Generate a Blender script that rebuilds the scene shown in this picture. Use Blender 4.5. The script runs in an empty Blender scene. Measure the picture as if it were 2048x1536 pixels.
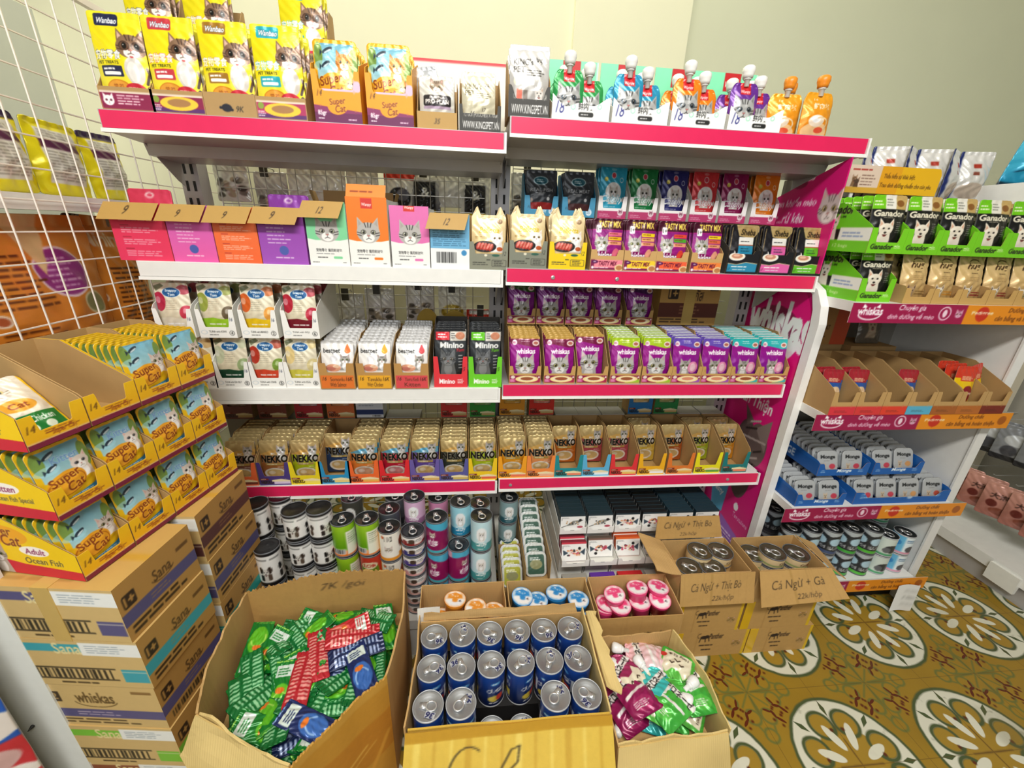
import bpy, bmesh, math, random
import numpy as np
from mathutils import Vector, Matrix, Euler
random.seed(7); rng=np.random.default_rng(7)
S=bpy.context.scene; COL=S.collection
def lin(h):
    c=[int(h[i:i+2],16)/255 for i in (0,2,4)]
    return tuple(x/12.92 if x<=.04045 else ((x+.055)/1.055)**2.4 for x in c)
# ---------------------------------------------------------------- camera
CAMZ=1.42; FPX=812.1
def _axes():
    yaw,pitch,roll=[math.radians(a) for a in (6.063,20.857,2.077)]
    r=Vector((math.cos(yaw),-math.sin(yaw),0)); f0=Vector((math.sin(yaw),math.cos(yaw),0)); u0=Vector((0,0,1))
    f=f0*math.cos(pitch)-u0*math.sin(pitch); u=u0*math.cos(pitch)+f0*math.sin(pitch)
    return r*math.cos(roll)+u*math.sin(roll), u*math.cos(roll)-r*math.sin(roll), f
CR,CU,CF=_axes()
cam=bpy.data.cameras.new('camera'); co=bpy.data.objects.new('camera',cam); COL.objects.link(co)
co.matrix_world=Matrix(((CR.x,CU.x,-CF.x,0),(CR.y,CU.y,-CF.y,0),(CR.z,CU.z,-CF.z,CAMZ),(0,0,0,1)))
cam.sensor_width=36; cam.lens=FPX/2048*36; cam.clip_start=.02; cam.clip_end=60
S.camera=co
def P(px,py,X=None,Y=None,Z=None):
    "where the sight line of a measured image point meets a plane of the room"
    d=CF+CR*((px-1024)/FPX)-CU*((py-768)/FPX)
    t=X/d.x if X is not None else Y/d.y if Y is not None else (Z-CAMZ)/d.z
    return Vector((0,0,CAMZ))+d*t
# ---------------------------------------------------------------- light
w=bpy.data.worlds.new('world'); S.world=w; w.use_nodes=True
bg=w.node_tree.nodes['Background']; bg.inputs[0].default_value=(.93,.97,1,1); bg.inputs[1].default_value=.08
def area(name,loc,target,sx,sy,power,col=(1,1,1)):
    l=bpy.data.lights.new(name,'AREA'); l.shape='RECTANGLE'; l.size=sx; l.size_y=sy; l.energy=power; l.color=col
    o=bpy.data.objects.new(name,l); COL.objects.link(o); o.location=loc
    o.rotation_euler=(Vector(target)-Vector(loc)).to_track_quat('-Z','Y').to_euler(); return o
area('shopfront_daylight',(-.5,-2.3,2.1),(0.3,1.2,.6),2.2,1.5,34,(.97,.99,1))
area('ceiling_tube_light',(0.1,-.75,3.05),(0.2,.9,.4),2.0,.3,100,(1,.98,.92))
area('rear_ceiling_tube_light',(-.2,2.0,3.05),(-.2,1.9,0),2.4,.3,30,(1,.98,.9))
S.view_settings.view_transform='Standard'; S.view_settings.look='None'; S.view_settings.exposure=-.28; S.view_settings.gamma=1
S.view_settings.use_curve_mapping=False
# ---------------------------------------------------------------- materials
def _nt(name):
    m=bpy.data.materials.new(name); m.use_nodes=True; n=m.node_tree; return m,n,n.nodes['Principled BSDF']
_M={}
def mat(name,hexc,rough=.5,metal=0,var=.06,scale=30,bump=0,alpha=1,trans=0):
    "plain procedural material: a base colour with slight noise in colour, gloss and relief"
    if name in _M: return _M[name]
    m,n,b=_nt(name); c=lin(hexc)
    tc=n.nodes.new('ShaderNodeTexCoord'); nz=n.nodes.new('ShaderNodeTexNoise'); nz.inputs['Scale'].default_value=scale; nz.inputs['Detail'].default_value=4
    n.links.new(tc.outputs['Object'],nz.inputs['Vector'])
    mx=n.nodes.new('ShaderNodeMixRGB'); mx.inputs[1].default_value=(*[x*(1-var) for x in c],1); mx.inputs[2].default_value=(*[min(1,x*(1+var)) for x in c],1)
    n.links.new(nz.outputs['Fac'],mx.inputs[0]); n.links.new(mx.outputs[0],b.inputs['Base Color'])
    b.inputs['Roughness'].default_value=rough; b.inputs['Metallic'].default_value=metal
    if trans: b.inputs['Transmission Weight'].default_value=trans; b.inputs['IOR'].default_value=1.15
    if alpha<1: b.inputs['Alpha'].default_value=alpha
    if bump:
        bp=n.nodes.new('ShaderNodeBump'); bp.inputs['Strength'].default_value=bump; bp.inputs['Distance'].default_value=.002
        n.links.new(nz.outputs['Fac'],bp.inputs['Height']); n.links.new(bp.outputs[0],b.inputs['Normal'])
    _M[name]=m; return m
def print_mat(name,rough=.4,metal=0,bump=.15,scale=40,var=.05,coat=0):
    "printed surface: ink colours come from the mesh's own colour layer, gloss and crinkle from noise"
    if name in _M: return _M[name]
    m,n,b=_nt(name)
    at=n.nodes.new('ShaderNodeAttribute'); at.attribute_name='Ink'
    tc=n.nodes.new('ShaderNodeTexCoord'); nz=n.nodes.new('ShaderNodeTexNoise'); nz.inputs['Scale'].default_value=scale; nz.inputs['Detail'].default_value=3
    n.links.new(tc.outputs['Object'],nz.inputs['Vector'])
    hs=n.nodes.new('ShaderNodeHueSaturation'); mr=n.nodes.new('ShaderNodeMapRange')
    mr.inputs['To Min'].default_value=1-var; mr.inputs['To Max'].default_value=1+var
    n.links.new(nz.outputs['Fac'],mr.inputs['Value']); n.links.new(mr.outputs[0],hs.inputs['Value'])
    n.links.new(at.outputs['Color'],hs.inputs['Color']); n.links.new(hs.outputs[0],b.inputs['Base Color'])
    b.inputs['Roughness'].default_value=rough; b.inputs['Metallic'].default_value=metal
    b.inputs['Coat Weight'].default_value=coat; b.inputs['Coat Roughness'].default_value=.15
    if bump:
        bp=n.nodes.new('ShaderNodeBump'); bp.inputs['Strength'].default_value=bump; bp.inputs['Distance'].default_value=.003
        n.links.new(nz.outputs['Fac'],bp.inputs['Height']); n.links.new(bp.outputs[0],b.inputs['Normal'])
    _M[name]=m; return m
FOIL=print_mat('printed_foil',.28,.15,.25,55,.06)
FOIL2=print_mat('metallic_foil',.3,.55,.3,60,.08)
CARD=print_mat('printed_card',.5,0,.06,60,.04)
TINP=print_mat('printed_tin',.3,.1,0,30,.03)
SIGN=print_mat('printed_sign',.45,0,.0,30,.02)
def corr_mat(name,hexc):
    "corrugated kraft board: faint vertical flutes, fibres and scuffs"
    m=mat(name,hexc,.75,0,.14,9,.0)
    n=m.node_tree; b=n.nodes['Principled BSDF']
    tc=n.nodes.new('ShaderNodeTexCoord'); wv=n.nodes.new('ShaderNodeTexWave'); wv.inputs['Scale'].default_value=55; wv.inputs['Distortion'].default_value=1.2
    n.links.new(tc.outputs['Object'],wv.inputs['Vector'])
    bp=n.nodes.new('ShaderNodeBump'); bp.inputs['Strength'].default_value=.22; bp.inputs['Distance'].default_value=.0015
    n.links.new(wv.outputs['Fac'],bp.inputs['Height']); n.links.new(bp.outputs[0],b.inputs['Normal']); return m
KRAFT=corr_mat('kraft_board','c09a62'); KRAFTY=corr_mat('taped_kraft_board','d0a83e'); KRAFTL=corr_mat('pale_kraft_board','d8bd7c')
TKRAFT=mat('kraft_card','b08d5a',.7,0,.1,25); WCARD=mat('white_card','ecebe4',.55); DKCARD=mat('dark_card','45413c',.6)
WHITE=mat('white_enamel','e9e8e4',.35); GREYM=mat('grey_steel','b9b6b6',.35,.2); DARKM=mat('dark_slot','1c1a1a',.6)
PINK=mat('pink_rail_vinyl','de2459',.35); STEEL=mat('bare_steel','d4d4d4',.28,.7); LIDM=mat('can_lid_steel','a8aaae',.42,.75,.08,60)
DLID=mat('dark_can_lid','3c4044',.3,.8); BLACKP=mat('black_plastic','17171a',.35); WPLAS=mat('white_plastic','f0efec',.3); WIRE=mat('wire_chrome','b9b5ae',.35,.6)
WIREW=mat('white_wire','ece3d8',.4)
# ---------------------------------------------------------------- print artwork: drawn here, point by point, into each mesh's ink layer
_sc=bpy.data.scenes.new('type_setting'); _tc={}
def text_tris(s,bold=0.0,shear=0.0):
    k=(s,round(bold,3),round(shear,2))
    if k not in _tc:
        def go(off):
            cu=bpy.data.curves.new('t','FONT'); cu.body=s; cu.offset=off; cu.shear=shear; cu.resolution_u=3; cu.align_x='CENTER'
            o=bpy.data.objects.new('t',cu); _sc.collection.objects.link(o); _sc.view_layers[0].update()
            e=o.evaluated_get(_sc.view_layers[0].depsgraph); me=e.to_mesh(); me.calc_loop_triangles()
            co=np.array([v.co[:2] for v in me.vertices]).reshape(-1,2); tr=np.array([t.vertices[:] for t in me.loop_triangles],int).reshape(-1,3)
            e.to_mesh_clear(); bpy.data.objects.remove(o); bpy.data.curves.remove(cu); return co[tr] if len(tr) else np.zeros((0,3,2))
        t0=go(0.0); t1=go(bold) if bold else t0
        b=(t0.reshape(-1,2).min(0),t0.reshape(-1,2).max(0)) if len(t0) else (np.zeros(2),np.ones(2))
        _tc[k]=(t1,b)
    return _tc[k]
def hx(c): return np.array([int(c[i:i+2],16) for i in (0,2,4)],float)/255
class Art:
    "canvas: x runs 0..1 across, y runs 0..a (a = height / width) upwards"
    def __init__(s,a,n,c='ffffff',ss=3):
        s.a=a; s.res=n*ss; s.W=int(round(n*ss)); s.H=max(4,int(round(n*a*ss))); s.ss=ss; s.im=np.empty((s.H,s.W,3)); s.im[:]=hx(c); s.f=None
    def _bb(s,x0,y0,x1,y1):
        r=s.res; i0=max(0,int(math.floor(x0*r))-1); i1=min(s.W,int(math.ceil(x1*r))+2); j0=max(0,int(math.floor(y0*r))-1); j1=min(s.H,int(math.ceil(y1*r))+2)
        if i1<=i0 or j1<=j0: return None
        X,Y=np.meshgrid((np.arange(i0,i1)+.5)/r,(np.arange(j0,j1)+.5)/r); return slice(j0,j1),slice(i0,i1),X,Y
    def _put(s,b,m,c,o=1): 
        v=s.im[b[0],b[1]]; v[m]=v[m]*(1-o)+hx(c)*o
    def rect(s,x0,y0,x1,y1,c,rr=0,o=1):
        b=s._bb(x0,y0,x1,y1)
        if b is None: return s
        X,Y=b[2],b[3]
        dx=np.abs(X-(x0+x1)/2)-(x1-x0)/2+rr; dy=np.abs(Y-(y0+y1)/2)-(y1-y0)/2+rr
        s._put(b,np.hypot(np.maximum(dx,0),np.maximum(dy,0))<=rr if rr else (dx<=0)&(dy<=0),c,o); return s
    def grad(s,x0,y0,x1,y1,c0,c1):
        b=s._bb(x0,y0,x1,y1)
        if b is None: return s
        t=np.clip((b[3]-y0)/(y1-y0),0,1)[...,None]; m=(b[2]>=x0)&(b[2]<=x1)&(b[3]>=y0)&(b[3]<=y1)
        v=s.im[b[0],b[1]]; v[m]=(hx(c0)*(1-t)+hx(c1)*t)[m]; return s
    def ell(s,cx,cy,rx,ry,c,o=1,rot=0):
        R=max(rx,ry); b=s._bb(cx-R,cy-R,cx+R,cy+R)
        if b is None: return s
        X,Y=b[2]-cx,b[3]-cy; q=math.radians(rot); U=X*math.cos(q)+Y*math.sin(q); V=-X*math.sin(q)+Y*math.cos(q)
        s._put(b,(U/rx)**2+(V/ry)**2<=1,c,o); return s
    def poly(s,pts,c,o=1):
        p=np.array(pts,float); b=s._bb(*p.min(0),*p.max(0))
        if b is None: return s
        X,Y=b[2],b[3]; m=np.zeros(X.shape,bool); n=len(p)
        for i in range(n):
            (xa,ya),(xb,yb)=p[i],p[(i+1)%n]
            if ya==yb: continue
            m^=((ya>Y)!=(yb>Y))&(X<(xb-xa)*(Y-ya)/(yb-ya)+xa)
        s._put(b,m,c,o); return s
    def line(s,pts,wd,c,o=1):
        p=np.array(pts,float); b=s._bb(*(p.min(0)-wd),*(p.max(0)+wd))
        if b is None: return s
        X,Y=b[2],b[3]; m=np.zeros(X.shape,bool)
        for (xa,ya),(xb,yb) in zip(p[:-1],p[1:]):
            dx,dy=xb-xa,yb-ya; t=np.clip(((X-xa)*dx+(Y-ya)*dy)/(dx*dx+dy*dy+1e-12),0,1)
            m|=np.hypot(X-xa-t*dx,Y-ya-t*dy)<wd/2
        s._put(b,m,c,o); return s
    def text(s,t,x0,y0,x1,y1,c,bold=0.0,shear=0.0,oc=None,ow=.05,rot=0):
        "lettering fitted into a box, optionally outlined and turned about the box centre"
        for bo,cc in (([(ow,oc)] if oc else [])+[(bold,c)]):
            tr,(lo,hi)=text_tris(t,bo,shear)
            if not len(tr): continue
            q=(tr-lo)/np.maximum(hi-lo,1e-6)*np.array([x1-x0,y1-y0])
            q=q+np.array([x0,y0])
            if rot:
                k=math.radians(rot); ce=np.array([(x0+x1)/2,(y0+y1)/2]); d=q-ce
                q=np.stack([d[...,0]*math.cos(k)-d[...,1]*math.sin(k),d[...,0]*math.sin(k)+d[...,1]*math.cos(k)],-1)+ce
            r=s.res; col=hx(cc)
            for A,B,D in q:
                xs=(A[0],B[0],D[0]); ys=(A[1],B[1],D[1])
                i0=max(0,int(min(xs)*r-.5)); i1=min(s.W,int(max(xs)*r+1.5)); j0=max(0,int(min(ys)*r-.5)); j1=min(s.H,int(max(ys)*r+1.5))
                if i1<=i0 or j1<=j0: continue
                X=((np.arange(i0,i1)+.5)/r)[None,:]; Y=((np.arange(j0,j1)+.5)/r)[:,None]
                e=lambda p,q2: (q2[0]-p[0])*(Y-p[1])-(q2[1]-p[1])*(X-p[0])
                a1,a2,a3=e(A,B),e(B,D),e(D,A); m=((a1>=0)&(a2>=0)&(a3>=0))|((a1<=0)&(a2<=0)&(a3<=0))
                s.im[j0:j1,i0:i1][m]=col
        return s
    def bars(s,x0,y0,x1,y1,n,c,fill=.45,o=1,seed=1):
        "small print too fine to read: uneven short lines"
        rr=random.Random(seed)
        for i in range(n):
            yc=y1-(i+.5)*(y1-y0)/n; hh=(y1-y0)/n*fill/2
            x=x0; end=x0+(x1-x0)*(.7+.3*rr.random())
            while x<end:
                l=(x1-x0)*(.08+.22*rr.random()); s.rect(x,yc-hh,min(end,x+l),yc+hh,c,0,o); x+=l+(x1-x0)*.03
        return s
    def code(s,x0,y0,x1,y1,c='222222',bgc='ffffff',seed=3):
        s.rect(x0,y0,x1,y1,bgc); rr=random.Random(seed); x=x0+(x1-x0)*.05
        while x<x1-(x1-x0)*.05:
            l=(x1-x0)*(.01+.03*rr.random()); s.rect(x,y0+(y1-y0)*.12,x+l,y1-(y1-y0)*.1,c); x+=l+(x1-x0)*(.012+.03*rr.random())
        return s
    def sample(s,x,y):
        if s.f is None:
            k=s.ss; H=s.H//k; W=s.W//k
            s.f=s.im[:H*k,:W*k].reshape(H,k,W,k,3).mean((1,3))
        H,W=s.f.shape[:2]; u=np.clip(x*W-.5,0,W-1.001); v=np.clip(y/s.a*H-.5,0,H-1.001)
        i=u.astype(int); j=v.astype(int); i1=np.minimum(i+1,W-1); j1=np.minimum(j+1,H-1); fu=(u-i)[...,None]; fv=(v-j)[...,None]
        c=(s.f[j,i]*(1-fu)+s.f[j,i1]*fu)*(1-fv)+(s.f[j1,i]*(1-fu)+s.f[j1,i1]*fu)*fv
        return np.where(c<=.04045,c/12.92,((np.clip(c,0,1)+.055)/1.055)**2.4)
def arc(cx,cy,rx,ry,a0,a1,n=14): return [(cx+rx*math.cos(math.radians(a0+(a1-a0)*i/n)),cy+ry*math.sin(math.radians(a0+(a1-a0)*i/n))) for i in range(n+1)]
def cat(A,x,y,s,fur='c9c6c0',dark='4b4744',white='f2efea',eye='c9b35a',ear='d9a9a0',stripes=True,body=False,big=1.0):
    "a cat's head (optionally shoulders) centred on x,y, half-width s"
    if body: A.poly([(x-.75*s,y-.5*s),(x+.75*s,y-.5*s),(x+1.05*s,y-2.2*s),(x-1.05*s,y-2.2*s)],fur); A.ell(x,y-1.3*s,.5*s,.8*s,white)
    for d in (-1,1):
        A.poly([(x+d*.25*s,y+.6*s),(x+d*.92*s,y+.25*s),(x+d*.88*s,y+1.3*s)],fur); A.poly([(x+d*.45*s,y+.6*s),(x+d*.82*s,y+.4*s),(x+d*.8*s,y+1.08*s)],ear)
    A.ell(x,y,s,.86*s,fur)
    if stripes:
        for d in (-.3,0,.3): A.line([(x+d*s*.6,y+.45*s),(x+d*s,y+.82*s)],.08*s,dark)
        for d in (-1,1):
            for k in (-.05,-.25): A.line([(x+d*.62*s,y+k*s),(x+d*.95*s,y+(k+.08)*s)],.07*s,dark)
    A.ell(x,y-.42*s,.5*s,.38*s,white); A.poly([(x-.13*s,y+.3*s),(x+.13*s,y+.3*s),(x+.16*s,y-.3*s),(x-.16*s,y-.3*s)],white if not stripes else fur)
    for d in (-1,1):
        A.ell(x+d*.42*s,y+.05*s,.23*s*big,.2*s*big,dark); A.ell(x+d*.42*s,y+.05*s,.19*s*big,.16*s*big,eye); A.ell(x+d*.4*s,y+.05*s,.1*s*big,.14*s*big,'15130f'); A.ell(x+d*.42*s-.04*s,y+.11*s,.04*s,.04*s,'ffffff')
    A.poly([(x-.13*s,y-.2*s),(x+.13*s,y-.2*s),(x,y-.36*s)],'b8706a'); A.line([(x,y-.34*s),(x,y-.46*s)],.05*s,dark)
    A.line([(x-.22*s,y-.55*s),(x,y-.46*s),(x+.22*s,y-.55*s)],.05*s,dark)
def dog(A,x,y,s,fur='f0e6d4',dark='2a2420',ear='dba98c',body=True):
    if body: A.poly([(x-.6*s,y),(x+.6*s,y),(x+.95*s,y-2.2*s),(x-.95*s,y-2.2*s)],fur)
    for d in (-1,1):
        A.poly([(x+d*.15*s,y+.5*s),(x+d*.85*s,y+.1*s),(x+d*.8*s,y+1.45*s)],fur); A.poly([(x+d*.36*s,y+.5*s),(x+d*.74*s,y+.3*s),(x+d*.72*s,y+1.15*s)],ear)
    A.ell(x,y,.82*s,.8*s,fur); A.ell(x,y-.5*s,.45*s,.5*s,fur)
    for d in (-1,1): A.ell(x+d*.34*s,y+.12*s,.12*s,.12*s,dark)
    A.ell(x,y-.38*s,.17*s,.13*s,dark); A.poly(arc(x,y-.6*s,.26*s,.3*s,180,360),'8a3f3a'); A.line(arc(x,y-.6*s,.28*s,.1*s,180,360),.05*s,dark)
def bowl(A,x,y,rx,ry,rim='f3d27a',food='8a4526',hi='c07a48'):
    A.ell(x,y,rx,ry,rim); A.ell(x,y+.05*ry,rx*.86,ry*.78,'f6ead0'); A.ell(x,y+.12*ry,rx*.68,ry*.6,food); A.ell(x-.1*rx,y+.25*ry,rx*.4,ry*.3,hi)
# ---------------------------------------------------------------- mesh helpers
def mk(name,V,F,ink=None,smooth=False):
    me=bpy.data.meshes.new(name); me.from_pydata([tuple(v) for v in V],[],[tuple(f) for f in F])
    if ink is not None:
        at=me.color_attributes.new('Ink','FLOAT_COLOR','POINT'); ar=np.ones((len(V),4),np.float32); ar[:,:3]=ink; at.data.foreach_set('color',ar.ravel())
    if smooth: me.polygons.foreach_set('use_smooth',[True]*len(me.polygons))
    me.update(); return me
def obj(name,me,m,parent=None,loc=(0,0,0),rot=(0,0,0)):
    o=bpy.data.objects.new(name,me); COL.objects.link(o); o.location=loc; o.rotation_euler=rot
    if parent: o.parent=parent
    if m and me and not me.materials: me.materials.append(m)
    return o
def tag(o,label,cat,group=None):
    o['label']=label; o['category']=cat
    if group: o['group']=group
    return o
def thing(name,label,cat,loc=(0,0,0),rotz=0,group=None,rot=None):
    o=bpy.data.objects.new(name,None); COL.objects.link(o); o.location=loc; o.rotation_euler=rot or (0,0,rotz); o.empty_display_size=.02
    return tag(o,label,cat,group)
def struct(o): o['kind']='structure'; return o
class MB:
    "collects plain solids into one mesh"
    def __init__(s): s.V=[]; s.F=[]
    def add(s,V,F): k=len(s.V); s.V+= [tuple(v) for v in V]; s.F+=[tuple(i+k for i in f) for f in F]; return s
    def box(s,x0,y0,z0,x1,y1,z1,M=None):
        V=[Vector((x,y,z)) for z in (z0,z1) for y in (y0,y1) for x in (x0,x1)]
        if M: V=[M@v for v in V]
        return s.add(V,[(0,2,3,1),(4,5,7,6),(0,1,5,4),(2,6,7,3),(0,4,6,2),(1,3,7,5)])
    def prism(s,pts,a,b,ax='x',M=None):
        "closed outline pushed along an axis: x: pts are (y,z); y: (x,z); z: (x,y)"
        g={'x':lambda p,t:(t,p[0],p[1]),'y':lambda p,t:(p[0],t,p[1]),'z':lambda p,t:(p[0],p[1],t)}[ax]
        n=len(pts); V=[Vector(g(p,t)) for t in (a,b) for p in pts]
        if M: V=[M@v for v in V]
        return s.add(V,[tuple(range(n))[::-1],tuple(range(n,2*n))]+[(i,(i+1)%n,n+(i+1)%n,n+i) for i in range(n)])
    def lathe(s,prof,n=24,c=(0,0,0),M=None):
        V=[];F=[]
        for r,z in prof:
            for k in range(n): a=2*math.pi*k/n; V.append(Vector((c[0]+r*math.cos(a),c[1]+r*math.sin(a),c[2]+z)))
        for j in range(len(prof)-1):
            for k in range(n): F.append((j*n+k,j*n+(k+1)%n,(j+1)*n+(k+1)%n,(j+1)*n+k))
        F.append(tuple(range(n))[::-1]); F.append(tuple((len(prof)-1)*n+k for k in range(n)))
        if M: V=[M@v for v in V]
        return s.add(V,F)
    def tube(s,pts,r,n=6,closed=False):
        pts=[Vector(p) for p in pts]; V=[];F=[];m=len(pts)
        for i,p in enumerate(pts):
            t=(pts[(i+1)%m]-pts[i-1]) if closed else (pts[min(i+1,m-1)]-pts[max(i-1,0)])
            t.normalize(); a=t.orthogonal().normalized() if abs(t.z)>.9 else Vector((0,0,1)).cross(t).normalized(); b=t.cross(a)
            for k in range(n): q=2*math.pi*k/n; V.append(p+a*r*math.cos(q)+b*r*math.sin(q))
        for i in range(m if closed else m-1):
            j=(i+1)%m
            for k in range(n): F.append((i*n+k,i*n+(k+1)%n,j*n+(k+1)%n,j*n+k))
        if not closed: F.append(tuple(range(n))[::-1]); F.append(tuple((m-1)*n+k for k in range(n)))
        return s.add(V,F)
    def mesh(s,name,smooth=False): return mk(name,s.V,s.F,None,smooth)
    def obj(s,name,m,parent=None,loc=(0,0,0),rot=(0,0,0),smooth=False): return obj(name,s.mesh(name,smooth),m,parent,loc,rot)
def gridfaces(nx,ny,off=0):
    return [(off+j*(nx+1)+i,off+j*(nx+1)+i+1,off+(j+1)*(nx+1)+i+1,off+(j+1)*(nx+1)+i) for j in range(ny) for i in range(nx)]
def pouch_mesh(name,A,w,h,t=.011,corner=.008,ears=0,gusset=.35,waist=0,back='9a968e',crk=.0007,neck=0,fold=0):
    "flat sealed pouch: printed pillow front, flat back; base at z=0, front towards -y"
    nx=int(A.res/A.ss); ny=max(8,int(round(nx*h/w))); u=np.linspace(0,1,nx+1); v=np.linspace(0,1,ny+1); U,Vv=np.meshgrid(u,v)
    Z=Vv*h; hw=np.full_like(Vv,w/2)*(1-waist*np.sin(np.pi*np.clip(Vv,0,1))**1.0)
    for edge in (Z,h-Z):
        d=np.clip(corner-edge,0,corner); hw=hw-(corner-np.sqrt(np.maximum(corner**2-d**2,0)))
    if neck: hw=hw*(1-neck*np.clip((Vv-.78)/.22,0,1)**1.3)
    X=(2*U-1)*hw; s=np.abs(2*U-1)
    pr=np.clip(Vv/gusset,0,1)**.6*np.clip((.93-Vv)/.5,0,1)**.75
    B=t*(1-s**2.6)*pr
    B=B+crk*np.sin(U*23+3*np.sin(Vv*9))*np.sin(Vv*17+U*5)*(pr>0)+crk*.8*np.sin(U*31+A.W%7)*np.clip((Vv-.85)/.1,0,1)
    if ears:
        e=np.maximum(0,1-np.abs(s-.78)/.22)*ears; Z=Z+e*np.clip((Vv-.8)/.2,0,1)
    Y=-.0012-B+fold*np.clip((Vv-.7)/.3,0,1)**2
    n1=(nx+1)*(ny+1); V=np.stack([X,Y,Z],-1).reshape(-1,3)
    ink=A.sample(.5+X/w,np.minimum(Z/h,1)*A.a).reshape(-1,3)
    per=[i for i in range(nx+1)]+[j*(nx+1)+nx for j in range(1,ny+1)]+[ny*(nx+1)+i for i in range(nx-1,-1,-1)]+[j*(nx+1) for j in range(ny-1,0,-1)]
    Vb=V[per].copy(); Vb[:,1]=.0012+fold*np.clip((Vb[:,2]/h-.7)/.3,0,1)**2; m=len(per)
    F=gridfaces(nx,ny)+[(per[(k+1)%m],per[k],n1+k,n1+(k+1)%m) for k in range(m)]+[tuple(n1+k for k in range(m))[::-1]]
    ib=np.tile(np.array(lin(back)),(m,1))
    return mk(name,np.vstack([V,Vb]),F,np.vstack([ink,ib]),True)
def panel_geo(A,w,h,top=None,M=None,inset=0):
    "printed sheet in the xz plane, facing -y, with an optional cut top edge top(u) in metres"
    nx=int(A.res/A.ss); ny=max(3,int(round(nx*h/w)));
    if top is not None: ny=max(3,int(ny*.8))
    u=np.linspace(0,1,nx+1); v=np.linspace(0,1,ny+1); U,Vv=np.meshgrid(u,v)
    tp=np.array([top(x) for x in u]) if top is not None else np.full(nx+1,h)
    Z=Vv*tp[None,:]; X=(U-.5)*w; Y=np.zeros_like(X)
    V=np.stack([X,Y,Z],-1).reshape(-1,3); ink=A.sample(U,Z/w).reshape(-1,3)
    if M is not None: V=np.array([tuple(M@Vector(p)) for p in V])
    return V,gridfaces(nx,ny),ink
def slab_panel_mesh(name,A,w,h,top=None,th=.0016,back='b08d5a'):
    V,F,ink=panel_geo(A,w,h,top); nx=int(A.res/A.ss); ny=len(V)//(nx+1)-1
    per=[i for i in range(nx+1)]+[j*(nx+1)+nx for j in range(1,ny+1)]+[ny*(nx+1)+i for i in range(nx-1,-1,-1)]+[j*(nx+1) for j in range(ny-1,0,-1)]
    n1=len(V); m=len(per); Vb=V.copy(); Vb[:,1]+=th
    F=F+[tuple(n1+i for i in f[::-1]) for f in F]+[(per[(k+1)%m],per[k],n1+per[k],n1+per[(k+1)%m]) for k in range(m)]
    return mk(name,np.vstack([V,Vb]),F,np.vstack([ink,np.tile(np.array(lin(back)),(n1,1))]))
def box_print(name,w,d,h,base='c09a62',**arts):
    "closed carton; printed faces f,r,l,t,k given as artwork; origin mid-bottom, front at -y"
    V=[];F=[];I=[]
    mats={'f':(Matrix.Translation((0,-d/2,0)),w,h),'k':(Matrix.Translation((0,d/2,0))@Matrix.Rotation(math.pi,4,'Z'),w,h),
          'r':(Matrix.Translation((w/2,0,0))@Matrix.Rotation(math.pi/2,4,'Z'),d,h),'l':(Matrix.Translation((-w/2,0,0))@Matrix.Rotation(-math.pi/2,4,'Z'),d,h),
          't':(Matrix.Translation((0,-d/2,h))@Matrix.Rotation(-math.pi/2,4,'X'),w,d),'b':(Matrix.Translation((0,d/2,0))@Matrix.Rotation(math.pi/2,4,'X'),w,d)}
    for k,(M,ww,hh) in mats.items():
        if arts.get(k): v,f,i=panel_geo(arts[k],ww,hh,None,M)
        else:
            v=np.array([tuple(M@Vector(p)) for p in ((-ww/2,0,0),(ww/2,0,0),(ww/2,0,hh),(-ww/2,0,hh))]); f=[(0,1,2,3)]; i=np.tile(np.array(lin(base)),(4,1))
        o=len(V); V+=list(v); F+=[tuple(q+o for q in ff) for ff in f]; I.append(i)
    return mk(name,V,F,np.vstack(I))
def can_mesh(name,A,r,h,n=60,turn=0,lipc='b9bbbe'):
    "printed tin body with beaded rims (no lid)"
    nx=n; ny=max(6,int(round(n*h/(2*math.pi*r))))
    V=[];I=[];F=[]
    prof=[(r*.96,0,1),(r*1.01,.0015,1),(r*1.01,.004,1),(r*.985,.0055,1)]+[(r*.985,.006+(h-.012)*j/ny,0) for j in range(ny+1)]+[(r*.985,h-.0055,1),(r*1.01,h-.004,1),(r*1.01,h-.001,1),(r*.975,h,1),(r*.95,h-.003,1)]
    a=np.arange(nx)/nx
    for rr,z,rim in prof:
        an=2*math.pi*(a+turn); V+=list(np.stack([rr*np.sin(an),-rr*np.cos(an),np.full(nx,z)],-1))
        I.append(np.tile(np.array(lin(lipc)),(nx,1)) if rim else A.sample((a+.5)%1,np.full(nx,np.clip((z-.006)/(h-.012),0,1)*A.a)))
    for j in range(len(prof)-1):
        for k in range(nx): F.append((j*nx+k,j*nx+(k+1)%nx,(j+1)*nx+(k+1)%nx,(j+1)*nx+k))
    F.append(tuple(range(nx))[::-1])
    return mk(name,V,F,np.vstack(I),True)
def lid_mesh(r):
    m=MB(); q=r*.96
    m.lathe([(q,-.006),(q,-.003),(q*.93,-.0042),(q*.86,-.0035),(q*.82,-.0045),(q*.64,-.004),(q*.62,-.0046),(q*.4,-.0042),(q*.38,-.0046),(.002,-.0046)],32); return m.mesh('lid',True)
def tab_mesh(r):
    m=MB(); s=r/.037*1.45
    ring=[(.0085*s*math.cos(a)*.9,.0085*s*math.sin(a)-.004*s,.0015) for a in [2*math.pi*k/16 for k in range(16)]]
    m.tube(ring,.0016*s,6,True); m.prism([(-.006*s,.003*s),(.006*s,.003*s),(.0042*s,.016*s),(-.0042*s,.016*s)],.0,.0022,'z'); m.lathe([(.003*s,.0),(.003*s,.0032),(.001,.0036)],10,(0,.011*s,0))
    return m.mesh('pull_tab',True)
ORD=['front','second','third','fourth','fifth','sixth','seventh','eighth','ninth','tenth','eleventh','twelfth']
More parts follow.
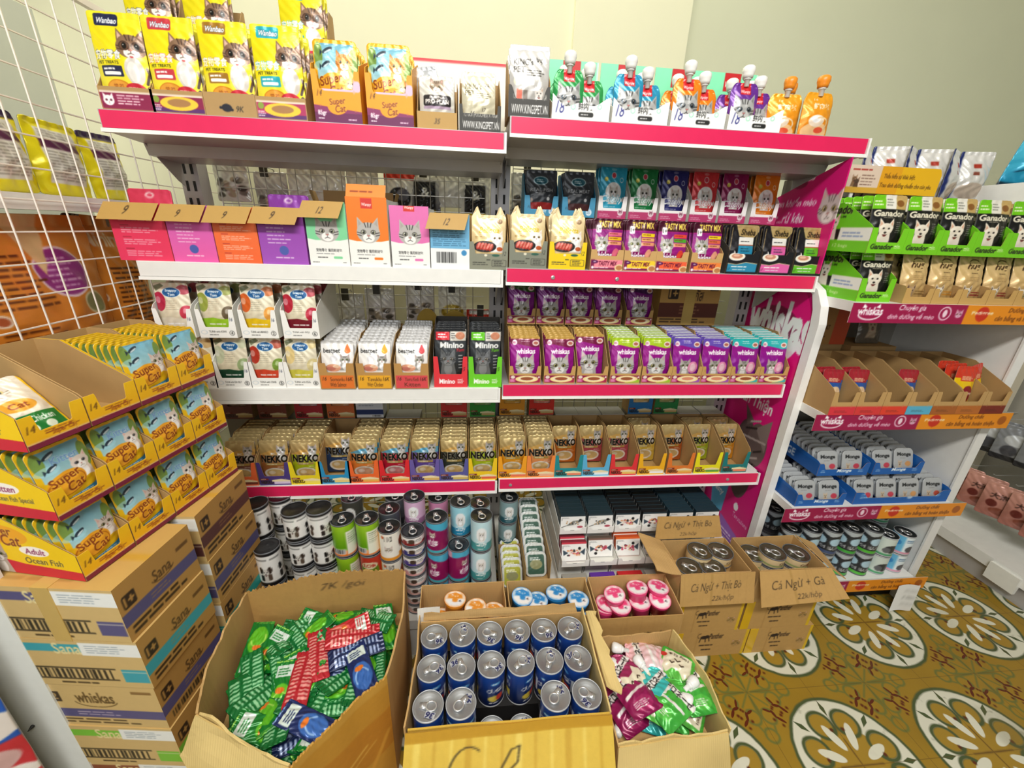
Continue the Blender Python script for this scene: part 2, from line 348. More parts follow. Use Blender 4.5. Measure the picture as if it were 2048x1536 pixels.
NTH=['first']+ORD[1:]+['thirteenth','fourteenth','fifteenth','sixteenth','seventeenth','eighteenth']
def smooth(t): t=min(1,max(0,t)); return t*t*(3-2*t)
def notch(hs,hf,e=.16,k=.06):
    "front cut: high cheeks of width e, low middle"
    return lambda u: hf+(hs-hf)*(1-smooth((min(u,1-u)-e)/k))
def tray_parts(w,d,hb,hs,slope=.35,th=.0016,wall=None,floor=True):
    "kraft display tray without its front: floor, back, two cut-away cheeks"
    m=MB(); side=[(0,0),(d,0),(d,hb),(d*(1-slope),hb),(d*.04,hs*1.12),(0,hs)]
    for x in (-w/2,w/2-th): m.prism(side,x,x+th,'x')
    m.box(-w/2+th,d-th,0,w/2-th,d,hb); m.box(-w/2+th,0,0,w/2-th,d-th,th)
    return m.mesh('tray_shell')
# ---------------------------------------------------------------- room shell
def plane_box(name,x0,y0,z0,x1,y1,z1,m): return struct(MB().box(x0,y0,z0,x1,y1,z1).obj(name,m))
WALLM=mat('cream_plaster','eceac9',.8,0,.03,6,.08); WALLG=mat('sage_plaster','e0e2c4',.8,0,.03,6,.08); CEILM=mat('ceiling_paint','efeee6',.8); WALLL=mat('grey_partition','b4b6aa',.6,0,.03,8)
plane_box('wall_back',-3.2,2.06,0,.905,2.2,3.2,WALLM); plane_box('trim_1',.418,2.035,0,.905,2.06,3.2,WALLM); plane_box('wall_back_recess',.905,2.2,0,4.2,2.34,3.2,WALLG)
plane_box('wall_left',-1.75,-.6,0,-1.62,2.06,2.12,WALLL)
plane_box('wall_right',4.2,-1.5,0,4.34,2.34,3.2,WALLG); plane_box('ceiling',-3.2,-.9,3.2,4.34,2.34,3.3,CEILM)
# patterned cement-tile floor: one medallion per 0.432 m, drawn with nodes so that it runs on everywhere
def floor_material():
    m,n,b=_nt('patterned_cement_tile'); L=n.links
    def val(x): return x
    def M(op,a,b_=None,c=None,clamp=False):
        q=n.nodes.new('ShaderNodeMath'); q.operation=op; q.use_clamp=clamp
        for i,x in enumerate((a,b_,c)):
            if x is None: continue
            if isinstance(x,(int,float)): q.inputs[i].default_value=x
            else: L.new(x,q.inputs[i])
        return q.outputs[0]
    add=lambda a,b_:M('ADD',a,b_); sub=lambda a,b_:M('SUBTRACT',a,b_); mul=lambda a,b_:M('MULTIPLY',a,b_); mx=lambda a,b_:M('MAXIMUM',a,b_); mn=lambda a,b_:M('MINIMUM',a,b_)
    def hyp(x,y): return M('SQRT',add(mul(x,x),mul(y,y)))
    tc=n.nodes.new('ShaderNodeTexCoord'); sp=n.nodes.new('ShaderNodeSeparateXYZ'); 
    nz=n.nodes.new('ShaderNodeTexNoise'); nz.inputs['Scale'].default_value=26; nz.inputs['Detail'].default_value=5; L.new(tc.outputs['Object'],nz.inputs['Vector'])
    nb=n.nodes.new('ShaderNodeTexNoise'); nb.inputs['Scale'].default_value=5; nb.inputs['Detail'].default_value=6; L.new(tc.outputs['Object'],nb.inputs['Vector'])
    L.new(tc.outputs['Object'],sp.inputs[0])
    wob=mul(sub(nz.outputs['Fac'],.5),.012)
    T=.432
    cx=sub(M('FRACT',add(M('DIVIDE',sub(sp.outputs[0],1.13),T),100.5)),.5); cy=sub(M('FRACT',add(M('DIVIDE',sub(sp.outputs[1],.605),T),100.5)),.5)
    gx=M('ABSOLUTE',cx); gy=M('ABSOLUTE',cy); x=add(mx(gx,gy),wob); y=add(mn(gx,gy),wob)          # folded into one eighth
    r=hyp(x,y); th=M('ARCTAN2',y,x)
    def below(d,e=.006): return M('SUBTRACT',1,M('SMOOTHSTEP',d,-e,e)) if False else M('MULTIPLY_ADD',d,-1/(2*e),.5,True)
    def seg(x0,y0,x1,y1,wd):
        dx,dy=x1-x0,y1-y0; t=M('DIVIDE',add(mul(sub(x,x0),dx),mul(sub(y,y0),dy)),dx*dx+dy*dy,None,True)
        return below(sub(hyp(sub(sub(x,x0),mul(t,dx)),sub(sub(y,y0),mul(t,dy))),wd))
    def disc(a,c_,q): return below(sub(hyp(sub(x,a),sub(y,c_)),q))
    def ringd(a,c_,q,wd): return below(sub(M('ABSOLUTE',sub(hyp(sub(x,a),sub(y,c_)),q)),wd))
    def ell(a,c_,ang,rx,ry):
        ca,sa=math.cos(math.radians(ang)),math.sin(math.radians(ang)); X=sub(x,a); Y=sub(y,c_)
        U=add(mul(X,ca),mul(Y,sa)); W=sub(mul(Y,ca),mul(X,sa)); return below(sub(hyp(M('DIVIDE',U,rx),M('DIVIDE',W,ry)),1),.06)
    def mixc(f,a,c_):
        q=n.nodes.new('ShaderNodeMixRGB'); L.new(f,q.inputs[0])
        for i,z in ((1,a),(2,c_)):
            if isinstance(z,str): q.inputs[i].default_value=(*lin(z),1)
            else: L.new(z,q.inputs[i])
        return q.outputs[0]
    def union(*a):
        o=a[0]
        for z in a[1:]: o=mx(o,z)
        return o
    OCH,GRN,WHT,RED='a3822c','4a5734','dcdac6','5e2412'
    base=mixc(nb.outputs['Fac'],'86681c','ad8a2c')
    col=base
    # medallion
    col=mixc(below(sub(r,.425)),col,GRN); col=mixc(below(sub(r,.402)),col,WHT)
    spk=M('MULTIPLY_ADD',sub(nz.outputs['Fac'],.63),14,0,True)
    col=mixc(mul(mul(below(sub(r,.4)),spk),.5),col,'8a8a72')
    # green lobes: two per eighth pair
    lob=union(ringd(.245,.095,.085,.012),disc(.2,.035,.022)); inn=union(disc(.245,.095,.078),below(sub(r,.235)))
    col=mixc(inn,col,OCH); col=mixc(mul(lob,M('GREATER_THAN',r,.17)),col,GRN)
    col=mixc(ell(.165,.066,22,.085,.03),col,WHT); col=mixc(seg(0,0,.15,0,.006),col,'7a5a24'); col=mixc(disc(.21,.045,.012),col,RED)
    # spear points on the white band
    col=mixc(below(sub(add(mul(M('ABSOLUTE',sub(y,0)),3.2),M('ABSOLUTE',sub(r,.35))),.055)),col,GRN)
    dg=M('ABSOLUTE',sub(x,y)); col=mixc(mul(below(sub(add(mul(dg,2.2),M('ABSOLUTE',sub(r,.35))),.055)),M('GREATER_THAN',r,.28)),col,GRN)
    # scrolls about the crossing of four medallions
    out=M('GREATER_THAN',r,.43)
    scr=union(ringd(.44,.33,.05,.008),seg(.49,.33,.5,.47,.008),ringd(.5,.21,.045,.008),seg(.46,.22,.44,.28,.007),seg(.5,.5,.40,.40,.006))
    col=mixc(mul(scr,out),col,'6b6f35')
    red=union(ell(.365,.30,40,.034,.010),ell(.395,.34,75,.03,.010),disc(.345,.33,.012),disc(.415,.305,.011),ell(.43,.365,25,.03,.009),disc(.372,.265,.010),disc(.385,.375,.010))
    col=mixc(mul(red,out),col,RED)
    # joints, dirt
    jx=mn(gx,sub(.5,gx)); jy=mn(gy,sub(.5,gy)); j=below(sub(mn(jx,jy),.0022),.0015); col=mixc(mul(j,.6),col,'5c4420')
    dirt=M('MULTIPLY_ADD',sub(nb.outputs['Fac'],.56),4,0,True); col=mixc(mul(dirt,.55),col,'6f6238')
    L.new(col,b.inputs['Base Color'])
    rg=n.nodes.new('ShaderNodeMapRange'); rg.inputs['To Min'].default_value=.22; rg.inputs['To Max'].default_value=.5; L.new(nb.outputs['Fac'],rg.inputs['Value']); L.new(rg.outputs[0],b.inputs['Roughness'])
    return m
plane_box('floor',-3.2,-1.5,-.06,4.34,2.34,0,floor_material())
# ---------------------------------------------------------------- main gondola: uprights, wire back, base deck, removable shelves
YB=1.575; YF=1.25; XL,XM,XR=-.905,.097,1.105
g=thing('gondola_rack','grey steel double-bay shelving frame with slotted uprights and wire grid back','shelving',(0,YB,0))
def upright(x0,x1,z1):
    m=MB().box(x0,-.035,0,x1,.02,z1); o=m.obj('upright',GREYM,g)
    s=MB(); z=.25
    while z<z1-.05:
        for q in ((x0*.7+x1*.3),(x0*.3+x1*.7)): s.box(q-.004,-.0362,z,q+.004,-.0352,z+.03)
        z+=.05
    s.obj('slot_pattern',DARKM,o)['kind']='stuff'
for a,b_,z in ((XL-.02,XL+.035,1.72),(XM-.03,XM+.035,1.72),(XR-.05,XR+.005,1.74)): upright(a,b_,z)
def grid(m,x0,x1,z0,z1,st,r,y=0,yy=None):
    k=0
    while x0+k*st<=x1+1e-4: m.tube([(x0+k*st,y,z0),(x0+k*st,y,z1)],r,5); k+=1
    k=0
    while z0+k*st<=z1+1e-4: m.tube([(x0,y+2*r,z0+k*st),(x1,y+2*r,z0+k*st)],r,5); k+=1
m=MB(); grid(m,XL+.06,XM-.05,.22,1.66,.05,.0016,.03); m.obj('wire_back',WIRE,g)
m=MB(); grid(m,XM+.05,XR-.06,.22,1.66,.05,.0016,.03); m.obj('wire_back',WIRE,g)
for a,b_ in ((-.672,XM-.005),(XM+.005,XR)):
    t=thing('base_shelf',f"wide white base shelf under the {'dog and cat food tins' if a<0 else 'fish picture boxes and foil tubs'}",'shelf',((a+b_)/2,YB,0),0,'base shelves of the pink rack'); hw=(b_-a)/2
    f=-.56 if a<0 else -.528; MB().box(-hw,f,.14,hw,-.037,.1795).obj('deck',WHITE,t); MB().box(-hw,f+.01,0,hw,f+.03,.1395).obj('kick_plate',WHITE,t)
def shelf(x0,x1,z,label,pink=True,depth=.285,lip=.042,caps=True,brk=(1,1),white=False,screws=(),under=False):
    "steel shelf; z is its top surface, front face at YF"
    t=thing('shelf',label,'shelf',((x0+x1)/2,YF,z),0,'shelves of the pink and white racks'); w=x1-x0
    prof=[(0,-lip-.008),(.006,-lip-.008),(.006,-.012),(.05,-.012),(.06,-.03),(.1,-.03),(.11,-.012),(.19,-.012),(.2,-.03),(.235,-.03),(.245,-.012),(depth-.02,-.012),(depth-.02,-.028),(depth-.005,-.028),(depth-.005,0),(0,0)]
    if under: prof=[(0,-lip-.008),(.006,-lip-.008),(.012,-.046),(.13,-.052),(.14,-.08),(.265,-.084),(.27,-.03),(depth-.005,-.03),(depth-.005,0),(0,0)]
    MB().prism(prof,-w/2,w/2,'x').obj('deck',WHITE if white else GREYM,t)
    MB().prism([(-.004,-lip+.002),(-.0005,-lip+.002),(-.0005,-.002),(-.003,-.002)],-w/2+.004,w/2-.008,'x').obj('price_rail',PINK if pink else WHITE,t)
    MB().prism([(-.008,-lip-.008),(-.0005,-lip-.008),(-.0005,-lip+.001),(-.006,-lip+.001)],-w/2,w/2-.004,'x').obj('rail_edge',WHITE,t)
    for sx,on in ((-1,brk[0]),(1,brk[1])):
        if on:
            x=sx*(w/2-.006); MB().prism([(.03,-.014),(depth-.02,-.014),(depth-.02,-.15),(depth-.05,-.135),(.12,-.05),(.03,-.035)],x-.0012,x+.0012,'x').obj('bracket',GREYM,t)
    if caps: MB().prism([(-.008,-lip-.008),(.014,-lip-.008),(.014,0),(-.006,0)],w/2-.006,w/2,'x').obj('end_cap',WPLAS,t)
    for sx in screws: MB().lathe([(.006,0),(.006,.002),(.002,.003)],12,M=Matrix.Translation((sx-(x0+x1)/2,-.004,-.024))@Matrix.Rotation(math.pi/2,4,'X')).obj('screw',STEEL,t)
    return t
ZT1,ZT2,ZS2,ZR2,ZS3,ZR3,ZS4,ZR4=1.66,1.70,1.305,1.312,.928,.940,.566,.572
shelf(XL,XM-.003,ZT1,'top grey shelf with pink rail carrying the yellow kitten treat pouches',under=True)
shelf(XM+.005,1.15,ZT2,'top grey shelf with pink rail under the mint and white spouted pouch cartons',under=True)
shelf(XL-.01,XM-.003,ZS2,'white railed shelf under the red, pink, orange and purple flap boxes',False,white=True,brk=(0,1))
shelf(XM+.005,XR+.005,ZR2,'pink railed shelf under the magenta tabby and black gold pouches',screws=(.245,.445))
shelf(XL+.02,XM-.003,ZS3,'white railed shelf carrying the stacked white numbered pouch cartons',False,white=True,brk=(0,0))
shelf(XM+.003,XR,ZR3,'red railed shelf under the row of purple cat pouches')
shelf(XL+.02,XM-.006,ZS4,'lowest pink railed shelf over the dog and cat food cans',white=True)
shelf(XM,XR+.005,ZR4,'lowest pink railed shelf over the white fish picture boxes',white=True,screws=(.14,.98))
# ---------------------------------------------------------------- pouch and carton artwork
N=64
def art_treat(cap):
    a=1.62; A=Art(a,100,'f4e21c'); A.ell(.2,.25,.5,.35,'f8ec5a',.5); A.poly([(0,a),(1,a),(1,1.3),(.75,1.38),(0,1.5)],'f9ee3a',.6)
    A.rect(.12,a-.27,.58,a-.04,cap,.04); A.text('Wanbao',.18,a-.22,.55,a-.11,'ffffff',.03,.3,'1c2a50',.06)
    cat(A,.76,.98,.27,'8a6a50','4a3226','f3ece6','6a4a36','d9b0a0',True,False,1.7); A.ell(.76,.52,.17,.27,'d9d2ca'); A.ell(.74,.5,.1,.2,'efeae4'); A.poly(arc(.76,.8,.035,.035,180,360),'c8484a')
    A.line([(.93,.3),(1.0,.5),(.97,.6)],.05,'4a3226')
    A.text('宠物零食',.03,.72,.56,.9,'ffffff',.02,0,cap if cap!='f4e21c' else '7a5a1a',.05); A.text('PET TREATS',.08,.63,.5,.69,'3a3a18',.02)
    A.rect(.12,.4,.55,.6,cap,.03); A.bars(.16,.5,.5,.58,1,'ffffff'); A.rect(.16,.43,.5,.49,'ffffff',.02)
    A.ell(.38,.2,.24,.15,'e08a1c'); A.ell(.37,.22,.2,.11,'eea43c'); A.text('营养',.28,.18,.48,.27,'a8541a'); A.ell(.7,.17,.2,.13,'d0283a'); A.bars(.56,.1,.82,.24,2,'f4c8b0'); A.ell(.95,.2,.04,.06,'5a4632'); return A
def art_treat_band(c='7a1640',kind=0):
    A=Art(.42,90,'b08d5a'); 
    if kind==2: 
        A.ell(.42,.16,.1,.07,'1a1a28'); A.line([(.3,.16),(.52,.13)],.05,'1a1a28'); A.text('9K',.6,.1,.75,.2,'1c1c1c',0,.3); return A
    A.rect(.02,.03,.98,.33,c,.02); A.rect(.02,.3,.98,.33,'e8d8c8')
    if kind==0: cat(A,.16,.17,.1,'f4eef0','7a1640','ffffff','7a1640','f4eef0',False); A.bars(.32,.1,.9,.28,4,'f0c8d4')
    else: A.rect(.02,.03,.98,.1,'5a2a6a'); A.ell(.52,.18,.36,.12,'f0c93a'); A.ell(.52,.19,.22,.07,'a87a4a'); A.ell(.1,.24,.06,.06,'8aa040'); A.bars(.03,.05,.2,.16,3,'f4e4ec')
    return A
def art_supercat(base='f2b21c',kitten=0,mother=False,band='7a2a8a',n=100):
    a=1.5; A=Art(a,n,base); A.grad(.08,.62,.92,a-.07,'b4d8d8','7ab8d0'); A.ell(.12,1.2,.1,.25,'7a9a4a'); A.ell(.9,1.05,.1,.3,'7a9a4a'); A.ell(.2,1.0,.2,.1,'a8dcec',.6)
    for x,y,s,q in ((.33,1.3,.13,25),(.28,1.03,.11,30)):
        A.ell(x,y,s,.045,'2a3a48',1,q); A.ell(x+.01,y-.02,s*.7,.02,'c8dce4',1,q); A.poly([(x-s*.9,y-.04),(x-s*1.35,y-.12),(x-s*1.3,y+.02)],'2a3a48')
    if mother: cat(A,.7,1.08,.19,'e0903c','a8541c','f8e8d4','b8a040','e8b09a',True,True); cat(A,.82,.68,.12,'e8a860','a8641c','faf0e0','6a5a30','e8b09a',True,True)
    elif kitten: cat(A,.75,.92,.18,'e8dcd4','8a7a70','ffffff','4a5a6a','e8c0b8',False,True); A.text('Kitten',.3,1.08,.8,1.24,'7aa8d8',.02,.1,'ffffff',.03)
    else: cat(A,.78,.88,.19,'d8ccc4','6a6058','f4eeea','8a8a40','d8b0a8',True,True)
    A.poly([(0,0),(1,0),(1,.5),(.8,.58),(.4,.5),(.1,.75),(0,.8)],base)
    A.ell(.4,.62,.34,.25,'f0a828',1,15); A.line([( .38+.33*math.cos(q)*math.cos(.26)-.22*math.sin(q)*math.sin(.26), .57+.33*math.cos(q)*math.sin(.26)+.22*math.sin(q)*math.cos(.26)) for q in [k*math.pi/12 for k in range(25)]],.02,'b8681c')
    A.text('Super',.12,.6,.66,.84,'8a3a14',.02,.1,'f8d860',.04,12); A.text('Cat',.34,.42,.66,.63,'8a3a14',.015,.2,'f8d860',.03,12)
    if mother: A.rect(.3,.26,.95,.5,'e0c0d8',.05); A.text('Mother',.48,.38,.9,.48,'a05a9a',0,.2); A.text('& Baby',.55,.27,.9,.36,'a05a9a',0,.2)
    else: A.poly([(.28,.1),(.98,.22),(.98,.36),(.28,.24)],'3f9fd0' if kitten!=2 else '8a2040'); A.bars(.35,.2,.95,.28,2,'e8f4fa')
    return A
def art_supercat_front(n=90):
    A=Art(.66,n,'f4c010'); A.grad(0,0,1,.9,'eeb010','f8cc1c'); A.rect(0,0,1,.12,'7a1f3c'); A.rect(0,.1,1,.125,'e8c080'); A.text('14',.05,.3,.2,.44,'4a2a10',0,.3); A.bars(.3,.2,.95,.28,2,'8a3a20'); A.text('Super Cat',.4,.13,.8,.25,'9a4a1a',.02,.2); return A
def art_supercat_side(t1,t2):
    a=.62; A=Art(a,170,'f6cc0a'); A.poly([(0,0),(1,0),(1,.1),(.4,.13),(0,.2)],'d02038'); A.line([(.02,a*.98),(.4,a*.98),(.98,.27)],.05,'d02038') if False else None
    A.ell(.3,.47,.25,.11,'f2a818',1,-4); A.text('Super',.1,.44,.4,.56,'8a3a14',.02,.1,'f8e060',.04); A.text('Cat',.25,.34,.45,.47,'8a3a14',.02,.2,'f8e060',.04)
    cat(A,.12,.22,.11,'b8a89a','5a4e46','efe8e2','8a8a40','c8a098',True,True); A.ell(.56,.3,.16,.06,'fff8f0'); A.text(t1,.46,.265,.67,.33,'8a2a5a',.015,.1); A.text(t2,.42,.15,.82,.22,'4a3a14',.01,.1,'fff4c0',.03); return A
def art_supercat_box():
    A=art_supercat('f2a01c',0,True); return A
def art_scm_front():
    A=Art(1.05,90,'f2a01c'); A.rect(0,0,1,.2,'6a1f54'); A.poly([(.0,.2),(1,.2),(1,.24),(.4,.3),(0,.34)],'8a2f64'); A.ell(.5,.34,.22,.17,'f2a01c',1,10); A.text('Super',.33,.33,.67,.48,'8a3a14',.02,.1,'f8d860',.04,8); A.text('Cat',.44,.22,.66,.35,'8a3a14',.02,.2,'f8d860',.04,8)
    A.text('85gr',.07,.13,.25,.24,'ffffff',.03); A.bars(.07,.07,.24,.11,1,'ffffff'); A.text('14',.08,.5,.2,.62,'3a2410',0,.4); A.bars(.7,.06,.95,.11,1,'f0d8e8'); A.rect(.2,.6,1,.8,'e0c0d8',.05); return A
def art_proplan():
    A=Art(1.25,80,'d8d4ca'); cat(A,.5,.95,.2,'a8927e','5a4a3e','f4efe8','8a7a40'); A.ell(.85,.95,.1,.14,'c8c8cc'); A.rect(.12,.42,.9,.72,'2a2526',.05); A.text('PURINA',.3,.62,.72,.69,'e8e0d8',.02); A.text('PRO PLAN',.18,.48,.84,.6,'f4ece4',.02); A.rect(.12,.34,.9,.42,'b8a0b8',.02); return A
def art_kings(beige=True,n=90):
    A=Art(1.75 if not beige else 1.5,n,'e4dcc0' if beige else 'dcd8d4'); a=A.a; c='6a634c' if beige else '3a3835'
    A.grad(0,0,1,a,'c8c0a4' if beige else 'b4b1ad','dcd6c0' if beige else 'd2d0cd'); A.text("KING's",.1,a-.5,.58,a-.34,c,.015); A.text('PET',.1,a-.68,.38,a-.54,c,.015); cat(A,.74,a-.4,.09,'b8b0a0' if beige else '8a8784',c,'e8e4dc',c,c,False)
    A.bars(.42,a-.78,.95,a-.6,3,c); 
    if not beige: dog(A,.75,.55,.13,'f0eae4','4a4440','d8b8a0'); A.rect(.18,.25,.32,.65,'e0705a'); A.rect(.34,.3,.46,.62,'8a8078'); A.ell(.2,a-.9,.1,.12,'e8e8d0')
    else: A.text('16',.25,.25,.38,.36,'3a3430',0,.3); A.text('17',.6,.35,.72,.46,'3a3430',0,.3)
    return A
def art_kings_front(h=.42):
    A=Art(h,90,'35332f'); A.bars(.1,h*.48,.95,h*.75,1,'e8e8e4'); A.rect(.1,h*.45,.95,h*.8,'35332f'); A.text('12 GÓI (POUCHES) X 70GR',.12,h*.5,.93,h*.72,'e8e6e0'); A.text('WWW.KINGSPET.VN',.08,h*.12,.96,h*.38,'ffffff',.01); return A
def art_wanpy_card():
    A=Art(1.18,110,'7fe0ae'); A.grad(0,0,1,1.18,'74d8a4','8ae8b8'); A.rect(.33,.82,.66,1.12,'c4161e',.01); A.text('Wanpy',.36,.86,.63,.98,'ffffff',.02,.25); A.rect(.97,0,1,1.18,'c8f4dc'); return A
def art_wanpy_front():
    A=Art(.6,110,'f8f8f6'); A.text('18',.06,.1,.22,.28,'2a2f80',0,.3); A.ell(.36,.2,.045,.045,'9adfc0'); A.ell(.36,.2,.03,.03,'e8f8f0'); A.text('鲜肉羹',.45,.16,.72,.31,'1a1a1a',.01); A.rect(.46,.06,.72,.13,'1a1a1a',.03); A.bars(.5,.08,.68,.11,1,'e8e8e8'); A.ell(.82,.22,.04,.04,'9adfc0'); A.ell(.82,.22,.025,.025,'f8f8f6'); return A
def art_wanpy_pouch(c):
    A=Art(1.35,64,c); A.rect(.32,.98,.68,1.35,'d0202a'); A.text('Wanpy',.34,1.0,.66,1.12,'ffffff',.02,.2); cat(A,.5,.5,.4,'b4b4b4','3a3a3a','e4e4e2','4a5a6a','8a8a8a',True); A.grad(0,0,1,.1,c,c); return A
def art_orange_spout():
    A=Art(1.5,70,'ee9a1c'); A.grad(0,0,1,1.5,'e8881a','f4a824'); A.ell(.5,.15,.45,.3,'f6c890'); A.text('鲜肉羹',.3,.9,.85,1.12,'fff0d8',.03); A.ell(.45,.5,.25,.2,'fbe8d0'); A.ell(.42,.55,.14,.12,'ffffff'); A.line(arc(.6,.42,.25,.2,-60,120),.05,'f8d8a8'); A.ell(.62,.2,.16,.1,'e85a3a'); A.text('14',.3,1.2,.42,1.28,'fff0d8'); return A
def art_realfish(t,red):
    A=Art(1.3,72,'34373c'); A.grad(0,0,1,1.3,'2a2c30','44484e'); A.line([(.1,1.2),(.4,.9),(.9,1.0)],.03,'5a5e64'); A.line([(.6,1.25),(.95,.7)],.02,'55595e')
    A.ell(.47,.98,.24,.13,'b8d0d4'); A.ell(.47,.98,.21,.11,'1c5a6a'); A.bars(.33,.93,.62,1.03,2,'e4f0f2'); A.text(t,.14,.66,.86,.76,'d4d6d8',.015); A.bars(.3,.6,.7,.64,1,'b0b2b4'); A.rect(.06,.0,.94,.3,red,.03); A.ell(.5,.28,.44,.07,red); A.ell(.16,.4,.07,.07,'8a7a70'); A.ell(.72,.45,.05,.05,'c8c8c8'); return A
def art_blue_front():
    A=Art(.62,72,'3f8fb4'); A.ell(.82,.14,.09,.09,'dce8f0'); A.bars(.76,.1,.88,.18,2,'3f6f94'); A.text('Snappy',.4,.08,.66,.2,'e8f2f8',.02,.1); A.text('16',.1,.2,.2,.28,'16303c',0,.3); return A
def art_catchy(c):
    A=Art(1.55,72,c); A.grad(0,.6,1,1.55,c,c); A.ell(.5,.72,.3,.31,'f6f2ee'); cat(A,.5,.72,.17,'d6d0c8','4a443e','ffffff','3a3a36','c8a8a0',False,True); A.text('Catchy',.08,.36,.9,.62,'ffffff',.03,.25,c,.06)
    A.ell(.22,1.12,.07,.07,'c8b84a'); A.ell(.5,1.24,.09,.1,'e8d8d8'); A.ell(.5,1.24,.07,.08,'c04050'); A.ell(.8,1.1,.07,.08,'e8ecec'); A.ell(.8,1.1,.055,.06,c); A.ell(.5,1.42,.1,.04,'ffffff',.35); A.rect(0,.0,1,.3,c); A.bars(.2,.24,.8,.3,1,'ffffff',.4,.6); A.ell(.9,.5,.06,.08,'e8dcd8'); return A
def art_catchy_front():
    A=Art(.62,72,'f4efee'); A.rect(0,0,1,.24,'b8386a'); A.bars(.06,.05,.5,.16,2,'e0a0b8'); A.ell(.8,.2,.1,.1,'e8d0d8'); cat(A,.8,.21,.06,'8a4a60','5a2a3a','e8d0d8','5a2a3a','8a4a60',False); A.bars(.7,.04,.9,.09,1,'f4e0e8'); return A
def art_bell(): 
    A=Art(1.3,84,'e4cb98'); A.grad(0,0,1,1.35,'d8bc84','eed8aa'); A.text('Bellotta',.22,.78,.8,.95,'d0b020',.02,.3,'fff4c8',.05); A.bars(.1,.62,.5,.7,2,'a8884a')
    cat(A,.74,.64,.18,'f6f4f0','b8b0a8','ffffff','c8a050','f0d8d0',False,True); A.ell(.38,.4,.34,.16,'3a3436'); A.ell(.38,.41,.28,.12,'5a4a48')
    for k in range(5): A.ell(.2+.09*k,.42-.01*k,.06,.11,'c8483e',1,-25); A.ell(.21+.09*k,.44-.01*k,.03,.09,'e88a7a',1,-25)
    A.ell(.82,.34,.09,.06,'c8603a'); A.ell(.82,1.12,.08,.07,'8a6a4a'); A.text('17',.78,1.09,.86,1.16,'f0e0b8'); return A
def art_bell_front(c):
    A=Art(.75,84,c); A.text('Tuna',.1,.1,.2,.1,c); A.bars(.08,.1,.55,.2,2,'3a3a34'); A.rect(.58,.08,.96,.25,'3a3a34',.02); A.rect(.59,.09,.95,.24,c,.02); A.bars(.63,.1,.92,.23,3,'3a3a34'); A.bars(.44,.22,.58,.27,1,'3a3a34'); A.ell(.68,.36,.1,.03,'2a5a4a'); A.ell(.42,.36,.04,.03,'e8e0c8'); A.text('12',.86,.36,.95,.46,'2a2a28',0,.3); return A
def art_tasty(c2,c3):
    A=Art(1.4,72,'a8187e'); A.grad(0,0,1,1.05,'b0208a','8a1a7a'); A.rect(0,1.08,1,1.4,'451026'); A.text('TASTY MIX',.2,1.14,.92,1.32,'f6e060',.03); A.rect(.12,.98,.28,1.2,'f4f0f0',.02); A.text('1+',.15,1.03,.26,1.15,'2a2a2a',.02)
    cat(A,.3,.68,.22,'b8b4b0','3e3a3a','efecea','a8b040','c8a0a0',True,True); 
    for k,q in enumerate((c2,c3,'f0a07a')): A.rect(.52,.9-.13*k,.97,1.0-.13*k,q,.01); A.bars(.55,.93-.13*k,.94,.98-.13*k,1,'7a3a1a')
    A.ell(.8,.32,.14,.22,c2 if c2!='f4d820' else 'f0a88a'); A.ell(.7,.2,.1,.12,'c83048'); A.ell(.35,.3,.3,.16,'8a1060'); A.text('whiskas',.08,.22,.66,.44,'ffffff',.035,.05,'6a0a4a',.06); A.line(arc(.38,.26,.26,.16,200,340),.035,'f4d8ec'); return A
def art_tasty_front(c):
    A=Art(.6,72,'c8a066'); A.rect(.02,.02,.98,.3,'7a1648'); A.rect(.12,.08,.98,.3,c,.03); A.text('TASTY MIX',.26,.14,.82,.26,'6a1030',.03,.15); A.ell(.14,.24,.1,.05,'5a1050'); A.bars(.1,.22,.2,.27,1,'ffffff'); A.bars(.1,.05,.75,.1,1,'f0d8e0'); A.ell(.9,.08,.14,.1,'e8d0a0'); A.ell(.9,.08,.1,.07,'b87a4a'); A.ell(.08,.08,.04,.04,'f0e8f0'); return A
def art_sheba(c):
    A=Art(1.4,72,'17151a'); A.poly([(.2,1.4),(1,1.4),(1,1.2),(.8,.98),(.3,1.05)],'b49a68'); A.ell(.62,1.18,.28,.16,'a88c58'); A.text('Sheba',.36,1.08,.86,1.26,'241c14',.02,.3); A.rect(.3,.4,.82,1.02,'eeeae6'); A.rect(.3,.35,.82,.76,c); A.bars(.36,.86,.78,.92,1,'4a4a4a'); A.bars(.38,.56,.76,.7,2,'17303a',.4,.7); A.rect(.3,.76,.82,.79,'b05a3a')
    A.line([(.08,1.3),(.04,.3)],.02,'b49a68'); A.line([(.95,1.3),(.9,.3)],.02,'8a7a58'); bowl(A,.26,.34,.28,.18,'f2efec','c88a72','e8b8a0'); return A
def art_sheba_front(c):
    A=Art(.62,72,'16151a'); A.poly([(.03,.06),(.97,.06),(.97,.3),(.6,.34),(.3,.27),(.03,.3)],c); A.line([(.03,.3),(.3,.27),(.6,.34),(.97,.3)],.02,'c8b890'); A.bars(.15,.18,.85,.24,1,'f4f4f4'); A.bars(.2,.1,.8,.15,1,'e0e8ec'); bowl(A,.28,.5,.26,.12,'f0ecea','c88a72','e8b8a0'); A.text('17',.05,.1,.12,.17,'101010',0,.3); return A
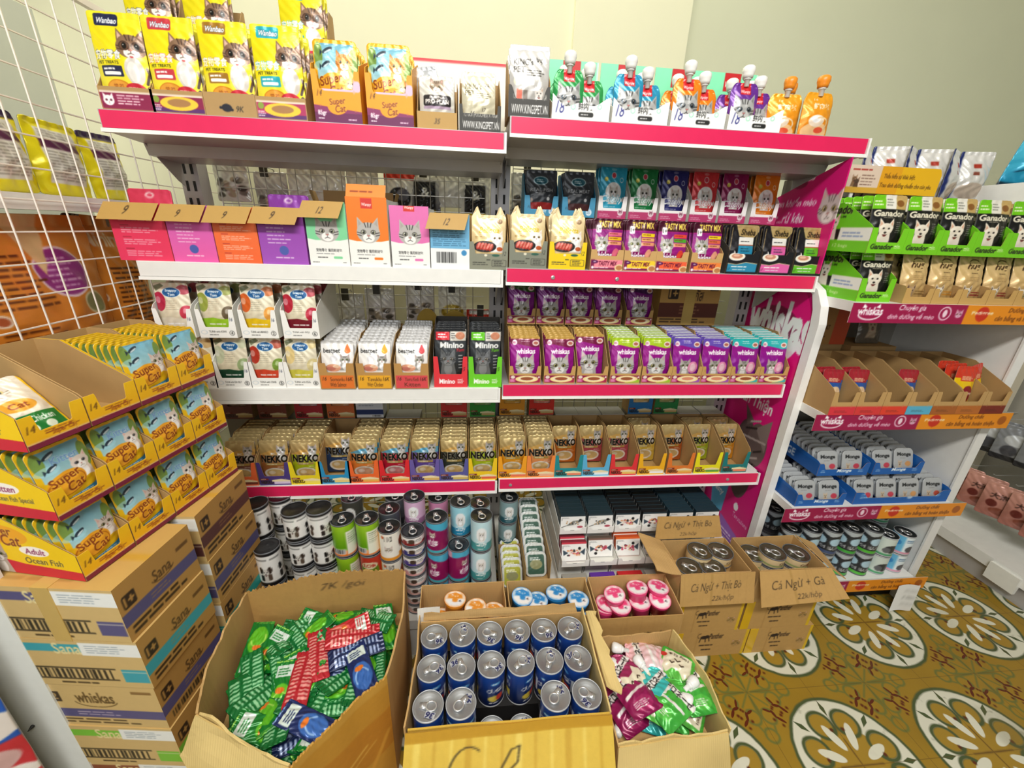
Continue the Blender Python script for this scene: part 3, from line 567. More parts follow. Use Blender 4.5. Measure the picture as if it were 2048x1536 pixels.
def art_whiskas(top,kitten=False,body='9c1488'):
    A=Art(1.45,68,body); A.grad(0,0,1,1.2,'8a1280' if not kitten else '7a1a98',body); A.rect(0,1.16,1,1.45,top); A.rect(0,1.34 if top=='7a1a44' else 1.41,1,1.45,'c8a050' if top in ('7a1a44',) else 'd8dcd8'); A.poly([(.3,1.16),(1,1.16),(1,1.08),(.8,1.06)],top); A.ell(.86,1.2,.12,.09,'f0dcd8'); A.ell(.86,1.2,.08,.05,'b86a5a'); A.ell(.14,1.22,.08,.09,'f4e4ec'); A.bars(.08,1.18,.2,1.26,2,'b03060'); A.bars(.36,1.22,.7,1.34,2,'ffffff',.4,.75)
    A.text('whiskas',.2,.86,.84,1.02,'ffffff',.035)
    if kitten: cat(A,.45,.48,.2,'a8a29c','45403e','efecea','8a9a4a','c0a0a0',True,True); A.ell(.75,.42,.2,.2,'e890b8'); A.ell(.75,.42,.12,.14,'f4c8d8')
    else: cat(A,.5,.46,.33,'bdbab6','4a4644','f0eeec','b8b060','c8a8a4',True,True)
    return A
def art_whiskas_front(c='a8204a'):
    A=Art(.62,68,'c2995c'); A.rect(.02,.04,.98,.28,'8a1440'); A.poly([(.5,.04),(.98,.04),(.98,.16)],c); A.ell(.56,.16,.36,.11,'f4df98'); A.ell(.56,.165,.28,.075,'efe2c4'); A.ell(.56,.17,.2,.055,'9a5230' if c!='9a50b0' else 'd88a6a'); A.rect(.03,.06,.2,.16,'c84a8a'); A.ell(.12,.22,.07,.05,'e8dcd0'); A.bars(.04,.07,.19,.15,2,'f4e4ec'); A.ell(.94,.22,.03,.03,'f0e8e0'); A.ell(.14,.45,.06,.07,'a8803f',.6); return A
def art_snappy(c,fruit,fr2,bottomtxt=None):
    A=Art(1.5,84,'e2d8bc'); A.grad(0,0,1,1.5,'d8cdb0','ece4cc'); A.ell(.12,.95,.2,.28,fruit); A.ell(.08,1.0,.08,.1,'ffffff',.4); A.ell(.88,.62,.2,.22,fr2); A.ell(.84,.68,.06,.08,'ffffff',.35); A.ell(.85,1.3,.2,.14,fruit,.7); A.poly([(.05,1.25),(.3,1.4),(.22,1.48),(0,1.4)],'5a6a4a',.7)
    A.ell(.5,1.22,.27,.15,'dfe8ee'); A.ell(.5,1.22,.25,.135,'1c5c96'); A.text('Snappy',.33,1.22,.67,1.31,'ffffff',.03,.1); A.text('Tom',.4,1.12,.6,1.2,'ffffff',.03,.1); A.bars(.3,.7,.7,1.0,5,'b0a890',.3)
    A.poly([(0,.12),(1,.12),(1,.48),(.7,.45),(.4,.5),(0,.46)],c); A.bars(.25,.26,.95,.34,1,'ffffff',.5,.85); A.line([(0,.12),(.3,.14),(.6,.1),(1,.13)],.03,'ffffff'); A.rect(0,0,1,.1,'d8d0b4'); return A
def art_snappy_front(num,t):
    A=Art(.9,84,'f3f2ee'); A.ell(.13,.16,.09,.06,'c8d4dc'); A.ell(.13,.16,.07,.045,'f3f2ee'); A.text('TUNA with '+t,.26,.15,.72,.21,'4a4a48',.01); A.bars(.26,.06,.6,.12,1,'8a8a88'); A.ell(.87,.14,.07,.07,'2a2a2a'); A.ell(.87,.14,.058,.058,'f3f2ee'); A.text(num,.845,.1,.895,.18,'2a2a2a',.02); A.text('16',.86,.48,.95,.58,'26304a',0,.3); return A
def art_bestpet(c):
    A=Art(1.3,80,'f6f4f2'); A.poly([(0,.5),(.12,.45),(.2,0),(0,0)],c,.8); A.text('bestpet',.08,.88,.6,1.06,'1a1a1c',.015); A.ell(.82,1.0,.09,.1,c); A.poly([(.74,1.04),(.9,1.04),(.82,1.22)],c); cat(A,.74,.7,.15,'a8a29c','3e3a38','efecea','8a9a4a','c0a0a0',True,True); A.ell(.4,.74,.12,.1,'e0dee2'); A.ell(.38,.45,.24,.12,'e0a080'); A.ell(.32,.43,.14,.07,'c87a6a'); A.ell(.48,.5,.1,.05,'f0c8a8'); A.grad(0,1.2,1,1.3,'e8e6e4','a8a6a4'); return A
def art_bestpet_front(c,t1,t2):
    A=Art(.85,84,'b98c50'); A.rect(.03,.02,.97,.42,c); A.text('16',.08,.26,.2,.38,'3a2818',0,.3); A.text(t1,.3,.24,.7,.36,'4a2a18',.0); A.text(t2,.28,.07,.74,.2,'4a2a18',.0); A.text('16K',.74,.25,.94,.37,'2a1810',0,.3); return A
def art_minino(c):
    A=Art(1.72,76,'2c2e31'); A.grad(0,0,1,1.3,'1e2022','44484c'); A.rect(.5,1.32,1,1.62,'d8d2c8'); A.ell(.82,1.48,.15,.12,'d08a6a'); A.rect(.04,1.34,.48,1.6,c); A.bars(.1,1.4,.44,1.56,2,'ffffff'); A.bars(.53,1.38,.7,1.58,3,'4a4a48'); A.text('Minino',.18,1.1,.92,1.27,'f4f4f2',.04,.05); A.text('Yum',.7,.98,.94,1.08,c,.02,.3); cat(A,.42,.74,.26,'6a6c6e','1e1e20','8a8c8e','b8b0a0','5a5c5e',True,True); A.rect(0,0,1,.08,'1a1a1c'); A.bars(.76,.4,.94,.9,5,'b8b8b8',.3); return A
def art_minino_front(c):
    A=Art(.95,76,c); A.text('Minino',.16,.12,.62,.26,'ffffff',.04,.05); A.bars(.7,.12,.92,.27,3,'ffffff'); A.text('15',.84,.52,.93,.64,'2a1414',0,.3); return A
def art_nekko(c,base='c8a468',plate='e0b890'):
    A=Art(1.5,70,c); A.grad(0,.95,1,1.5,'b8965a','e4cc92'); A.poly([(0,1.0),(.4,1.15),(1,1.2),(1,.95),(0,.9)],'6ab0d0' if c in('f08a3a','c8203a','6a50a8') else 'e0b060'); A.rect(0,0,1,.98,c); cat(A,.76,1.14,.16,'c8c4c0','4a4644','f2f0ee','8a9a50','d0b0a8',True,True); A.text('BIC',.42,1.0,.58,1.06,'ffffff',.03); A.text('NEKKO',.06,.72,.96,.96,'16120e',.045,0,'f2e6c4',.07); A.rect(.22,.62,.8,.69,'b89a50'); A.bars(.26,.63,.76,.68,1,'f8f0d0')
    A.ell(.5,.3,.38,.22,'f6f0e4'); A.ell(.5,.31,.3,.16,plate); A.ell(.4,.34,.12,.07,'ffffff',.5); A.bars(.62,.45,.95,.58,2,'ffffff',.4,.6); return A
def art_nekko_front(c,c2='d0b070'):
    A=Art(.95,70,c); A.text('NEKKO',.06,.06,.44,.18,'2a1c10',.04); A.rect(.46,.05,.98,.14,c2); A.poly([(.4,.2),(.7,.24),(.98,.18),(.98,.14),(.4,.14)],'f0e0b0'); A.rect(.04,.2,.3,.26,'7a2a1a'); A.bars(.06,.21,.28,.25,1,'f4e8d0'); return A
def art_flapbox(c,c2,qr=False,dark='ffffff'):
    A=Art(1.42,100,c); A.grad(0,0,1,1.42,c2,c)
    if qr: A.bars(.18,.42,.7,1.05,8,dark,.28,.6,5); A.ell(.5,.3,.1,.1,'4a5aa8'); A.bars(.3,.12,.85,.17,1,dark,.5,.7)
    else:
        for k in range(5): A.rect(.16,1.1-.22*k,.32,1.12-.22*k,'8a1a2a',0,.6); A.bars(.16,.96-.22*k,.85,1.08-.22*k,3,dark,.28,.7,k+2)
    return A
def art_wanpybox(c):
    A=Art(1.7,110,'efeeea'); A.rect(0,.62,1,1.7,c); A.poly([(0,.62),(1,.62),(1,.66),(.7,.6),(.3,.6),(0,.66)],'efeeea'); A.rect(.36,1.4,.64,1.64,'d0342a'); A.text('Wanpy',.39,1.44,.62,1.53,'ffffff',.02,.2); cat(A,.5,.83,.29,'b6b2ae','3c3a3a','efedea','a8a890','a8a09a',True); A.text('宠物零食 猫用鲜封包',.18,.34,.82,.42,'3a3a3a',.01); A.bars(.18,.27,.8,.31,1,'8a8a8a'); A.bars(.2,.17,.55,.23,1,'4a4a4a'); A.rect(.6,.17,.82,.23,c,.02); A.bars(.06,.06,.3,.1,1,'6a6a6a'); A.bars(.82,.06,.94,.1,1,'6a6a6a'); return A
def art_backblue():
    A=Art(1.25,90,'eef0f0'); A.rect(0,.5,1,1.25,'6fb0d8'); A.bars(.06,.55,.94,1.1,11,'2a5a7a',.4,.8); A.code(.12,.1,.7,.45,'1a1a1a','eef0f0'); A.ell(.86,.4,.07,.07,'3a8ac0'); return A
# ---------------------------------------------------------------- display trays and what stands in them
_mc={}
def cached(k,f):
    if k not in _mc: _mc[k]=f()
    return _mc[k]
def put(name,me,m,loc,label,cat_,group=None,rot=(0,0,0)): return tag(obj(name,me,m,None,loc,rot),label,cat_,group)
def tray(key,X,Y,Z,w,d,hb,hs,hf,art,label,group=None,rotz=0,shellm=None,e=.16,k=.06,slope=.35,top=None,name='display_tray'):
    t=thing(name,label,'tray',(X,Y,Z),rotz,group)
    obj('tray_shell',cached(('sh',w,d,hb,hs,slope),lambda:tray_parts(w,d,hb,hs,slope)),shellm or TKRAFT,t)
    obj('front_panel',cached(('fp',key),lambda:slab_panel_mesh('front_panel',art(),w,hs,top or notch(hs,hf,e,k))),CARD,t,(0,-.0017,0)); return t
def fill(me,m,X,Y,Z,n,sp,lean,what,where,name,group,y0=.012,rotz=0,jit=.0016,cat_='pouch',z0=.002,grow=0):
    "a file of pouches standing one behind another"
    out=[]
    if isinstance(sp,tuple): sp=(sp[0]-.009-y0-sp[1]*math.sin(lean+.03))/max(1,n-1)
    for k in range(n):
        dy=y0+k*sp; dx=random.uniform(-jit,jit) if k else 0
        c,s=math.cos(rotz),math.sin(rotz)
        out.append(put(name,me,m,(X+dx*c-dy*s,Y+dx*s+dy*c,Z+z0+(grow*k)),' '.join(f"{ORD[k]} {what} {'in' if k==0 else 'back in'} {where}".split()[:99]),cat_,group,(-lean-random.uniform(0,.03)*(k>0),random.uniform(-.007,.007)*(k>0),rotz))) 
    return out
def ax(px,py,Y=1.258): return P(px,py,Y=Y).x
# ============ shelf two, left bay: flap boxes
FL=-.0
def flapbox(key,px0,px1,py,art,h,label,flap=None,num='9',flapup=None,d=.2,dz=0,Z=ZS2):
    x0,x1=ax(px0,py),ax(px1,py); w=x1-x0-.003
    t=thing('carton',label,'carton',((x0+x1)/2,1.256,Z),0,'boxes on the white railed shelf under the top')
    sh=MB(); th=.0016
    sh.box(-w/2,.0017,0,w/2,d,th); sh.box(-w/2,.0017,th,-w/2+th,d,h*.98); sh.box(w/2-th,.0017,th,w/2,d,h*.98); sh.box(-w/2+th,d-th,th,w/2-th,d,h)
    o=sh.obj('carton_shell',mat('shell_'+key,art()[1],.55),t)
    obj('front_panel',slab_panel_mesh('front_panel',art()[0],w,h),CARD,t)
    if flap:
        A=Art(.36,80,'b9924e'); A.text(num,.42,.1,.5 if len(num)==1 else .56,.26,'2a1c12',0,.3)
        V,F,ink=panel_geo(A,w*.98,.043); V=np.array([(x+.012*(.043-z)/.043*-1 if True else x,-.004-.024*(1-z/.043),h-.040+z-.002) for x,y,z in V])
        obj('price_flap',mk('price_flap',V,F,ink),CARD,t)
    if flapup:
        A=Art(.3,60,flapup); A.bars(.1,.1,.9,.2,1,'8a3a1a'); V,F,ink=panel_geo(A,w*.96,.038); V=np.array([(x,.0+z*.5,h+z*.85) for x,y,z in V]); obj('top_flap',mk('top_flap',V,F,ink),CARD,t)
    return t
flapbox('red',243,351,523,lambda:(art_flapbox('e0304e','e83a62'),'d83050'),.146,'crimson carton at the mesh end of the white railed shelf, kraft flap folded down',1)
flapbox('pnk',351,440,525,lambda:(art_flapbox('c860b8','ea5fa8',True),'d060b0'),.146,'magenta pink carton with code mark, kraft flap folded over its front',1)
flapbox('org',440,527,527,lambda:(art_flapbox('ec7a40','ef6430'),'ea7038'),.146,'plain orange carton of white small print under a kraft flap marked 9',1)
flapbox('pur',527,620,530,lambda:(art_flapbox('8a3aa0','a050b8',True),'9040a8'),.148,'purple carton with small code mark, kraft flap folded over its front',1)
flapbox('grn',622,703,533,lambda:(art_wanpybox('7fd09a'),'efeeea'),.168,'white and mint cat face carton with kraft flap marked 12',1,'12')
flapbox('oct',703,783,535,lambda:(art_wanpybox('f07a1e'),'efeeea'),.184,'white and orange cat face carton with its orange flap standing open',flapup='f08a3a')
flapbox('pct',785,862,537,lambda:(art_wanpybox('e070b0'),'efeeea'),.166,'white and pink cat face carton between the orange and blue ones')
flapbox('blu',862,940,539,lambda:(art_backblue(),'eef0f0'),.150,'blue and white barcode carton with kraft flap marked 12',1,'12')
for px,c,lab,ph in ((297,'d83a5a','crimson','crimson'),(574,'8a3aa0','purple','purple')):
    x=ax(px,395,1.36); A=Art(1.4,40,c); A.bars(.2,.3,.8,1.0,4,'f0d0e0',.3,.6); A.ell(.5,1.28,.1,.06,'f4e8e8'); A.ell(.5,1.28,.07,.035,c)
    put('treat_pouch',pouch_mesh('treat_pouch',A,.115,.185,.012),FOIL,(x,1.36,ZS2+.002),f'{lab} treat pouch peeping out over the {ph} flap carton','pouch','pouches inside the flap boxes',(-.05,0,0))
# kraft lids of spare cartons standing open behind the cat face boxes
for px,wd,lab in ((661,.10,'mint'),(750,.11,'orange')):
    x=ax(px,400,1.47); t=thing('carton',f'brown open carton with raised flaps behind the {lab} cat face carton','carton',(x,1.465,ZS2),0,'brown cartons at the back')
    m=MB(); h=.17; m.box(-wd/2,0,0,wd/2,.07,.002); m.box(-wd/2,0,.002,-wd/2+.002,.07,h); m.box(wd/2-.002,0,.002,wd/2,.07,h); m.box(-wd/2+.002,.068,.002,wd/2-.002,.07,h); m.box(-wd/2+.002,0,.002,wd/2-.002,.002,h); m.obj('carton_shell',TKRAFT,t)
    MB().prism([(.068,h),(.07,h),(.078,h+.045),(.076,h+.045)],-wd*.42,wd*.42,'x').obj('back_flap',TKRAFT,t)
    for sx in (-1,1): MB().prism([(sx*wd*.5,h),(sx*wd*.5+sx*.002,h),(sx*(wd*.5+.012)+sx*.002,h+.04),(sx*(wd*.5+.012),h+.04)],.006,.06,'y').obj('side_flap',TKRAFT,t)
# bellotta style eared pouches
for i,(a,b_,c,d_) in enumerate(((940,1014,'878877','grey'),(1016,1093,'7f8274','grey'),(1095,1170,'f0cc10','yellow'))):
    x0,x1=ax(a,539),ax(b_,539); w=.113; z=ZS2 if i==0 else ZR2; where=('grey tray on the white rail','grey tray beginning the pink rail','yellow tray beside the wine headed trays')[i]
    tray('bell'+c,(x0+x1)/2,1.256,z,w,.17,.152,.078,.045,lambda c=c:art_bell_front(c),where,'trays of eared pouches',e=.1)
    fill(cached('bell',lambda:pouch_mesh('eared_pouch',art_bell(),.1,.128,.012,.008,.024)),FOIL,(x0+x1)/2,1.256,z+.022,3,.022,.12,'cream cat eared pouch',where,'eared_pouch','cream cat eared pouches')
# ============ shelf two, right bay front row
for i,(a,b_,c2,c3,cf) in enumerate(((1178,1243,'e8708a','f0c020','f08a9a'),(1245,1307,'f4d820','f0b070','f4d030'),(1309,1370,'e84a3a','50b030','f0603a'),(1376,1440,'f4d820','e86a4a','f0843a'))):
    x=(ax(a,541)+ax(b_,541))/2; where=f"{NTH[i]} wine headed tray from the yellow eared one"
    tray('tm%d'%i,x,1.256,ZR2,.102,.17,.135,.06,.042,lambda cf=cf:art_tasty_front(cf),f"{['rose','yellow','red','orange'][i]} banded tray, {where}",'wine headed pouch trays')
    fill(cached(('tasty',i),lambda:pouch_mesh('tabby_pouch',art_tasty(c2,c3),.094,.138,.011)),FOIL,x,1.256,ZR2+.008,5,.02,.1,'magenta striped cat pouch',where,'tabby_pouch','magenta tabby pouches')
for i,(a,b_,c,cn) in enumerate(((1447,1510,'2a8ab0','blue'),(1513,1575,'e060a8','pink'),(1578,1640,'60b828','green'))):
    x=(ax(a,549)+ax(b_,549))/2; where=f"black tray with the {cn} wave band"
    tray('sb%d'%i,x,1.256,ZR2,.103,.17,.13,.07,.06,lambda c=c:art_sheba_front(c),where,'black gold trays',shellm=DKCARD)
    fill(cached(('sheba',i),lambda:pouch_mesh('black_pouch',art_sheba(c),.095,.135,.011)),FOIL,x,1.256,ZR2+.008,4,.022,.1,'black and gold pouch',where,'black_pouch','black and gold pouches')
# second row, standing on plain cartons behind
for i,(a,b_) in enumerate(((1045,1118),(1122,1190))):
    x=(ax(a,432,1.42)+ax(b_,432,1.42))/2; nm=('fish','meat')[i]; where=f"blue tray of dark {nm} pouches"
    put('carton',box_print('carton',.108,.098,.150,'b08d5a'),CARD,(x,1.485,ZR2),f'plain kraft carton propping up the blue {nm} tray','carton','plain cartons behind the front row')
    tray('rf%d'%i,x,1.425,ZR2+.152,.11,.1,.13,.06,.02,art_blue_front,where,'blue trays',shellm=mat('blue_card','3a86aa',.55),e=.14)
    fill(cached(('rf',i),lambda:pouch_mesh('dark_pouch',art_realfish(('REAL FISH','REAL MEAT')[i],('8a2422','4a2a2a')[i]),.1,.13,.012,.006)),FOIL,x,1.425,ZR2+.156,3,.024,.06,f'charcoal {nm} pouch',where,'dark_pouch','charcoal pouches')
for i,(a,b_,c,cn) in enumerate(((1195,1250,'2aa0c0','cyan'),(1256,1312,'1a7a40','green'),(1317,1372,'28286a','navy'),(1378,1432,'d0343a','red'),(1436,1492,'8a1450','wine'),(1497,1556,'e07a18','orange'))):
    x=(ax(a,438,1.42)+ax(b_,438,1.42))/2; where=f"white and pink tray of {cn} pouches"
    put('carton',cached('rcar',lambda:box_print('carton',.094,.098,.150,'b08d5a')),CARD,(x,1.485,ZR2),f'plain kraft carton propping up the {cn} pouch tray','carton','plain cartons behind the front row')
    tray('catchyf',x,1.425,ZR2+.152,.096,.1,.13,.068,.032,art_catchy_front,where,'white and pink trays',shellm=WCARD,e=.12)
    fill(cached(('catchy',c),lambda:pouch_mesh('round_badge_pouch',art_catchy(c),.088,.15,.012,.006)),FOIL,x,1.425,ZR2+.160,3,.024,.06,f'{cn} white cat badge pouch',where,'round_badge_pouch','white cat badge pouches')
# ============ shelf three, right bay: purple cat pouches
wf=[(1014,1083,'7a1a44',0,8),(1084,1149,'7a1a44',0,8),(1150,1212,'7a1a44',0,5),(1215,1277,'b0d02a',0,8),(1279,1340,'b0d02a',0,9),(1341,1400,'6a50b8',1,9),(1404,1465,'6a50b8',1,9),(1468,1528,'30b8b8',1,9),(1531,1592,'30b8b8',1,8)]
for i,(a,b_,c,kit,n) in enumerate(wf):
    x=min((ax(a,777)+ax(b_,777))/2,1.057-.107*(8-i)); where=f"{NTH[i]} kraft tray from the upright on the red rail"; cn={'7a1a44':'wine topped','b0d02a':'lime topped','6a50b8':'violet topped','30b8b8':'teal topped'}[c]
    front={'7a1a44':'a8204a','b0d02a':'98c030','6a50b8':'9a50b0','30b8b8':'40b0b0'}[c]
    tray('wf'+c,x,1.256,ZR3,.106,.19,.165,.062,.036,lambda front=front:art_whiskas_front(front),f'{where}, {cn} pouches','kraft trays of purple pouches',e=.1,slope=.5)
    me=cached(('wh',c),lambda:pouch_mesh('purple_pouch',art_whiskas(c,kit),.097,.145,.011))
    y0=.014 if i not in (2,) else .05
    fill(me,FOIL,x,1.256,ZR3,n,(.19,.145),.16,f'purple {cn} pouch',where.replace(' on the red rail',', red rail'),'purple_pouch','purple cat pouches',y0=y0,z0=.012,grow=.0015)
for i,(a,b_,c) in enumerate(((1014,1069,'3a5a2a'),(1071,1127,'5a3a6a'),(1129,1184,'5a1a4a'),(1186,1241,'5a1a4a'),(1247,1304,'4a1a5a'))):
    x=(ax(a,660,1.4)+ax(b_,660,1.4))/2; where=f"{NTH[i]} raised kraft tray from the upright above the red rail"
    put('carton',cached('wcar',lambda:box_print('carton',.096,.088,.167,'b08d5a')),CARD,(x,1.493,ZR3),f'plain kraft carton holding up the {NTH[i]} raised purple tray','carton','plain cartons behind the front row')
    tray('wr',x,1.405,ZR3+.169,.1,.13,.13,.055,.03,lambda:art_whiskas_front('8a2a4a'),where,'kraft trays of purple pouches',e=.1,slope=.3)
    fill(cached(('whr',c),lambda:pouch_mesh('purple_pouch',art_whiskas(c,0,'7a1480'),.09,.135,.011)),FOIL,x,1.405,ZR3+.17,5,.02,.06,'dark purple pouch',where.replace(' above the red rail',''),'purple_pouch','purple cat pouches',z0=.008)
def art_thai_carton():
    A=Art(.68,150,'bd9350'); A.rect(0,.13,1,.36,'5a2a1c'); A.rect(.13,.42,.3,.6,'2a1c14',.02); A.text('1+',.15,.45,.28,.57,'c8a060',.03); A.text('วิสกัส',.42,.4,.72,.58,'4a3420',.02); A.bars(.35,.17,.75,.33,3,'8a5a40'); A.bars(.04,.03,.96,.12,2,'4a3420'); A.rect(.82,.56,.96,.62,'5a4026'); A.rect(.5,0,.53,.68,'a87c3c'); return A
x=(ax(1317,660,1.39)+ax(1436,660,1.39))/2
put('carton',box_print('carton',.2,.088,.167,'b08d5a'),CARD,(x,1.493,ZR3),'plain kraft carton under the printed brown shipping carton','carton','plain cartons behind the front row')
t=put('shipping_carton',box_print('shipping_carton',.225,.11,.16,'b48a48',f=art_thai_carton()),CARD,(x,1.475,ZR3+.169),'brown shipping carton with dark band standing over the purple pouch trays','carton')
MB().box(-.02,-.0565,.001,.02,-.0552,.158).obj('packing_tape',mat('packing_tape','c8a860',.2),t)
# ============ top shelf, left bay
z=ZT1
TC=[('22264a','navy'),('d0404a','red'),('a8782a','ochre'),('30b0c0','teal')]
for i,(a,b_) in enumerate(((222,306),(312,414),(420,512),(520,612))):
    x0,x1=ax(a,242),ax(b_,245); x=(x0+x1)/2; c,cn=TC[i]; where=f'kraft tray of the {cn} tabbed kitten treats'
    tray('tr%d'%i,x,1.262,z,.122,.13,.12,.05,.05,lambda i=i:art_treat_band('8a1a48' if i!=3 else 'b03060',(0,1,2,1)[i]),where,'kraft trays of kitten treats',top=lambda u:.05 if i!=2 else .052,slope=.6)
    fill(cached(('treat',c),lambda:pouch_mesh('treat_pouch',art_treat(c),.114,.176,.014,.006,waist=.0)),FOIL,x,1.262,z+.0,3,.03,.06,f'yellow kitten treat pouch',where,'treat_pouch','yellow kitten treat pouches',z0=.028)
    put('carton',cached('tcar',lambda:box_print('carton',.11,.11,.165,'b08d5a')),CARD,(x,1.462,z),f'plain kraft carton behind the {cn} tabbed kitten treats','carton','plain cartons behind the front row')
# upper row standing on those cartons
for i,(a,py,yy,c,cn,n) in enumerate(((300,70,1.43,'22264a','navy',4),(415,70,1.45,'c06a30','rust',2),(605,85,1.43,'30b0c0','teal',3))):
    x=P(a,py,Y=yy).x; where=f'upper kraft tray of the {cn} tabbed kitten treats'
    tray('tru',x,yy,z+.167,.122,.10,.15,.03,.03,lambda:art_treat_band(kind=2),where,'kraft trays of kitten treats',top=lambda u:.03,slope=.1 if i==1 else .35)
    fill(cached(('treat',c),lambda:pouch_mesh('treat_pouch',art_treat(c),.116,.176,.014,.006)),FOIL,x,yy,z+.168,n,.022,.06,'yellow kitten treat pouch',where,'treat_pouch','yellow kitten treat pouches',z0=.004)
put('carton',box_print('carton',.12,.10,.165,'b08d5a'),CARD,(-.275,1.482,z),'plain kraft carton under the teal upper kitten treat tray','carton','plain cartons behind the front row')
put('carton',box_print('carton',.11,.06,.165,'b08d5a'),CARD,(-.395,1.5,z),'plain kraft carton between the upper kitten treat trays','carton','plain cartons behind the front row')
for i,(a,b_) in enumerate(((632,729),(736,830))):
    x=(ax(a,265)+ax(b_,267))/2; nm=('beside the kitten treats','beside the small kraft tray')[i]; where=f'orange cat carton {nm}'
    tray('scm',x,1.262,z,.117,.16,.182,.115,.075,art_scm_front,f'orange and purple open carton of cat pouches {nm}','orange cat cartons',shellm=mat('orange_card','eaa024',.5),e=.1,slope=.1)
    fill(cached('scm',lambda:pouch_mesh('cat_pouch',art_supercat('f2b21c',0,True),.106,.172,.012,.01)),FOIL,x,1.262,z,5,.026,.06,'orange mother cat pouch',where,'cat_pouch','orange mother cat pouches',z0=.012)
x=(ax(836,272)+ax(914,273))/2
tray('pp',x,1.262,z,.104,.13,.12,.04,.04,lambda:(lambda A:(A.text('35',.42,.12,.58,.24,'2a2018',0,.3),A)[1])(Art(.6,60,'b9924e')),'small kraft tray marked 35 with white cat pouches','kraft trays',top=lambda u:.04,slope=.55)
fill(cached('pp',lambda:pouch_mesh('white_pouch',art_proplan(),.09,.105,.012,.006)),FOIL,x,1.262,z,3,.03,.06,'white cat pouch with dark name plate','kraft tray marked 35','white_pouch','white name plate pouches',z0=.018)
A=Art(1.3,60,'b8bcc0'); cat(A,.5,.8,.25,'9aa4aa','3a4048','dfe4e8'); A.ell(.5,.3,.4,.2,'7a8890'); A.ell(.2,1.15,.3,.12,'eef0f2')
put('silver_pouch',pouch_mesh('silver_pouch',A,.075,.12,.012),FOIL,(x-.03,1.375,z+.05),'silver pouch tilted behind the white name plate pouches','pouch',None,(-.02,-.12,0))
put('carton',box_print('carton',.09,.06,.048,'b08d5a'),CARD,(x-.02,1.425,z),'low kraft carton under the tilted silver pouch','carton')
x=(ax(918,276)+ax(1002,277))/2
tray('kp',x,1.262,z,.11,.14,.145,.062,.042,lambda:art_kings_front(.58),'dark fronted tray with web address holding beige pouches','dark fronted trays',e=.02,slope=.3,top=lambda u:.042+.02*(abs(u-.5)>.42))
fill(cached('kpb',lambda:pouch_mesh('beige_pouch',art_kings(),.088,.118,.01)),FOIL,x-.004,1.262,z,4,.028,.06,'beige pouch with grey lettering','dark fronted tray','beige_pouch','beige pouches',z0=.02)
t=thing('header_board','white header board with a red top stripe and red dots','board',(-.035,1.552,1.62))
A=Art(1.0,120,'f0efe6'); A.rect(0,.955,1,1,'d6202c')
for k in range(4): A.ell(.56+.08*k,.66-.012*abs(k-1.5),.03,.03,'d6202c')
obj('board',slab_panel_mesh('board',A,.29,.285,None,.004,'e8e6dc'),SIGN,t)
# ============ top shelf, right bay
z=ZT2; x=(ax(1015,243)+ax(1098,246))/2
tray('ks',x,1.262,z,.11,.12,.15,.075,.04,lambda:art_kings_front(.7),'dark fronted silver tray beside the mint pouch cartons','dark fronted trays',top=lambda u:.042+.03*smooth((abs(u-.5)-.3)/.15),slope=.3)
fill(cached('kps',lambda:pouch_mesh('silver_pouch',art_kings(False),.104,.158,.012,.003)),FOIL,x,1.262,z,4,.024,.05,'silver grey lettered pouch','dark fronted silver tray','silver_pouch','silver grey pouches',z0=.006)
def spout_pouch(me,m,X,Y,Z,h,label,capm,grp,rot=(0,0,0),r=.0165,name='spouted_pouch'):
    t=thing(name,label,'pouch',(X,Y,Z),0,grp,rot); obj('body',me,m,t)
    cached(('cap',r),lambda:MB().lathe([(r*.42,-.008),(r*.42,.008),(r*.6,.008),(r*.6,.012)],16).mesh('spout',True)); 
    def cap():
        q=MB(); q.lathe([(r*.8,.012),(r*.85,.018),(r*.95,.024),(r,.027),(r*.97,.036),(r*.7,.040),(r*.2,.041)],20); return q.mesh('cap',True)
    obj('spout',cached(('cap',r),lambda:0),WPLAS if capm is not ORANGEP else ORANGEP,t,(0,-.003,h)); obj('cap',cached(('cap2',r,capm.name),cap),capm,t,(0,-.003,h)); return t
ORANGEP=mat('orange_plastic','ee9026',.35)
for i,(a,b_,c,cn) in enumerate(((1102,1217,'2e9a50','green'),(1221,1335,'2a94bc','blue'),(1339,1450,'ee8418','orange'),(1454,1563,'6a2f96','purple'))):
    x=(ax(a,252)+ax(b_,255))/2; wd=.158; t=thing('display_carton',f'mint backed display carton holding {cn} spouted pouches','carton',(x,1.262,z),0,'mint display cartons')
    obj('tray_shell',cached('wsh',lambda:tray_parts(wd,.15,.07,.036,.5)),WCARD,t)
    obj('front_panel',cached('wfp',lambda:slab_panel_mesh('front_panel',art_wanpy_front(),wd,.062,lambda u:.036+.024*smooth((abs(u-.47)-.2)/.3)-.006*math.sin(u*9))),CARD,t,(0,-.0017,0))
    obj('back_card',cached('wbc',lambda:slab_panel_mesh('back_card',art_wanpy_card(),wd,.178)),CARD,t,(0,.1528,.006),(-.02,0,0))
    me=cached(('wp',c),lambda:pouch_mesh('body',art_wanpy_pouch(c),.082,.108,.014,.007,neck=.25))
    for k,(dx,dy,zz,rz) in enumerate(((-.034,.018,.022,.0),(.034,.055,.012,-.03),(-.034,.095,.014,.02),(.034,.108,.0145,0))):
        spout_pouch(me,FOIL,x+dx,1.262+dy,z+zz-.01,.107,f"{ORD[k]} {cn} spouted cat pouch in the mint backed {cn} carton",WPLAS,'white capped spouted pouches',(-.05,rz,0))
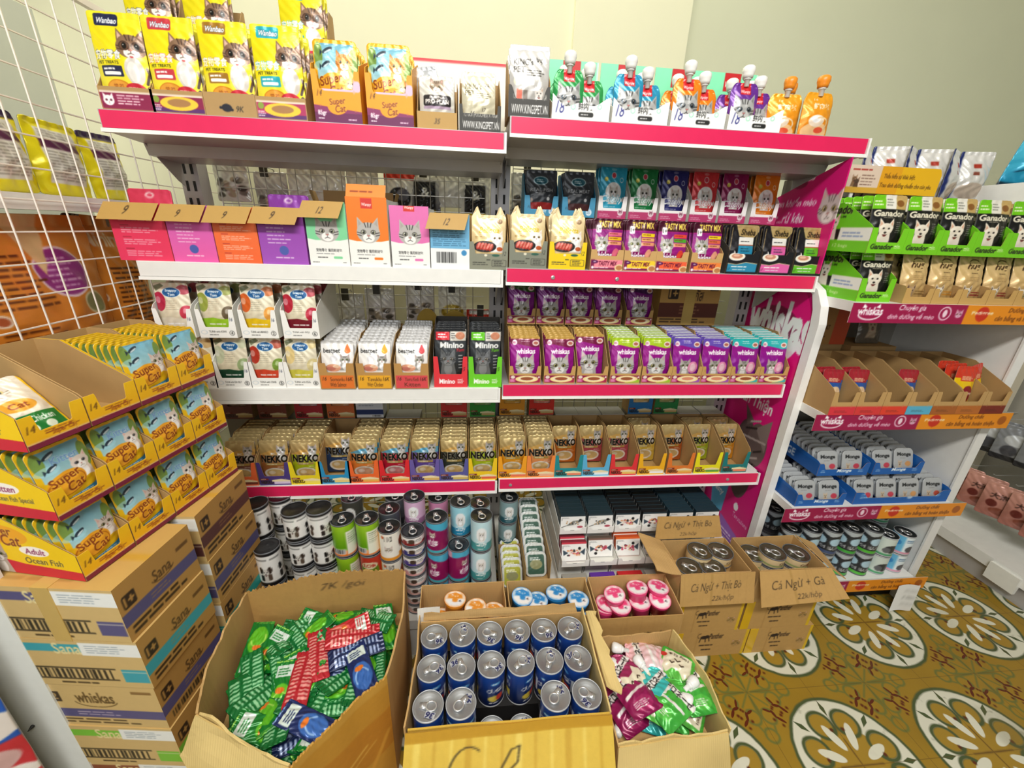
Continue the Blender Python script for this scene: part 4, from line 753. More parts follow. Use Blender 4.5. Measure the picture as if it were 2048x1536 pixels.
for k,(px,dy,lab) in enumerate(((1628,0,'front orange spouted pouch standing at the rail end'),(1572,.03,'orange spouted pouch next to the purple display carton'),(1602,.07,'orange spouted pouch half hidden behind two others'))):
    spout_pouch(cached('osp',lambda:pouch_mesh('body',art_orange_spout(),.092,.108,.016,.006,neck=.2)),FOIL,ax(px,278),1.275+dy,z+.001,.107,lab,ORANGEP,'orange spouted pouches',(-.04,(.0,.05,-.03)[k],(.05,-.25,.1)[k]))
# ============ shelf three, left bay
z=ZS3
SN=[(505,573,'d84a30','b83a2a','7a9a3a','CRAB','5','bottom',0),(573,642,'d8d050','e8d090','d8c890','EGG','8','bottom',0),(437,503,'1f4a34','c8d0b0','9aae7a','SEA KELP','5','bottom',0)]
def snap(key,x,z,front,what,c,f1,f2,tx,num,n=4):
    tray('snap'+key,x,1.257,z,.104,.2,.158,.085,.032,lambda:art_snappy_front(num,tx),what,'white numbered trays',shellm=WCARD,e=.1,k=.1,slope=.25)
    fill(cached(('sn',c,f1),lambda:pouch_mesh('pale_pouch',art_snappy(c,f1,f2),.092,.146,.011)),FOIL,x,1.257,z,n,(.2,.146),.07,'cream pouch',what,'pale_pouch','cream fruit pouches',z0=.010)
for a,b_,c,f1,f2,tx,num,_,_ in SN:
    x=(ax(a,770)+ax(b_,770))/2; nm={'d84a30':'red','d8d050':'yellow green','1f4a34':'dark green'}[c]
    snap('b'+c,x,z,None,f'white tray of {nm} banded pouches on the shelf',c,f1,f2,tx,num)
for a,b_,c,f1,f2,tx,num,nm in ((398,480,'9ccc30','9aa84a','6a5a40','KIWI','4','lime'),(482,562,'f0c820','d8642a','e8a040','MANGO','2','yellow'),(564,645,'7a1a2a','b8243a','c02a40','GOJI','6','maroon')):
    x=(ax(a,671)+ax(b_,671))/2; snap('t'+c,x,z+.16,None,f'raised white tray of {nm} banded pouches',c,f1,f2,tx,num)
x=(ax(315,671)+ax(398,671))/2; snap('tcr',x,z+.16,None,'raised white tray of cherry pouches at the mesh end','e8e0cc','b82a4a','c83a50','CHERRY','1')
x=(ax(368,770)+ax(435,770))/2; snap('btr',x,z,None,'white tray at the mesh end below the cherry pouches','c8b890','c8a060','b89058','FISH','3',2)
MB()  # side print of the last raised tray
A=Art(.75,70,'f0efec'); A.rect(.25,0,.95,.3,'e8606a'); A.code(.15,.05,.55,.25); A.ell(.4,.6,.08,.08,'8a8a8a'); 
for a,b_,c,t1,t2 in ((645,713,'e0742c','Somonlu','With Salmon'),(714,790,'e8a828','Tavuklu','With Chicken'),(791,860,'d8484e','Yavru Kedi','Kitten')):
    x=(ax(a,790,1.245)+ax(b_,790,1.245))/2; nm={'e0742c':'orange','e8a828':'amber','d8484e':'coral'}[c]; where=f'kraft tray with the {nm} price label'
    tray('bp'+c,x,1.245,z,.107,.28,.15,.085,.055,lambda:art_bestpet_front(c,t1,t2),where,'kraft trays of white drop pouches',e=.2,k=.04,slope=.55)
    fill(cached(('bp',c),lambda:pouch_mesh('drop_pouch',art_bestpet(c),.099,.13,.013,.006,back='a8a6a2')),FOIL2 if False else FOIL,x,1.245,z,9,.0255,.2,f'white {nm} drop pouch',where,'drop_pouch','white drop pouches',z0=.02,grow=.003,jit=.002)
for a,b_,c,nm in ((868,936,'e0343e','red'),(938,1002,'6ccc28','green')):
    x=(ax(a,780)+ax(b_,780))/2; where=f'{nm} fronted tray of black cat pouches'
    tray('mn'+c,x,1.257,z,.108,.17,.2,.105,.045,lambda:art_minino_front(c),where,'trays of black cat pouches',shellm=DKCARD,e=.12,slope=.3)
    fill(cached(('mn',c),lambda:pouch_mesh('black_cat_pouch',art_minino(c),.098,.172,.012)),FOIL,x,1.257,z,5,.026,.06,'black and grey cat pouch',where,'black_cat_pouch','black and grey cat pouches',z0=.02)
# ochre cat-ear card behind, spare pouches
A=Art(.72,40,'a8861c'); 
def earcurve(u): return .055+.045*max(0,math.sin(math.pi*min(1,u/.42)))**.6*(u<.42)+.038*max(0,math.sin(math.pi*(u-.5)/.5))**.6*(u>.5)
t=thing('shaped_card','ochre card with two rounded humps hanging on the wire grid','card',(P(885,650,Y=1.52).x,1.52,P(885,655,Y=1.52).z-.03)); obj('card',slab_panel_mesh('card',A,.19,.12,earcurve,.004,'a8861c'),CARD,t)
# ============ shelf four
def nekko(a,b_,c,c2,cn,where,z,n,y0=.014,py=960,pc=None,shell=None,key='',sp=(.2,.15),rz=0):
    x=(ax(a,py)+ax(b_,py))/2
    tray('nk'+c+key,x,1.257,z,.103,.2,.155,.09,.036,lambda:art_nekko_front(c,c2),where,'coloured cat pouch trays',shellm=shell or TKRAFT,e=.1,k=.1,slope=.5)
    if n: fill(cached(('nk',pc or c),lambda:pouch_mesh('gold_topped_pouch',art_nekko(pc or c,plate={'c8203a':'d89090','f08a3a':'e0b090'}.get(pc or c,'e0c080')),.093,.148,.011,back='8a7440')),FOIL2,x,1.257,z,n,sp,.12,f'{cn} gold topped pouch',where,'gold_topped_pouch','gold topped cat pouches',y0=y0,z0=.010)
W='left of the upright'
for i,(a,b_,c,c2,cn,n) in enumerate(((452,520,'e86a3a','7a3a2a','brick',8),(522,580,'4a3a7a','d8c8e0','brown',7),(582,645,'e8d020','f0e060','lime',7),(647,697,'2a90c0','e8d080','blue',1),(699,760,'f06a30','e8b050','apricot',6),(762,820,'e02a30','e8b050','crimson',7),(822,880,'6a5aa0','d8b060','violet',7),(882,935,'5a5a9a','c8b060','charcoal',7),(937,993,'f0c820','e06040','yellow',7))):
    pcs=['8a5a4a','a86a3a','b8c820','28406a','f08a3a','c8203a','6a50a8','3a4038','b8cc20']
    nekko(a,b_,c,c2,cn,f'{cn} pouch tray on the lowest white shelf',ZS4,n,.06 if n==1 else .014,965 if i<1 else 960,pcs[i],key=str(i))
RC=[(997,1051,'f0a020','e87050','golden',6,'f0a020'),(1054,1107,'f08a40','e8b090','peach',7,'f09a5a'),(1111,1160,'1a8a90','e88060','teal',1,'c8702a'),(1164,1216,'5ab0d8','e8f0f4','sky',1,'b04a50'),(1219,1271,'e0343a','e8c060','scarlet',1,'b8505a'),(1274,1326,'f0b020','f0f0f0','amber',2,'d8b84a'),(1330,1383,'e07a30','e8b050','rust',1,'b8602a'),(1386,1436,'ece020','60a040','lemon',2,'a8b828'),(1440,1490,'1a7a7a','e88060','dark teal',2,'d8952a')]
for i,(a,b_,c,c2,cn,n,pc) in enumerate(RC):
    nekko(a,b_,c,c2,cn,f'{cn} edged tray, lowest right shelf',ZR4,n,.014 if n>3 else .085,945,pc,key='r%d'%i,sp=(.2,.15) if n>3 else .06)
# row standing behind, on plain cartons
def back_row(a,b_,c,c2,cn,z,pyb,side,flat=False):
    x=(ax(a,pyb,1.46)+ax(b_,pyb,1.46))/2
    put('carton',cached('ncar',lambda:box_print('carton',.098,.068,.156,'8a8274')),CARD,(x,1.495,z),f'plain carton under the {cn} {side}','carton','plain cartons behind the front row')
    return x
for a,b_,c,pc,cn in ((452,507,'7a4038','8a6a5a','dull brown'),(515,580,'8a4a3a','a0805a','dull copper'),(590,650,'b83038','c8a0a0','deep red'),(655,712,'d8703a','e0a070','orange'),(880,936,'d83a34','e09080','bright red'),(940,990,'3a9a3a','90b870','green')):
    x=back_row(a,b_,c,0,cn,ZS4,836,'upper tray behind the pouch row')
    tray('nb'+c,x,1.46,ZS4+.158,.1,.07,.14,.115,.05,lambda:art_nekko_front(c),f'{cn} upper tray behind the gold topped pouches','coloured cat pouch trays',e=.12,slope=.1)
    fill(cached(('nk',pc),lambda:pouch_mesh('gold_topped_pouch',art_nekko(pc),.093,.13,.011)),FOIL,x,1.46,ZS4+.158,2,.024,.03,f'{cn} pouch',f'{cn} upper tray','gold_topped_pouch','gold topped cat pouches',z0=.004)
x=back_row(712,770,'',0,'navy and white',ZS4,836,'carton back'); A=Art(1.2,60,'e8eaee'); A.rect(0,.12,1,.32,'2a3a6a'); A.rect(.05,.4,.95,1.15,'dfe4ea'); A.bars(.1,.45,.8,1.1,7,'8a98a8',.35); A.code(.55,.02,.95,.1)
put('carton',box_print('carton',.1,.07,.13,'dfe4ea',f=A),CARD,(x,1.495,ZS4+.158),'white carton with a navy band seen from its back','carton')
for i,(a,b_,c,pc,cn) in enumerate(((997,1050,'e89a28','e8b050','mustard'),(1056,1108,'dc3428','e89080','tomato'),(1252,1304,'2a78b8','e8c890','cobalt'),(1306,1352,'2a8a4a','a8b078','forest green'))):
    x=back_row(a,b_,c,0,cn,ZR4,828,'upper tray on the right bay')
    tray('nb'+c,x,1.46,ZR4+.158,.1,.07,.14,.115,.05,lambda:art_nekko_front(c),f'{cn} upper tray behind the edged trays','coloured cat pouch trays',e=.12,slope=.1)
    fill(cached(('nk',pc),lambda:pouch_mesh('gold_topped_pouch',art_nekko(pc),.093,.13,.011)),FOIL,x,1.46,ZR4+.158,2,.024,.03,f'{cn} pouch',f'{cn} upper tray','gold_topped_pouch','gold topped cat pouches',z0=.004)
for i,(a,b_) in enumerate(((1112,1156),(1158,1202),(1204,1249),(1356,1400),(1402,1446))):
    x=(ax(a,828,1.46)+ax(b_,828,1.46))/2
    put('carton',cached('gcar',lambda:box_print('carton',.094,.075,.158,'b4b2ac')),CARD,(x,1.495,ZR4),f"{NTH[i]} closed pale grey carton behind the edged trays, counted from the tomato tray",'carton','closed pale grey cartons')
x=(ax(772,836,1.46)+ax(840,836,1.46))/2
put('carton',box_print('carton',.13,.075,.158,'a4a29c'),CARD,(x,1.495,ZS4),'wide closed grey carton beside the navy banded carton','carton')
# ============ tins
KP=print_mat('printed_kraft',.75,0,.2,70,.07)
def can(key,art,r,h,loc,label,cat_='can',group=None,dark=False,tab=True,turn=0,rotz=0,lid=None,tilt=None):
    t=thing('food_can',label,cat_,loc,rotz,group,tilt)
    obj('can_body',cached(('can',key,r,h,turn),lambda:can_mesh('can_body',art(),r,h,60,turn,'6a6c70' if dark else 'b9bbbe')),TINP,t)
    obj('lid',cached(('lid',r),lambda:lid_mesh(r)),lid or (DLID if dark else LIDM),t,(0,0,h+.001))
    if tab: obj('pull_tab',cached(('tab',r),lambda:tab_mesh(r)),STEEL,t,(0,-.002,h-.0032),(0,0,0 if rotz else .3))
    return t
def art_dogcan():
    A=Art(.46,150,'efeeea')
    for x in (.25,.5,.75): dog(A,x,.2,.06,'d8d4cc','1e1c1c','2a2828'); A.ell(x-.055,.23,.026,.05,'1e1c1c'); A.ell(x+.06,.23,.026,.05,'3a2e28'); A.ell(x+.05,.13,.03,.05,'5a4a3e'); A.ell(x-.05,.12,.03,.05,'2a2624')
    A.rect(0,0,1,.05,'17171a'); A.rect(0,.43,1,.46,'17171a'); A.bars(.0,.36,1,.4,1,'8a8a88',.5)
    return A
def art_greencan(b='7ab51a'):
    A=Art(.5,140,b); A.grad(0,.1,1,.5,'5a9a14','9ccc2a'); A.rect(0,0,1,.09,'e8782a'); A.rect(.52,.02,.72,.4,'eef0dc'); A.bars(.54,.2,.7,.38,7,'7a8a6a',.3); A.code(.3,.03,.5,.12); A.ell(.85,.2,.12,.08,'c83a24'); A.text('EUCINA',.77,.17,.93,.24,'f4e8c0',.03); return A
def art_eucina():
    A=Art(.5,140,'c03a2a'); A.ell(.5,.26,.14,.16,'6a8a20'); A.ell(.5,.36,.12,.06,'f0e4c0'); A.text('EUCINA',.41,.33,.59,.39,'c02a20',.03); A.ell(.47,.16,.07,.07,'b8c040'); A.ell(.56,.16,.06,.06,'d8903a'); A.rect(0,0,1,.04,'3a7a2a'); return A
def art_orangecan():
    A=Art(.5,130,'e8e4da'); A.rect(0,0,1,.12,'e8952a'); A.rect(.35,.05,.65,.5,'f4f0e4'); cat(A,.5,.2,.06,'d8d0c8','4a443e'); A.text('110',.44,.36,.56,.46,'2a2a2a'); A.ell(.72,.3,.06,.12,'7a3a2a'); A.rect(0,.12,.35,.5,'e8a43a'); A.rect(.72,.12,1,.5,'e8a43a'); A.ell(.42,.44,.02,.03,'d06a3a'); return A
def art_slimtin(c):
    A=Art(.2,130,'f0ece8'); A.rect(0,0,1,.07,c); A.ell(.5,.11,.05,.06,'4a3a30'); A.ell(.4,.1,.04,.04,c); A.bars(.56,.09,.68,.16,2,'3a3a3a'); A.ell(.6,.05,.06,.03,'e8d8d0'); return A
def art_whiscan():
    A=Art(.5,140,'8a1454'); A.poly([(0,.36),(.45,.42),(.7,.36),(1,.36),(1,.5),(0,.5)],'4ab0d0'); A.poly([(0,.36),(.3,.4),(.3,.5),(0,.5)],'e8a0b0'); cat(A,.5,.3,.05,'c8b8b0','6a4a50'); A.text('whiskas',.42,.14,.58,.24,'ffffff',.03); A.line(arc(.5,.17,.08,.05,200,340),.012,'ffffff'); A.text('whiskas',.78,.14,.94,.24,'ffffff',.03); A.rect(0,0,1,.04,'4ab0c0'); return A
def art_catchycan(c,c2):
    A=Art(.5,140,c); 
    for x in (.18,.5,.82): A.ell(x,.28,.08,.13,'f4f6f6'); cat(A,x,.28,.045,'d8d4cc','4a4642','ffffff','3a3a38','c8b8b0',False,True)
    A.rect(0,0,1,.13,c2)
    for x in (.18,.5,.82): A.text('Catchy',x-.08,.06,x+.08,.16,'ffffff',.03,.2,c2,.05); A.bars(x-.06,.02,x+.06,.045,1,'ffffff',.5,.7)
    return A
def column(key,art,px,py,Y,r,h0,n,what,where,grp,dark=False,zb=.18,vis=None,turn=0,lid=None,tab=True,hf=1):
    p=P(px,py,Y=Y); top=p.z; k=max(1,round((top-zb)/h0)); h=(top-zb)/k; arts=art if isinstance(art,list) else [art]
    hh=h-.0015
    for j in range(k):
        a=arts[min(k-1-j,len(arts)-1)]; up=k-1-j
        can((key,min(up,len(arts)-1),round(hh,3)),a,r,hh,(p.x+(random.uniform(-.002,.002) if up else 0),Y,zb+j*h),f"{['topmost','second','third','fourth','fifth','sixth','seventh','eighth','ninth','tenth'][up]} {what} down in {where}" if up else f"topmost {what} of {where}",'can',grp,dark or up>0,tab=tab if up==0 else False,turn=turn,lid=lid)
Rc=.0355
column('dog',art_dogcan,588,1016,1.085,.037,.115,4,'dog milk tin','the column beside the spotted dog tins','white dog tins',lid=BLACKP,tab=False)
column('dog',art_dogcan,637,1013,1.085,.037,.115,4,'dog milk tin','the column next to the green tins','white dog tins',lid=BLACKP,tab=False,turn=.12)
column('dog',art_dogcan,533,1090,1.085,.037,.115,4,'dog milk tin','the low column at the stacked cartons','white dog tins',lid=BLACKP,tab=False)
column('dog',art_dogcan,510,1004,1.165,.037,.115,4,'dog milk tin','the tall column behind, at the cartons','white dog tins',lid=BLACKP,tab=False)
column('dog',art_dogcan,560,990,1.25,.037,.115,4,'dog milk tin','the rear column under the lowest pink shelf','white dog tins',lid=BLACKP,tab=False,zb=.18)
column('grn',[art_greencan,art_greencan],684,1036,1.08,Rc,.11,4,'green tin','the column beside the dog tins','green tins',dark=True,turn=.05)
column('grn2',[art_greencan,art_eucina],733,1034,1.08,Rc,.11,4,'green tin','the column beside the orange tins','green tins',dark=True)
column('org',art_orangecan,778,1051,1.075,Rc,.11,3,'orange cat tin','the column beside the flat tins','orange tins',dark=True)
column('tins',[lambda:art_slimtin('8a2a2a'),lambda:art_slimtin('3a3a7a'),lambda:art_slimtin('4a3a8a'),lambda:art_slimtin('e0a0a0'),lambda:art_slimtin('e8b8b0')],825,1058,1.075,.0375,.042,8,'flat white tin','the column between orange and maroon tins','flat white tins',dark=True)
column('whis',art_whiscan,873,1031,1.08,Rc,.11,4,'maroon cat tin','the taller maroon column','maroon cat tins',dark=True,turn=-.06)
column('whis',art_whiscan,917,1087,1.075,Rc,.11,3,'maroon cat tin','the lower maroon column','maroon cat tins',dark=True,turn=.1)
column('cat',[lambda:art_catchycan('c4e4ea','4a9a9a')],963,1028,1.08,Rc,.11,4,'pale blue cat tin','the front pale blue column','badge cat tins',dark=True)
column('cat3',[lambda:art_catchycan('9ed8e6','2a8ab0')],921,1000,1.155,Rc,.11,4,'sky blue cat tin','the sky blue column behind the maroon tins','badge cat tins',dark=True)
column('cat4',[lambda:art_catchycan('b8dce8','3a8a9a')],960,1003,1.165,Rc,.11,4,'pale blue cat tin','the second row pale blue column','badge cat tins',dark=True)
column('cat5',[lambda:art_catchycan('d8b0d0','a0709a')],828,990,1.165,Rc,.11,4,'lilac cat tin','the lilac column behind the flat tins','badge cat tins',dark=True)
column('cat6',[lambda:art_catchycan('d890b8','c06090')],876,992,1.245,Rc,.11,4,'rose cat tin','the rose column far under the shelf','badge cat tins',dark=True)
column('dk',[lambda:art_catchycan('4a5058','2a3038')],778,1015,1.155,Rc,.11,4,'dark tin','the dark column behind the orange tins','dark tins',dark=True)
column('dk2',[lambda:art_catchycan('4a4a44','3a2020')],703,992,1.24,Rc,.11,4,'brown green tin','the rear column behind the green tins','dark tins',dark=True)
column('dk3',[lambda:art_catchycan('585e66','30363c')],790,990,1.25,Rc,.11,4,'grey tin','the rear column behind the dark tins','dark tins',dark=True)
column('ctd',[lambda:art_catchycan('8aa8ac','2a5a66')],1018,992,1.262,Rc,.11,4,'grey teal cat tin','the column beside the foil tubs','badge cat tins',dark=True)
# ============ foil tubs in files
def tub_mesh(w,h,d):
    def rr(W,H,c,y):
        o=[]
        for (cx,cz,a0) in ((W/2-c,H/2-c,0),(-W/2+c,H/2-c,90),(-W/2+c,-H/2+c,180),(W/2-c,-H/2+c,270)):
            for k in range(6): a=math.radians(a0+18*k); o.append((cx+c*math.cos(a),y,h/2+cz+c*math.sin(a)))
        return o
    L=[rr(w,h,.018,0),rr(w,h,.018,.002),rr(w*.9,h*.9,.016,.0025),rr(w*.78,h*.78,.014,d),]; V=[p for q in L for p in q]; n=24
    F=[(j*n+k,j*n+(k+1)%n,(j+1)*n+(k+1)%n,(j+1)*n+k) for j in range(3) for k in range(n)]+[tuple(range(n))[::-1],tuple(3*n+k for k in range(n))]
    return mk('tub',V,F,None,False)
FOILM=mat('embossed_foil','cfd2d4',.28,.85,.1,80,.2)
def tub(key,art,w,h,d,loc,rot,label,grp):
    t=tag(obj('foil_tub',cached(('tub',w,h,d),lambda:tub_mesh(w,h,d)),FOILM,None,loc,rot),label,'foil tub',grp)
    obj('lid',cached(('tubl',key),lambda:pouch_mesh('lid',art(),w*.97,h*.97,.0012,.018,crk=.0002,back='c8c8c8')),TINP,t,(0,-.0013,h*.015)); return t
def art_tublid(c): A=Art(1,50,'c8cac4'); A.rect(.1,.1,.9,.9,c,.1); A.ell(.5,.5,.3,.2,'8a8a60'); A.bars(.2,.65,.8,.8,2,'ffffff'); return A
t=thing('kraft_tray','long kraft tray holding two files of foil tubs','tray',(.185,1.22,.18))
m=MB(); m.box(-.085,-.16,0,.0,0,.002); m.box(0,-.16,0,.085,.16,.002)
m.box(.083,-.16,.002,.085,.16,.19); m.box(-.085,-.16,.002,-.083,0,.12); m.box(0,.158,.002,.083,.16,.19); m.box(-.083,-.002,.002,-.002,0,.12); m.box(-.083,-.16,.002,.083,-.158,.05); m.box(-.002,-.158,.002,0,.158,.16); m.obj('tray_shell',TKRAFT,t)
m=MB(); m.box(-.083,-.156,.002,-.003,0,.05); m.box(.0005,-.156,.002,.0825,.156,.09); m.obj('tray_insert',TKRAFT,t)
for k in range(5): tub('a',lambda:art_tublid('a8a83a'),.074,.078,.016,(.143,1.08+.029*k,.232+.003*k),(-.6,0,0),f"{ORD[k]} foil tub from the front in the left hand low file",'foil tubs in the kraft tray')
for k in range(8): tub('b',lambda:art_tublid('3a5a4a'),.076,.084,.016,(.227,1.085+.034*k,.272+.008*k),(-.6,0,0),f"{ORD[k]} foil tub from the front in the taller file",'foil tubs in the kraft tray')
# ============ white fish picture boxes in three steps
def art_fishbox(c,v):
    A=Art(.72,64,'f1efec'); A.rect(0,.68,1,.72,c); rr=random.Random(v)
    if v%3==0:
        A.line([(.05,.2),(.9,.5)],.03,'5a5a58'); A.poly([(.2,.25),(.5,.48),(.9,.52),(.6,.3)],'8a8a84'); [A.ell(.25+.5*rr.random(),.3+.15*rr.random(),.03,.03,rr.choice(['3a3a38','c8a070','e8e0d8'])) for _ in range(16)]; A.ell(.8,.5,.06,.06,'1a1a1a'); A.ell(.8,.2,.12,.05,'b04a5a')
    else:
        for _ in range(26): A.ell(.25+.5*rr.random(),.22+.22*rr.random(),.05,.035,rr.choice(['e8c8a8','c8506a','f0e0d0','a83a4a','3a3a3a','e09a70']))
        A.poly([(.75,.35),(.95,.5),(.92,.22)],'3a4a58'); A.poly([(.27,.33),(.05,.45),(.08,.22)],'3a4a58'); A.ell(.72 if v%2 else .3,.5 if v%2 else .14,.06,.06,'1a1a1a')
    A.bars(.08,.58,.4,.64,2,'6a6a6a',.4); A.line([(.05,.5),(.05,.62)],.02,'6a6a6a'); return A
def fishbox(key,c,v,loc,lean,label,dark='24343c'):
    w,h,d=.092,.07,.021
    me=cached(('fb',c,v,dark),lambda:box_print('fish_box',w,d,h,dark,f=art_fishbox(c,v)))
    return tag(obj('fish_box',me,CARD,None,loc,(-lean,0,0)),label,'box','white fish picture boxes')
def wtray(x,y,z,w,d,label):
    t=thing('card_tray',label,'tray',(x,y,z),0,'white open trays of fish boxes'); m=MB()
    m.box(-w/2,0,0,w/2,d,.0015); m.prism([(0,.0015),(d,.0015),(d,.06),(0,.028)],-w/2,-w/2+.0015,'x'); m.prism([(0,.0015),(d,.0015),(d,.06),(0,.028)],w/2-.0015,w/2,'x'); m.box(-w/2+.0015,d-.0015,.0015,w/2-.0015,d,.06); m.obj('tray_shell',WCARD,t)
    A=Art(.3,50,'f2f0ec'); A.bars(.4,.12,.6,.2,1,'8a8a8a'); obj('front_panel',cached(('wt',w),lambda:slab_panel_mesh('front_panel',A,w,.028,lambda u:.016+.012*(1-smooth((min(u,1-u)-.12)/.06)),.0015,'f0eeea')),CARD,t,(0,-.0016,0)); return t
CN=['plum','slate','coral','grey']
for j,(a,b_,v,dk,nb) in enumerate(((1098,1149,0,'20343c',12),(1153,1209,3,'20343c',12),(1218,1276,1,'17191c',11),(1278,1335,2,'17191c',9),(1332,1382,6,'1c3440',12),(1385,1439,9,'1c3440',12))):
    x=.37+.1*j+(.004*j); zt=.378; wtray(x,1.175,zt,.1,.325,f"{NTH[j]} upper white tray of fish boxes from the foil tubs")
    for k in range(nb): fishbox(j,'24343c',v,(x,1.193+.0222*k,zt+.0022),.1,f"{ORD[k]} fish box in the {NTH[j]} upper tray from the foil tubs",dk)
    wtray(x,1.105,.292,.1,.42,f"{NTH[j]} middle white tray of fish boxes from the foil tubs")
    if j<4:
        for k in range((2,1,2,1)[j]): fishbox(j,('c83a4a','7a5a50','e0642a','8a8a8a')[j],(1,2,5,4)[j],(x,(1.135,1.15,1.15,1.15)[j]+.028*k,(.2945)),.3,f"{ORD[k]} fish box in the {NTH[j]} middle tray from the foil tubs",('8a2a3a','6a5a50','d85a2a','5a5a5a')[j])
    wtray(x,1.05,.18,.1,.455,f"{NTH[j]} bottom white tray of fish boxes from the foil tubs")
    if j<4:
        bc=('a8a49c','6a3aa8','d83034','c8c4be')[j]
        for k in range(2): fishbox(j,bc,4+j,(x,1.072+.022*k,.184),.1,f"{ORD[k]} fish box in the {NTH[j]} bottom tray from the foil tubs",bc)
    m=tag(MB().box(x-.045,1.16,.1825,x+.045,1.49,.284).obj('card_insert',WCARD),f"{NTH[j]} white card block filling the bottom tray",'insert','white card blocks')
    tag(MB().box(x-.045,1.20 if j!=1 else 1.2,.2945,x+.045,1.49,.3765).obj('card_insert',WCARD),f"{NTH[j]} white card block filling the middle tray",'insert','white card blocks')
# ============ end panel of the pink rack
def art_endpanel():
    a=2.6; A=Art(a,200,'e00a7c'); A.grad(0,0,1,a,'d80a7c','ee0c80'); A.grad(0,1.7,1,a,'b00a5c','98084a') if False else None
    A.ell(.47,2.17,.37,.22,'8a0a48'); A.poly(arc(.47,2.2,.38,.27,195,345,24)+arc(.47,2.24,.34,.2,345,195,24),'f8e8f0')
    A.text('whiskas',.08,2.1,.92,2.42,'ffffff',.05,.1,'6a0636',.05,0); A.ell(.93,2.32,.015,.015,'f8d8e4')
    A.text('Dinh dưỡng',.06,1.72,.7,1.86,'ffffff',.02,.1,rot=0); A.text('Hoàn Thiện',.12,1.5,.75,1.64,'ffffff',.02,.1,rot=0)
    A.ell(.52,1.02,.2,.38,'5a4a48',1,10); A.ell(.66,1.22,.16,.2,'6a5a56'); A.poly([(.6,1.36),(.8,1.5),(.8,1.2)],'8a7a76'); A.poly([(.45,1.34),(.36,1.52),(.56,1.4)],'6a5a56')
    for k in range(9): A.line([(.4+.05*k%.3,.75+.08*k),(.6+.03*k%.2,.8+.08*k)],.018,'2e2624' if k%2 else 'b8aaa4')
    A.poly([(.1,.62),(.42,.7),(.4,.38),(.2,.3)],'58b0d8'); A.text('Tasty',.15,.52,.36,.6,'ffffff',.02,.2); A.poly([(.4,.36),(.78,.3),(.8,.06),(.46,.02)],'9a60c0'); A.bars(.46,.12,.74,.26,4,'f0e0f8')
    A.text('Temptations',.6,.44,.86,.5,'f8d0e4',.01,.1,rot=0); A.ell(.62,.56,.04,.04,'ffffff'); return A
YZ=[(1.2,.09),(1.2,1.16),(1.212,1.215),(1.24,1.262),(1.3,1.292),(1.34,1.295),(1.56,1.295),(1.56,.09)]
t=thing('magenta_signboard','magenta cat food signboard with curved white front edge','panel',(1.125,1.38,.09),0)
m=MB(); m.prism([(y-1.38,z-.09) for y,z in YZ],-.006,.014,'x'); m.obj('panel_core',mat('magenta_panel','cc0a6c',.4),t)
# printed face of the panel: grid clipped to the outline
A=art_endpanel(); nx,ny=96,260; V=[];I=[]
for j in range(ny+1):
    z=.095+(1.288-.095)*j/ny; yf=1.236 if z<1.16 else 1.236+.09*((z-1.16)/.13)**2
    for i in range(nx+1): V.append((-.0066,1.555+(yf-1.555)*i/nx-1.38,z-.09))
uu=np.array([(1.555-(v[1]+1.38))/.36 for v in V]); vv=np.array([(v[2])/1.2*A.a for v in V])
obj('printed_face',mk('printed_face',V,[f for f in gridfaces(nx,ny)],A.sample(uu,vv)),SIGN,t)
edge=[(-.006,1.2),(-.006,1.236)]
m=MB(); pf=[(1.195,.09),(1.195,1.165),(1.207,1.222),(1.238,1.27),(1.3,1.302),(1.345,1.306)]; pb=[(1.345,1.285),(1.305,1.282),(1.255,1.254),(1.235,1.205),(1.228,1.155),(1.228,.09)]
m.prism([(y-1.38,z-.09) for y,z in pf+pb],-.010,.018,'x'); m.obj('edge_moulding',WPLAS,t)
t=thing('promo_card','magenta promotional card with kitten picture above the black gold pouches','card',(1.102,1.4,1.32),0)
A=Art(.84,140,'d60e74'); A.text('whiskas',.3,.74,.62,.82,'ffffff',.03,.1); A.ell(.44,.72,.1,.04,'8a0a48'); A.text('ngon khiến mèo',.08,.52,.72,.61,'ffffff',.015,.15); A.text('rrrr...rừ kêu',.04,.4,.6,.49,'ffffff',.015,.15); cat(A,.9,.5,.13,'c8b8b8','5a4a4a','f0e4e4'); A.rect(.1,.0,.6,.16,'a81a5a'); A.rect(.14,.06,.3,.3,'c8e4e0',.02)
V=[];W_=140;nx,ny=100,64
for j in range(ny+1):
    for i in range(nx+1):
        u=i/nx; top=.225+.105*u; V.append((0,.16-.32*u,top*j/ny))
I=A.sample(np.array([.5*0+(.16-v[1])/.32 for v in V]),np.array([min(.83,v[2]/.38) for v in V])); F=gridfaces(nx,ny); n1=len(V)
V2=V+[(.004,v[1],v[2]) for v in V]; per=[i for i in range(nx+1)]+[j*(nx+1)+nx for j in range(1,ny+1)]+[ny*(nx+1)+i for i in range(nx-1,-1,-1)]+[j*(nx+1) for j in range(ny-1,0,-1)]; mm=len(per)
obj('card',mk('card',V2,F+[(per[(k+1)%mm],per[k],n1+per[k],n1+per[(k+1)%mm]) for k in range(mm)]+[tuple(n1+p for p in per)[::-1]],np.vstack([I,I])),SIGN,t)
